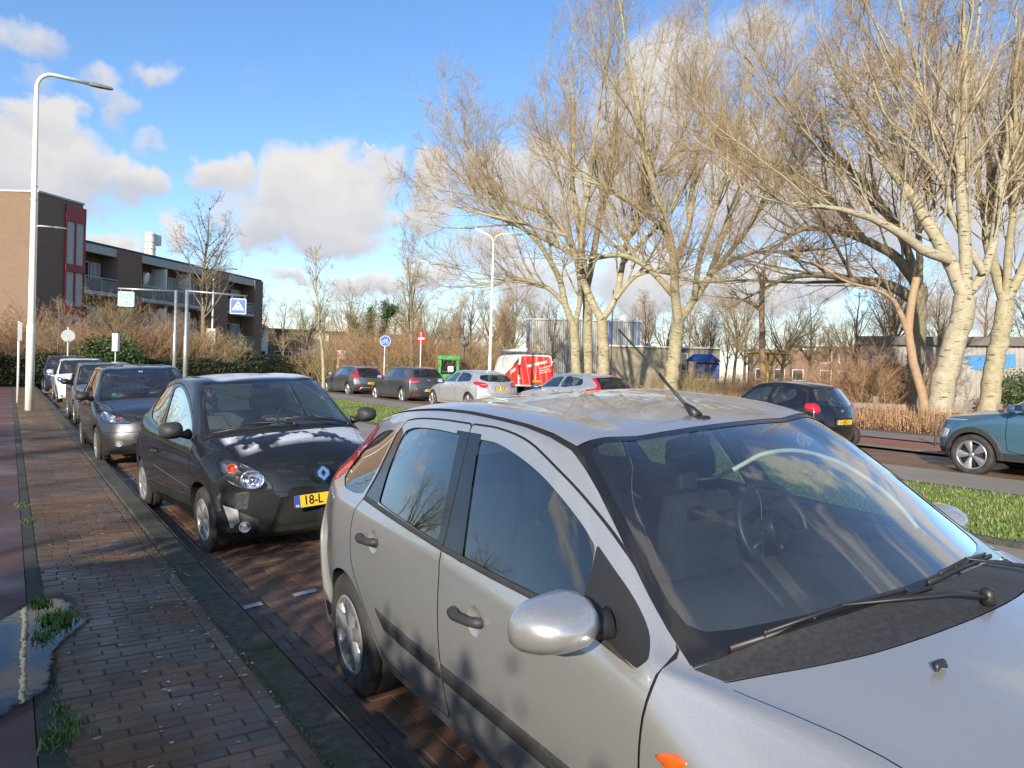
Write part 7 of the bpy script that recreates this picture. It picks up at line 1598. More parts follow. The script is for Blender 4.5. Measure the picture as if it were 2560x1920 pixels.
# headlamp bowls behind the cover
for q in (-1, 1):
    for (s_, z_, r_, mt) in ((.525, .655, .076, 'reflector'), (.655, .752, .038, 'orange')):
        u, v = TS.inv('front', [(s_, z_)], (.5, 5.5, 1.5, 6.9))[0]; p = TS.ev(u, v)[0]
        b = MB().lathe([(.07, .01), (.06, r_ * .5), (.035, r_ * .85), (.012, r_), (.006, r_ * 1.08), (.012, r_ * 1.14)], 24, axis='y')
        b.lathe([(.02, .0), (.022, r_ * .3), (.05, r_ * .32)], 14, axis='y')
        o = b.build('lamp_bowl', M[mt], twingo); o.location = (q * p[1], p[0] + .005, p[2]); o.rotation_euler = (R(-12), 0, q * R(28 if r_ > .05 else 38)); o.scale = (1.12, 1, .92)
    u, v = TS.inv('front', [(.53, .66)], (.5, 5.5, 1.5, 6.9))[0]
    hb = MB(); pl = [TS.ev(*TS.inv('front', [pp], (.5, 5.5, 1.5, 6.9))[0])[0] for pp in shrink(HLT, .004)]; c_ = (q * .53, .40, .66); n = len(pl)
    hb.add([(q * p[1], p[0] + .006, p[2]) for p in pl] + [(q * (p[1] * .92 + .03), p[0] + .09, p[2] * .96 + .025) for p in pl], [(i, (i + 1) % n, n + (i + 1) % n, n + i) for i in range(n)] + [tuple(range(n, 2 * n))], 0, True)
    hb.build('lamp_housing', M['lamp_dark'], twingo)
    u, v = TS.inv('front', [(.60, .272)], (0, 3.5, 1.5, 6.9))[0]; p = TS.ev(u, v)[0]
    g = MB().lathe([(-.012, .046), (-.016, .040), (.0, .036), (.03, .01)], 20, axis='y'); g.lathe([(-.004, .0), (-.003, .03), (.004, .036)], 20, axis='y')
    o = g.build('fog_lamp', M['clearlens'], twingo); o.location = (q * p[1], p[0] - .002, p[2]); o.rotation_euler = (0, 0, q * R(15))
for L, s in ((.70, .72), (3.06, .72)):
    for q in (-1, 1): wheel(twingo, q, L, q * s, .278, .285, .165, .180, 'cover6', M['cover'], spin=.3)
for q in (-1, 1): side_mirror(twingo, q, 1.02, .945, 1.04, M['trim_rough'], (.11, .20, .15), (.78, 1.06, .99))
door_handle(twingo, TS, -1, 2.20, .74, M['trim_rough'], .16, tm['front_door'][-1]); door_handle(twingo, TS, 1, 2.20, .74, M['trim_rough'], .16, tm['front_door'][1])
interior(twingo, .80, .99, .77, 1.35, M['seat_beige'], .95, driver=1, dz=.06, rearL=.72)
wiper(twingo, (-.64, .86, 1.0), (-.02, .80, 1.0), arm_from=(.06, .74, 1.0), S=TS); wiper(twingo, (.0, .83, 1.0), (.58, .86, 1.0), arm_from=(.62, .80, 1.0), S=TS)
lg = MB()  # diamond badge on a black plinth
def rhomb(w, h, k=.0): return [(0, h), (w, h * .32), (w, -h * .32), (0, -h), (-w, -h * .32), (-w, h * .32)]
lg.prism([(a * 1.35, b * 1.25) for a, b in rhomb(.052, .064)], .012, 'xz', 0); bo = lg.build('badge_base', M['gloss_black'], twingo); bo.location = (0, -.012, .672); bo.rotation_euler = (R(-14), 0, 0)
A_ = [(0, .064), (.042, .0), (0, -.064), (-.042, .0)]; B_ = [(a * .42, b * .42) for a, b in A_]
A6 = rhomb(.050, .062); lg2 = MB(); i6 = [(0, .030), (.022, 0), (.022, 0), (0, -.030), (-.022, 0), (-.022, 0)]
lg2.add([(a, -.012, b) for a, b in A6] + [(a, -.012, b) for a, b in i6] + [(a, 0, b) for a, b in A6] + [(a, 0, b) for a, b in i6], [(i, (i + 1) % 6, 6 + (i + 1) % 6, 6 + i) for i in range(6)] + [(i, (i + 1) % 6, 12 + (i + 1) % 6, 12 + i) for i in range(6)] + [(6 + i, 6 + (i + 1) % 6, 18 + (i + 1) % 6, 18 + i) for i in range(6)])
lb = lg2.build('badge', M['chrome'], bo); lb.location = (0, -.003, 0)
lic_plate(twingo, -.022, .462, '18-L', -1, tilt=R(-6), left=True)
mi = MB(); mi.prism(rrect(.22, .06, .02), .025, 'xz', -.0125); mi.tube([(0, 0, .02), (0, -.03, .07)], .012, 6)
mo = mi.build('rear_view_mirror', M['trim'], twingo); mo.location = (0, 1.42, 1.32)
for q in (-.28, .28): MB().box((q, .62, .985), (.03, .02, .01), bev=.003).build('washer_nozzle', M['trim'], twingo)

# ---- dark grey five-door hatchback
def simple_front_car(name, label, O, yaw, T, sp, wb, wr, FW, RWp, dF, dR, pm, hl, grille, low, wheelstyle, mirror, mshell, seatm, dash, plate=None, res=5, hl_mat='clearlens', extra=(), fog=None, drv=1, badge=None):
    rt = empty('hatchback_car', (0, 0, 0), 0, label, 'car', 'cars parked along the brick pavement'); place_front(rt, O, yaw, T)
    f = std_feats(sp, wb[0], wb[1], wr, FW, RWp, dF, dR, .018) + [bonnet_gap()]
    f.append(Feat('headlamp', 'front', hl, M['lampclear'], 7, -.003, rg=(.5, 5.5, 1.5, 6.9)))
    f.append(Feat('panel_gap', 'front', hl, M['gap'], 8, .003, w=.008, rg=(.5, 5.5, 1.5, 6.9)))
    for i, g in enumerate(grille): f.append(Feat('grille', 'front', g, M['trim'], 7, .02, rg=(.5, 5, 2.5, 7), prof=[.015]))
    for g in low: f.append(Feat('lower_grille', 'front', g, M['trim'], 7, .02, rg=(0, 3.5, 2, 7), prof=[.015]))
    f += [Feat('tail_lamp', 'rear', [(.62, 1.0), (.72, .98), (.78, .80), (.66, .78)], M['redlamp'], 7, -.002, rg=RGR)] + rearwin([(0, 1.02), (.55, 1.02), (.47, 1.32), (0, 1.34)], 'darkglass') + list(extra)
    S, mm = build_body(rt, sp, f, dict(paint=pm), res=res)
    W = sp['W']
    for q in (-1, 1):
        n = len(hl); pl = [S.ev(*S.inv('front', [pp], (.5, 5.5, 1.5, 6.9))[0])[0] for pp in shrink(hl, .004)]
        hb = MB().add([(q * p[1], p[0] + .006, p[2]) for p in pl] + [(q * (p[1] * .93 + .03), p[0] + .08, p[2] * .97 + .02) for p in pl], [(i, (i + 1) % n, n + (i + 1) % n, n + i) for i in range(n)] + [tuple(range(n, 2 * n))], 0, True)
        ho = hb.build('lamp_housing', M['reflector'], rt)
        cx = sum(a for a, b in hl) / n; cz = sum(b for a, b in hl) / n
        for dx, rr, mt in ((.03, .055, 'reflector'), (-.085, .038, 'orange')):
            p = S.ev(*S.inv('front', [(cx + dx, cz - .3 * dx)], (.5, 5.5, 1.5, 6.9))[0])[0]
            o = MB().lathe([(.06, .01), (.04, rr * .8), (.015, rr), (.01, rr * 1.1)], 16, axis='y').lathe([(.03, .0), (.03, rr * .35), (.06, rr * .4)], 12, axis='y').build('lamp_bowl', M[mt], rt); o.location = (q * p[1], p[0] + .008, p[2]); o.rotation_euler = (0, 0, q * R(25))
        if fog:
            p = S.ev(*S.inv('front', [fog], (0, 3.5, 1.5, 6.9))[0])[0]
            o = MB().lathe([(-.008, .046), (-.012, .040), (0, .036)], 18, axis='y').lathe([(-.002, 0), (0, .036)], 18, axis='y').build('fog_lamp', M['clearlens'], rt); o.location = (q * p[1], p[0] - .003, p[2]); o.rotation_euler = (0, 0, q * R(18))
        for L in wb: wheel(rt, q, L, q * (W - .105), wr - .008, wr, .18, wr * .66, wheelstyle, M['cover'])
        side_mirror(rt, q, mirror[0], mirror[1], mirror[2], mshell, (.11, .20, .14), (W - .05, mirror[0] + .04, mirror[2] - .05))
        for k, (nm, L) in enumerate((('front_door', min(p_[0] for p_ in dF) + .88), ('rear_door', None if not dR else max(p_[0] for p_ in dR) - .22))):
            if L and nm in mm: door_handle(rt, S, q, L, mirror[2] - .16, pm, .17, mm[nm][q])
    interior(rt, sp['cen'][6][0] + .06, dash, W - .04, sp['cen'][6][0] + .52, seatm, .95, driver=drv, dz=.06, rearL=.85)
    c6 = sp['cen'][6]; wiper(rt, (-.58, c6[0] + .12, 1), (.0, c6[0] + .05, 1), S=S); wiper(rt, (.02, c6[0] + .07, 1), (.5, c6[0] + .12, 1), S=S)
    if plate: lic_plate(rt, -.02, plate[1], plate[0], -1)
    a7 = sp['cen'][8]; MB().tube([(0, sp['cen'][7][0] + .15, sp['cen'][7][1] + .02), (0, sp['cen'][7][0] + .42, sp['cen'][7][1] + .30)], [.006, .003], 5).build('antenna', M['trim'], rt)
    mo = MB().prism(rrect(.22, .06, .02), .025, 'xz', -.0125).build('rear_view_mirror', M['trim'], rt); mo.location = (0, sp['cen'][7][0] + .08, sp['cen'][7][1] - .11)
    return rt, S, mm

def shift_spec(L=3.81, W=.832, H=1.49, cowl=(.98, .99), top=(1.60, 1.43), nose=.66, tail=(3.66, 1.0), belt=.93, fb=.34, bon=(.80, .90)):
    """cage numbers for an upright small hatchback of length L"""
    return dict(W=W, sill=.21, low=.36, mid=.60, fb=fb, rb=.2, bc=.045,
        cen=[(.10, .17), (.02, .25), (.0, .42), (.06, nose), (.26, bon[0]), (.62, bon[1]), cowl, top, (top[0] + .65, H), (top[0] + 1.35, H - .01), (L - .38, H - .09), tail, (L - .03, .72), (L, .45), (L - .08, .24)],
        rail=[(cowl[0] + .12, W - .125, cowl[1] - .05), (top[0] + .07, W - .24, top[1] - .035), (top[0] + .65, W - .25, H - .045), (top[0] + 1.35, W - .26, H - .06), (L - .50, W - .29, H - .15), (tail[0] - .12, W - .18, tail[1])],
        belt=[(cowl[0] + .15, W - .045, cowl[1] - .065), (top[0] + .07, W - .045, belt), (top[0] + .65, W - .05, belt + .01), (top[0] + 1.35, W - .055, belt + .025), (L - .50, W - .075, belt + .05), (tail[0] - .14, W - .11, belt + .045)],
        Ls=[.50, .46, .44, .50, .66, .88])
def small_windows(c, t, L, belt, H):
    FW = [(c + .32, belt + .03), (t + .62, belt + .045), (t + .66, H - .085), (t + .32, H - .10), (t + .12, H - .14), (c + .52, belt + .20)]
    RW = [(t + .72, belt + .045), (t + 1.35, belt + .06), (t + 1.48, belt + .10), (t + 1.46, H - .18), (t + 1.34, H - .10), (t + .75, H - .085)]
    dF = [(c + .20, belt - .12), (c + .20, .45), (c + .25, .27), (t + .55, .26), (t + .68, .30), (t + .68, .8), (t + .70, H - .055), (t + .30, H - .07), (t + .08, H - .115), (c + .46, belt + .20), (c + .20, belt + .0)]
    dR = [(t + .68, .8), (t + .68, .30), (t + .80, .26), (t + 1.25, .27), (t + 1.32, .42), (t + 1.45, .62), (t + 1.54, .8), (t + 1.56, belt + .1), (t + 1.52, H - .16), (t + 1.36, H - .07), (t + .70, H - .055)]
    return tuple(rc(q, .02) for q in (FW, RW, dF, dR))
W1 = small_windows(.98, 1.60, 3.81, .93, 1.49)
getz, GS, gm = simple_front_car('h', 'dark grey five-door hatchback with a green windscreen sticker, behind the frosted black car', (1.964, 12.336, .104), -.011, .06,
    shift_spec(), (.73, 3.18), .288, *W1, paint('anthracite_paint', (.045, .046, .050), .6, .32, 1.0, .10),
    smooth_poly([(.735, .80), (.70, .815), (.58, .77), (.44, .69), (.37, .635), (.50, .630), (.68, .64), (.74, .70)], 3), [[(0, .735), (.34, .735), (.31, .665), (0, .655)]], [[(0, .33), (.40, .33), (.36, .23), (0, .23)]],
    'cover6', (1.14, .935, 1.03), M['trim_rough'], M['seat'], .99, None, 6, fog=(.56, .335), extra=[Feat('panel_gap', 'front', [(0, .50), (.4, .50), (.72, .50)], M['gap'], 8, .003, closed=False, w=.008, rg=(.5, 4, 2, 7)), Feat('moulding_strip', 'side', [(1.25, .53), (2.2, .53), (3.0, .54), (3.0, .50), (2.2, .49), (1.25, .49)], M['trim_rough'], 9, -.008, prof=[.01])])
c_ = MB().box((0, 0, 0), (.28, .012, .022), bev=.004).build('grille_bar', M['chrome'], getz); c_.location = (0, .045, .70)
st = MB().prism(disc(.038, 20), .002, 'xz').build('windscreen_sticker', mat('green_sticker', (.02, .42, .33), .5), getz); st.location = (-.48, 1.165, 1.03); st.rotation_euler = (R(-50), 0, 0)
st = MB().prism(rrect(.07, .05, .006), .002, 'xz').build('windscreen_sticker', M['white'], getz); st.location = (-.02, 1.60, 1.39); st.rotation_euler = (R(-50), 0, 0)
sp2 = shift_spec(L=3.87, W=.835, H=1.50, cowl=(.98, 1.0), top=(1.62, 1.44), nose=.66, tail=(3.72, 1.0))
grey3, _, _ = simple_front_car('c', 'mid grey small hatchback between the dark grey hatchback and the white car', (2.16, 20.35, .14), .0, .05, sp2, (.75, 3.2), .29, *small_windows(.98, 1.62, 3.87, .93, 1.50),
    paint('mid_grey_paint', (.17, .165, .165), .55, .34, 1.0, .1), smooth_poly([(.75, .78), (.68, .80), (.56, .74), (.52, .63), (.62, .60), (.74, .63)], 3), [[(0, .72), (.36, .72), (.34, .64), (0, .64)]], [[(0, .40), (.42, .40), (.40, .25), (0, .25)]],
    'five', (1.14, .95, 1.03), M['trim'], M['seat'], 1.0, res=4)
wh = shift_spec(L=3.84, W=.84, H=1.47, cowl=(.95, .99), top=(1.62, 1.41), nose=.68, tail=(3.70, 1.0))
white3, _, _ = simple_front_car('y', 'white small hatchback with white mirrors, between the mid grey hatchback and the dark blue car', (2.14, 28.2, .30), .0, .05, wh, (.75, 3.2), .29, *small_windows(.95, 1.62, 3.84, .92, 1.47),
    paint('white_car_paint', (.74, .77, .76), .0, .35, 1.0, .05, False), smooth_poly([(.76, .83), (.70, .84), (.56, .76), (.44, .68), (.50, .65), (.66, .66), (.77, .72)], 3), [], [[(0, .42), (.30, .42), (.34, .25), (0, .25)]],
    'seven', (1.12, .95, 1.03), paint('white_mirror', (.74, .77, .76), 0, .35, 1, .03, False), M['seat'], 1.0, res=4)
bl = shift_spec(L=4.1, W=.87, H=1.56, cowl=(1.05, 1.05), top=(1.75, 1.49), nose=.72, tail=(3.95, 1.02), belt=.97)
blue3, _, _ = simple_front_car('b', 'dark blue tall car, last in the row behind the white hatchback', (2.14, 37.2, .36), .0, .05, bl, (.8, 3.4), .31, *small_windows(1.05, 1.75, 4.1, .97, 1.56),
    paint('navy_paint', (.02, .024, .07), .4, .3, 1.0, .08), smooth_poly([(.78, .84), (.70, .86), (.52, .78), (.50, .70), (.66, .68), (.79, .74)], 3), [[(0, .76), (.4, .76), (.38, .68), (0, .68)]], [[(0, .42), (.42, .42), (.40, .25), (0, .25)]],
    'five', (1.22, 1.0, 1.10), M['gloss_black'], M['seat'], 1.05, res=3)

# ---- the row on the far side of the median, seen from behind
def rear_car(label, O, yaw, T, sp, L, wb, wr, FW, RWp, dF, dR, pm, feats, wstyle, wmat, plate=None, mirror=None, mshell=None, res=5, width=.2, seatm=None, glass_='sideglass', badge=None, roofant=True, cladding=None, handles=None, gname='cars on the far side of the grass median', name='hatchback_car'):
    rt = empty(name, (0, 0, 0), 0, label, 'car', gname); place_rear(rt, O, yaw, T, L)
    f = std_feats(sp, wb[0], wb[1], wr, FW, RWp, dF, dR, .016, glass_, cladding=cladding) + feats
    S, mm = build_body(rt, sp, f, dict(paint=pm), res=res); W = sp['W']
    for q in (-1, 1):
        for l_ in wb: wheel(rt, q, l_, q * (W - width / 2 - .012), wr - .006, wr, width, wr * .70, wstyle, wmat)
        if mirror: side_mirror(rt, q, mirror[0], mirror[1], mirror[2], mshell or pm, (.12, .21, .14), (W - .06, mirror[0] + .04, mirror[2] - .06))
        for nm, l_, z_ in (handles or ()):
            if nm in mm: door_handle(rt, S, q, l_, z_, pm, .19, mm[nm][q])
    interior(rt, sp['cen'][6][0] + .06, sp['cen'][6][1] - .02, W - .06, sp['cen'][6][0] + .60, seatm or M['seat'], .95, driver=1, dz=.08, rearL=.85)
    if plate:
        u, v = S.inv('rear', [(.0, plate[1])], RGR)[0]; p = S.ev(u, v)[0]
        lic_plate(rt, p[0] + plate[2], plate[1], plate[0], 1, tilt=0)
    return rt, S, mm
RG7 = (10.2, 13.9, 2.2, 7)
def rbadge(rt, S, z, r=.045, rg=RGR):
    p = S.ev(*S.inv('rear', [(0, z)], rg)[0])[0]; o = MB().lathe([(.012, .0), (.012, r * .3), (.004, r * .35), (.004, r * .75), (.014, r * .8), (.014, r), (0, r)], 20, axis='y').build('badge', M['chrome'], rt); o.location = (0, p[0], z); return o
grey_p = paint('graphite_paint', (.115, .118, .125), .7, .34, 1.0, .10)
# golf-class grey hatchback
gsp = dict(W=.89, sill=.20, low=.38, mid=.62, fb=.34, rb=.20, bc=.045,
    cen=[(.12, .18), (.03, .27), (0, .45), (.08, .68), (.30, .81), (.75, .92), (1.12, 1.0), (1.95, 1.42), (2.5, 1.485), (3.2, 1.478), (3.90, 1.405), (4.10, 1.03), (4.185, .74), (4.20, .45), (4.12, .24)],
    rail=[(1.30, .72, .95), (2.0, .60, 1.385), (2.5, .60, 1.44), (3.2, .595, 1.43), (3.80, .575, 1.35), (4.00, .69, 1.03)],
    belt=[(1.35, .83, .95), (1.95, .845, .97), (2.5, .85, .985), (3.2, .84, 1.0), (3.75, .81, 1.02), (3.98, .77, 1.01)], Ls=[.55, .5, .48, .62, .84, 1.05])
GFW = [(1.60, 1.0), (2.0, 1.005), (2.44, 1.015), (2.50, 1.37), (2.25, 1.375), (2.02, 1.33), (1.80, 1.20)]; GRW = [(2.56, 1.02), (3.2, 1.035), (3.40, 1.06), (3.37, 1.22), (3.28, 1.34), (3.1, 1.37), (2.62, 1.378)]
def doors(c, b, r, belt, H, z0=.28, arch=(3.4, .3)):
    dF = [(c, belt - .06), (c - .02, .70), (c, .45), (c + .07, z0 + .03), (c + .2, z0), (b - .1, z0), (b, z0 + .05), (b, .8), (b + .02, 1.1), (b + .05, H - .075), (b - .3, H - .085), (b - .55, H - .145), (b - .80, H - .26), (c + .2, belt + .06)]
    dR = [(b, .8), (b, z0 + .05), (b + .1, z0), (arch[0] - arch[1] - .12, z0), (arch[0] - arch[1] - .05, z0 + .1), (arch[0] - arch[1] + .08, .62), (r, .75), (r + .02, belt), (r + .03, H - .26), (r - .12, H - .10), (r - .4, H - .072), (b + .05, H - .075), (b + .02, 1.1)]
    return rc(dF, .02), rc(dR, .02)
dF, dR = doors(1.32, 2.50, 3.40, .99, 1.485, arch=(3.40, .34))
LAMP_G = smooth_poly([(.83, .97), (.70, 1.005), (.52, .985), (.43, .935), (.44, .885), (.60, .865), (.82, .885)], 2)
golf, GoS, gomm = rear_car('graphite grey hatchback with twin tail pipes, between the grey crossover and the light silver hatchback', (14.239, 26.894, .382), -.023, .02, gsp, 4.2, (.88, 3.40), .32, GFW, GRW, dF, dR, grey_p,
    [Feat('tail_lamp', 'rear', LAMP_G, M['redlamp'], 7, -.006, prof=[.02], rg=RG7), Feat('rear_reflector', 'rear', [(.50, .37), (.74, .37), (.76, .33), (.52, .325)], M['redlamp'], 7, -.003, rg=(11.5, 14, 1.2, 7)),
     Feat('lamp_strip', 'rear', [(.82, .885), (.60, .865), (.44, .885), (.45, .872), (.60, .85), (.82, .868)], M['clearlens'], 7.4, -.004, rg=RG7)] + rearwin([(0, 1.045), (.60, 1.05), (.66, 1.06), (.57, 1.35), (0, 1.375)]) +
    [tailgate_gap([(.44, .64), (.46, .85), (.52, .98), (.64, 1.02)]), Feat('rear_bumper', 'rear', [(0, .30), (.5, .30), (.74, .30), (.74, .2), (0, .2)], M['trim_rough'], 6, -.004, rg=(12, 14, .4, 7))],
    'ten', M['alloy'], ('38-NXJ', .52, .006), (1.52, .99, 1.04), None, 5, handles=(('front_door', 2.32, .90), ('rear_door', 3.18, .92)))
rbadge(golf, GoS, .93)
for x in (.42, .50): MB().cyl((x, 4.14, .23), .032, .06, 14, axis='y').build('tail_pipe', M['chrome'], golf)
MB().box((0, 3.98, 1.415), (.30, .02, .022), bev=.004).build('brake_light', M['redlamp'], golf)
# volvo-class cars share one body
vsp = dict(W=.89, sill=.24, low=.42, mid=.66, fb=.36, rb=.24, bc=.05,
    cen=[(.12, .20), (.03, .30), (0, .48), (.10, .70), (.32, .83), (.78, .93), (1.18, 1.0), (2.0, 1.395), (2.6, 1.458), (3.2, 1.44), (3.93, 1.375), (4.24, 1.06), (4.34, .80), (4.37, .50), (4.26, .28)],
    rail=[(1.38, .72, .95), (2.06, .59, 1.355), (2.6, .585, 1.415), (3.2, .575, 1.40), (3.82, .53, 1.325), (4.10, .66, 1.05)],
    belt=[(1.42, .83, .95), (2.0, .845, .985), (2.6, .85, 1.015), (3.2, .84, 1.05), (3.72, .80, 1.09), (4.06, .76, 1.03)], Ls=[.55, .5, .48, .62, .84, 1.05])
VFW = [(1.68, 1.01), (2.1, 1.025), (2.52, 1.04), (2.58, 1.345), (2.35, 1.345), (2.1, 1.30), (1.88, 1.19)]
VRW = smooth_poly([(2.64, 1.045), (3.1, 1.07), (3.46, 1.105), (3.52, 1.16), (3.44, 1.26), (3.22, 1.33), (2.95, 1.35), (2.70, 1.35)], 2)
VL = smooth_poly([(.545, 1.345), (.59, 1.30), (.665, 1.10), (.78, 1.03), (.855, .985), (.83, .915), (.74, .875), (.65, .90), (.60, 1.0), (.55, 1.18)], 2)
def volvo(label, O, yaw, T, pm, cross, plate):
    dF, dR = doors(1.38, 2.58, 3.46, 1.02, 1.458, .30, (3.54, .35))
    fe = [Feat('tail_lamp', 'rear', VL, M['redlamp'], 7.2, -.006, prof=[.02], rg=(9.9, 13.9, 2.2, 7)),
          Feat('tailgate_trim', 'rear', [(0, .90), (.40, .905), (.56, .935), (.60, 1.02), (.53, 1.33), (0, 1.36)], M['gloss_black'], 6, .0, rg=(9.95, 13, 3, 7)),
          Feat('rear_window', 'rear', [(0, 1.03), (.50, 1.05), (.47, 1.28), (0, 1.32)], M['darkglass'], 7, .003, rg=(9.95, 12, 4, 7)),
          Feat('rear_reflector', 'rear', [(.50, .585), (.70, .60), (.72, .57), (.52, .555)], M['redlamp'], 7, -.003, rg=(11.5, 14, 1.2, 7))]
    if cross: fe += [Feat('rear_bumper', 'rear', [(0, .60), (.5, .60), (.84, .55), (.84, .2), (0, .2)], M['trim_rough'], 6, -.002, rg=(11.6, 14, .2, 7)), Feat('skid_plate', 'rear', [(0, .45), (.50, .45), (.60, .34), (.52, .34), (.46, .40), (0, .40)], M['satin'], 7.5, -.010, rg=(11.6, 14, .4, 7), prof=[.01])]
    rt, S, mm = rear_car(label, O, yaw, T, vsp, 4.37, (.89, 3.54), .335, VFW, VRW, dF, dR, pm, fe, 'five' if cross else 'seven', M['alloy'], plate, (1.62, .99, 1.06), M['gloss_black'], 5, .22, handles=(('front_door', 2.40, .93), ('rear_door', 3.28, .96)))
    p = S.ev(*S.inv('rear', [(0, .955)], RG7)[0])[0]
    if cross:
        t_ = text_mesh('VOLVO', .085, 'badge_lettering', M['chrome'], rt, Matrix.Scale(1.9, 4, (1, 0, 0)), .003, .001); t_.location = (0, p[0] + .006, .965); t_.rotation_euler = (R(78), 0, math.pi)
        for x in (-.55, .55): MB().cyl((x, 4.24, .33), .035, .06, 14, axis='y').build('tail_pipe', M['chrome'], rt)
        for x in (-.55, .55): MB().tube([(x * 1.05, 2.1, 1.425), (x * 1.08, 2.3, 1.465), (x * 1.05, 3.4, 1.45), (x, 3.8, 1.40)], .012, 6).build('roof_rail', M['satin'], rt)
    MB().box((0, 4.0, 1.375), (.34, .02, .02), bev=.004).build('brake_light', M['redlamp'], rt)
    return rt
volvo('grey crossover with roof rails and tall red tail lamps, farthest across the median', (14.361, 33.024, .404), -.035, .01, paint('crossover_paint', (.15, .153, .165), .7, .34, 1.0, .08), True, ('18-KX', .64, .008))
volvo('light silver hatchback with tall tail lamps, half hidden by the near silver roof', (14.35, 15.55, .289), -.021, .01, paint('light_silver_paint', (.50, .52, .54), .65, .33, 1.0, .05), False, None)
# light silver rounded hatchback
msp = dict(W=.89, sill=.20, low=.38, mid=.62, fb=.40, rb=.26, bc=.05, rp=2.4,
    cen=[(.12, .18), (.03, .27), (0, .46), (.07, .70), (.32, .83), (.80, .93), (1.20, .99), (2.02, 1.375), (2.55, 1.433), (3.15, 1.405), (3.86, 1.30), (4.17, 1.01), (4.27, .76), (4.29, .45), (4.18, .24)],
    rail=[(1.38, .72, .94), (2.08, .59, 1.34), (2.55, .585, 1.39), (3.15, .575, 1.365), (3.78, .56, 1.25), (4.02, .68, 1.00)],
    belt=[(1.42, .83, .945), (2.0, .845, .965), (2.55, .85, .98), (3.15, .84, .99), (3.68, .81, 1.0), (3.96, .775, .98)], Ls=[.55, .5, .48, .62, .84, 1.05])
MFW = [(1.66, .985), (2.1, .99), (2.50, 1.0), (2.56, 1.325), (2.35, 1.325), (2.1, 1.28), (1.88, 1.17)]
MRW = smooth_poly([(2.62, 1.005), (3.1, 1.015), (3.42, 1.03), (3.44, 1.12), (3.34, 1.24), (3.12, 1.31), (2.85, 1.328), (2.67, 1.325)], 2)
dF, dR = doors(1.38, 2.56, 3.42, .98, 1.43, .28, (3.49, .34))
ML = smooth_poly([(.86, 1.0), (.74, 1.02), (.56, .985), (.46, .925), (.50, .85), (.60, .80), (.74, .83), (.84, .92)], 2)
merc, MeS, memm = rear_car('light silver rounded hatchback with a yellow number plate, left of the red van', (14.243, 21.592, .349), .007, .01, msp, 4.29, (.79, 3.49), .318, MFW, MRW, dF, dR, paint('pale_silver_paint', (.58, .59, .585), .62, .33, 1.0, .06),
    [Feat('tail_lamp', 'rear', ML, M['redlamp'], 7, -.008, prof=[.03], rg=RG7), Feat('lamp_strip', 'rear', [(.50, .915), (.70, .925), (.70, .912), (.50, .90)], M['clearlens'], 7.4, -.011, rg=RG7)] + rearwin(smooth_poly([(0, 1.015), (.45, 1.03), (.63, 1.08), (.64, 1.14), (.56, 1.245), (.3, 1.265), (0, 1.27)], 1)) +
    [Feat('plate_recess', 'rear', [(0, .88), (.36, .875), (.30, .70), (0, .70)], None, 6, .022, prof=[.03], rg=RG7), tailgate_gap([(0, .60), (.40, .62), (.50, .78), (.47, .90)])],
    'twin5', M['alloy'], ('6-TGR-90', .78, -.012), (1.60, .99, 1.02), M['chrome'], 5, handles=(('front_door', 2.38, .90), ('rear_door', 3.22, .92)))
rbadge(merc, MeS, .925, .04)
# small black car
asp = dict(W=.807, sill=.20, low=.36, mid=.58, fb=.34, rb=.24, bc=.05, rp=2.4,
    cen=[(.10, .17), (.02, .25), (0, .42), (.04, .62), (.20, .78), (.48, .90), (.80, .99), (1.42, 1.40), (1.95, 1.465), (2.5, 1.45), (3.02, 1.375), (3.28, .97), (3.38, .72), (3.405, .45), (3.34, .22)],
    rail=[(.93, .68, .945), (1.50, .565, 1.36), (1.95, .56, 1.42), (2.5, .55, 1.40), (2.94, .51, 1.32), (3.18, .60, .97)],
    belt=[(.96, .765, .93), (1.45, .765, .945), (1.95, .765, .955), (2.5, .755, .98), (2.92, .735, 1.02), (3.14, .70, .98)], Ls=[.42, .38, .36, .46, .62, .8])
AFW = [(1.13, .965), (1.5, .965), (1.93, .975), (2.0, 1.34), (1.8, 1.34), (1.55, 1.27), (1.32, 1.12)]; ARW = smooth_poly([(2.08, .99), (2.42, 1.03), (2.62, 1.13), (2.66, 1.22), (2.58, 1.31), (2.40, 1.345), (2.12, 1.345)], 2)
dF, dR = doors(.96, 2.0, 2.72, .96, 1.465, .27, (3.0, .33))
AL = smooth_poly([(.79, 1.0), (.70, 1.03), (.60, .99), (.585, .90), (.63, .83), (.72, .82), (.78, .90)], 2)
aygo, AyS, aymm = rear_car('small black hatchback with round red tail lamps and a yellow plate', (14.82, 9.07, .195), .03, .016, asp, 3.405, (.66, 3.00), .285, AFW, ARW, dF, dR, paint('black_car_paint', (.010, .011, .016), .4, .26, 1.0, .05),
    [Feat('tail_lamp', 'rear', AL, M['redlamp'], 7, -.012, prof=[.03], rg=RG7)] + rearwin(smooth_poly([(0, .96), (.40, .965), (.58, 1.0), (.56, 1.15), (.50, 1.315), (.3, 1.345), (0, 1.35)], 1), 'sideglass') + [Feat('plate_recess', 'rear', [(0, .71), (.32, .71), (.30, .54), (0, .54)], None, 6, .02, prof=[.03], rg=RG7), tailgate_gap([(0, .50), (.44, .52), (.54, .70), (.56, .85)])],
    'cover6', M['cover'], ('13-HRD-5', .625, -.008), (1.05, .90, 1.02), M['gloss_black'], 6, .165, handles=(('front_door', 1.85, .84), ('rear_door', 2.62, .87)))
rbadge(aygo, AyS, .86, .035)
MB().box((0, 3.09, 1.375), (.22, .02, .024), bev=.004).build('brake_light', M['redlamp'], aygo)
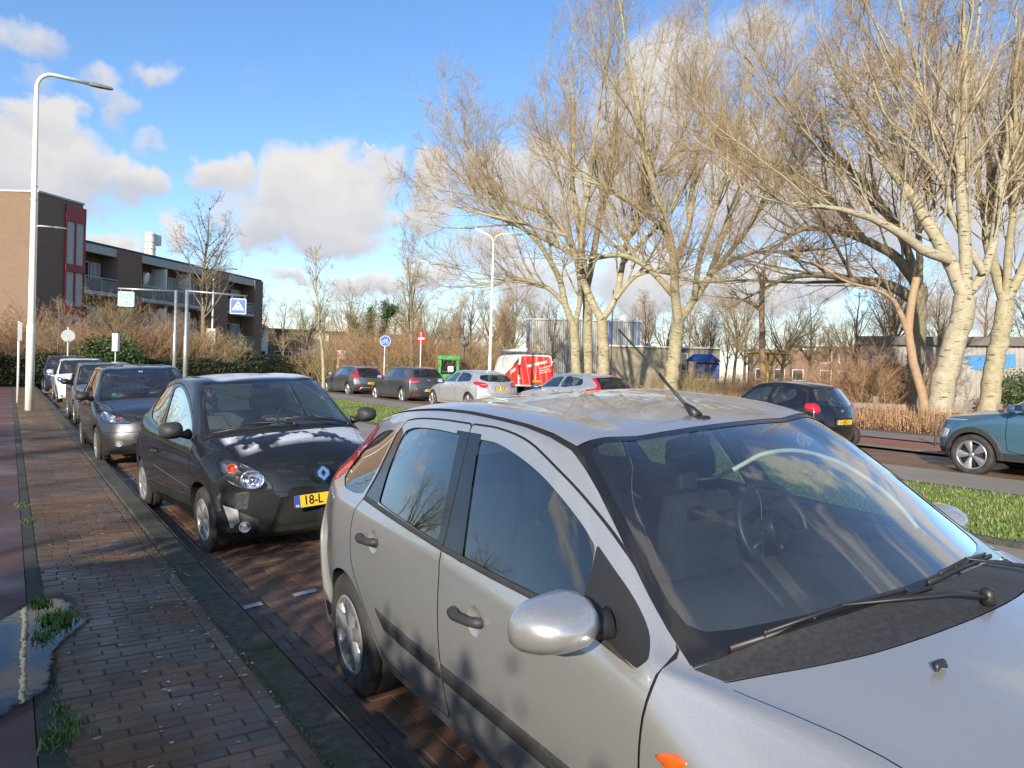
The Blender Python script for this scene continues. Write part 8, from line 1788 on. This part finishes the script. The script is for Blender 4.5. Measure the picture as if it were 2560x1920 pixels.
w = MB(); w.tube([(0, 3.34, .99), (.20, 3.30, 1.03), (.34, 3.28, 1.05)], [.014, .009, .005], 6); w.build('rear_wiper', M['trim'], aygo)
# blue crossover at the right edge: only its front half is in view
ksp = dict(W=.90, sill=.28, low=.46, mid=.70, fb=.42, rb=.22, bc=.05, fp=2.4,
    cen=[(.16, .22), (.05, .32), (0, .55), (.06, .84), (.22, .93), (.62, 1.01), (1.02, 1.08), (1.80, 1.50), (2.4, 1.565), (3.1, 1.55), (3.85, 1.46), (4.05, 1.08), (4.16, .8), (4.18, .5), (4.06, .28)],
    rail=[(1.22, .73, 1.03), (1.87, .61, 1.46), (2.4, .60, 1.52), (3.1, .59, 1.50), (3.76, .57, 1.40), (3.98, .68, 1.08)],
    belt=[(1.26, .84, 1.025), (1.8, .855, 1.05), (2.4, .86, 1.06), (3.1, .85, 1.08), (3.7, .82, 1.10), (3.94, .78, 1.06)], Ls=[.55, .5, .48, .60, .80, 1.0])
dF, dR = doors(1.36, 2.45, 3.30, 1.06, 1.565, .40, (3.43, .38))
kona, KS, kmm = rear_car('steel blue crossover with black wheel arches entering at the right edge', (13.824, 2.39, .221), .03, .019, ksp, 4.18, (.83, 3.43), .335, [(1.62, 1.08), (2.0, 1.085), (2.38, 1.09), (2.43, 1.45), (2.2, 1.45), (1.98, 1.40), (1.78, 1.26)], [(2.5, 1.095), (3.05, 1.11), (3.32, 1.15), (3.25, 1.36), (3.0, 1.44), (2.55, 1.45)], dF, dR, paint('steel_blue_paint', (.085, .19, .27), .55, .32, 1.0, .05),
    [bonnet_gap(), Feat('arch_cladding', 'side', [(1.2, .40), (3.0, .40), (3.0, .2), (1.2, .2)], M['trim_rough'], 6, -.006), Feat('headlamp', 'front', smooth_poly([(.80, .72), (.62, .72), (.60, .60), (.80, .58)], 2), M['clearlens'], 7, -.003, rg=(.5, 5.5, 1.2, 6.9)),
     Feat('lamp_strip', 'front', [(.50, .88), (.82, .90), (.82, .885), (.50, .865)], M['clearlens'], 7, -.003, rg=(1, 5.5, 1.2, 6.9)), Feat('bumper', 'front', [(0, .42), (.9, .42), (.9, .2), (0, .2)], M['trim_rough'], 6, -.004, rg=(0, 3.5, .2, 7)),
     Feat('marker_lamp', 'side', [(.40, .62), (.43, .70), (.455, .70), (.43, .61)], M['white'], 7.5, -.012)] + rearwin([(0, 1.1), (.6, 1.1), (.55, 1.4), (0, 1.42)]),
    'turbine', M['alloy'], None, (1.52, 1.02, 1.12), None, 6, .215, cladding=.085, handles=(('front_door', 2.28, .95),))
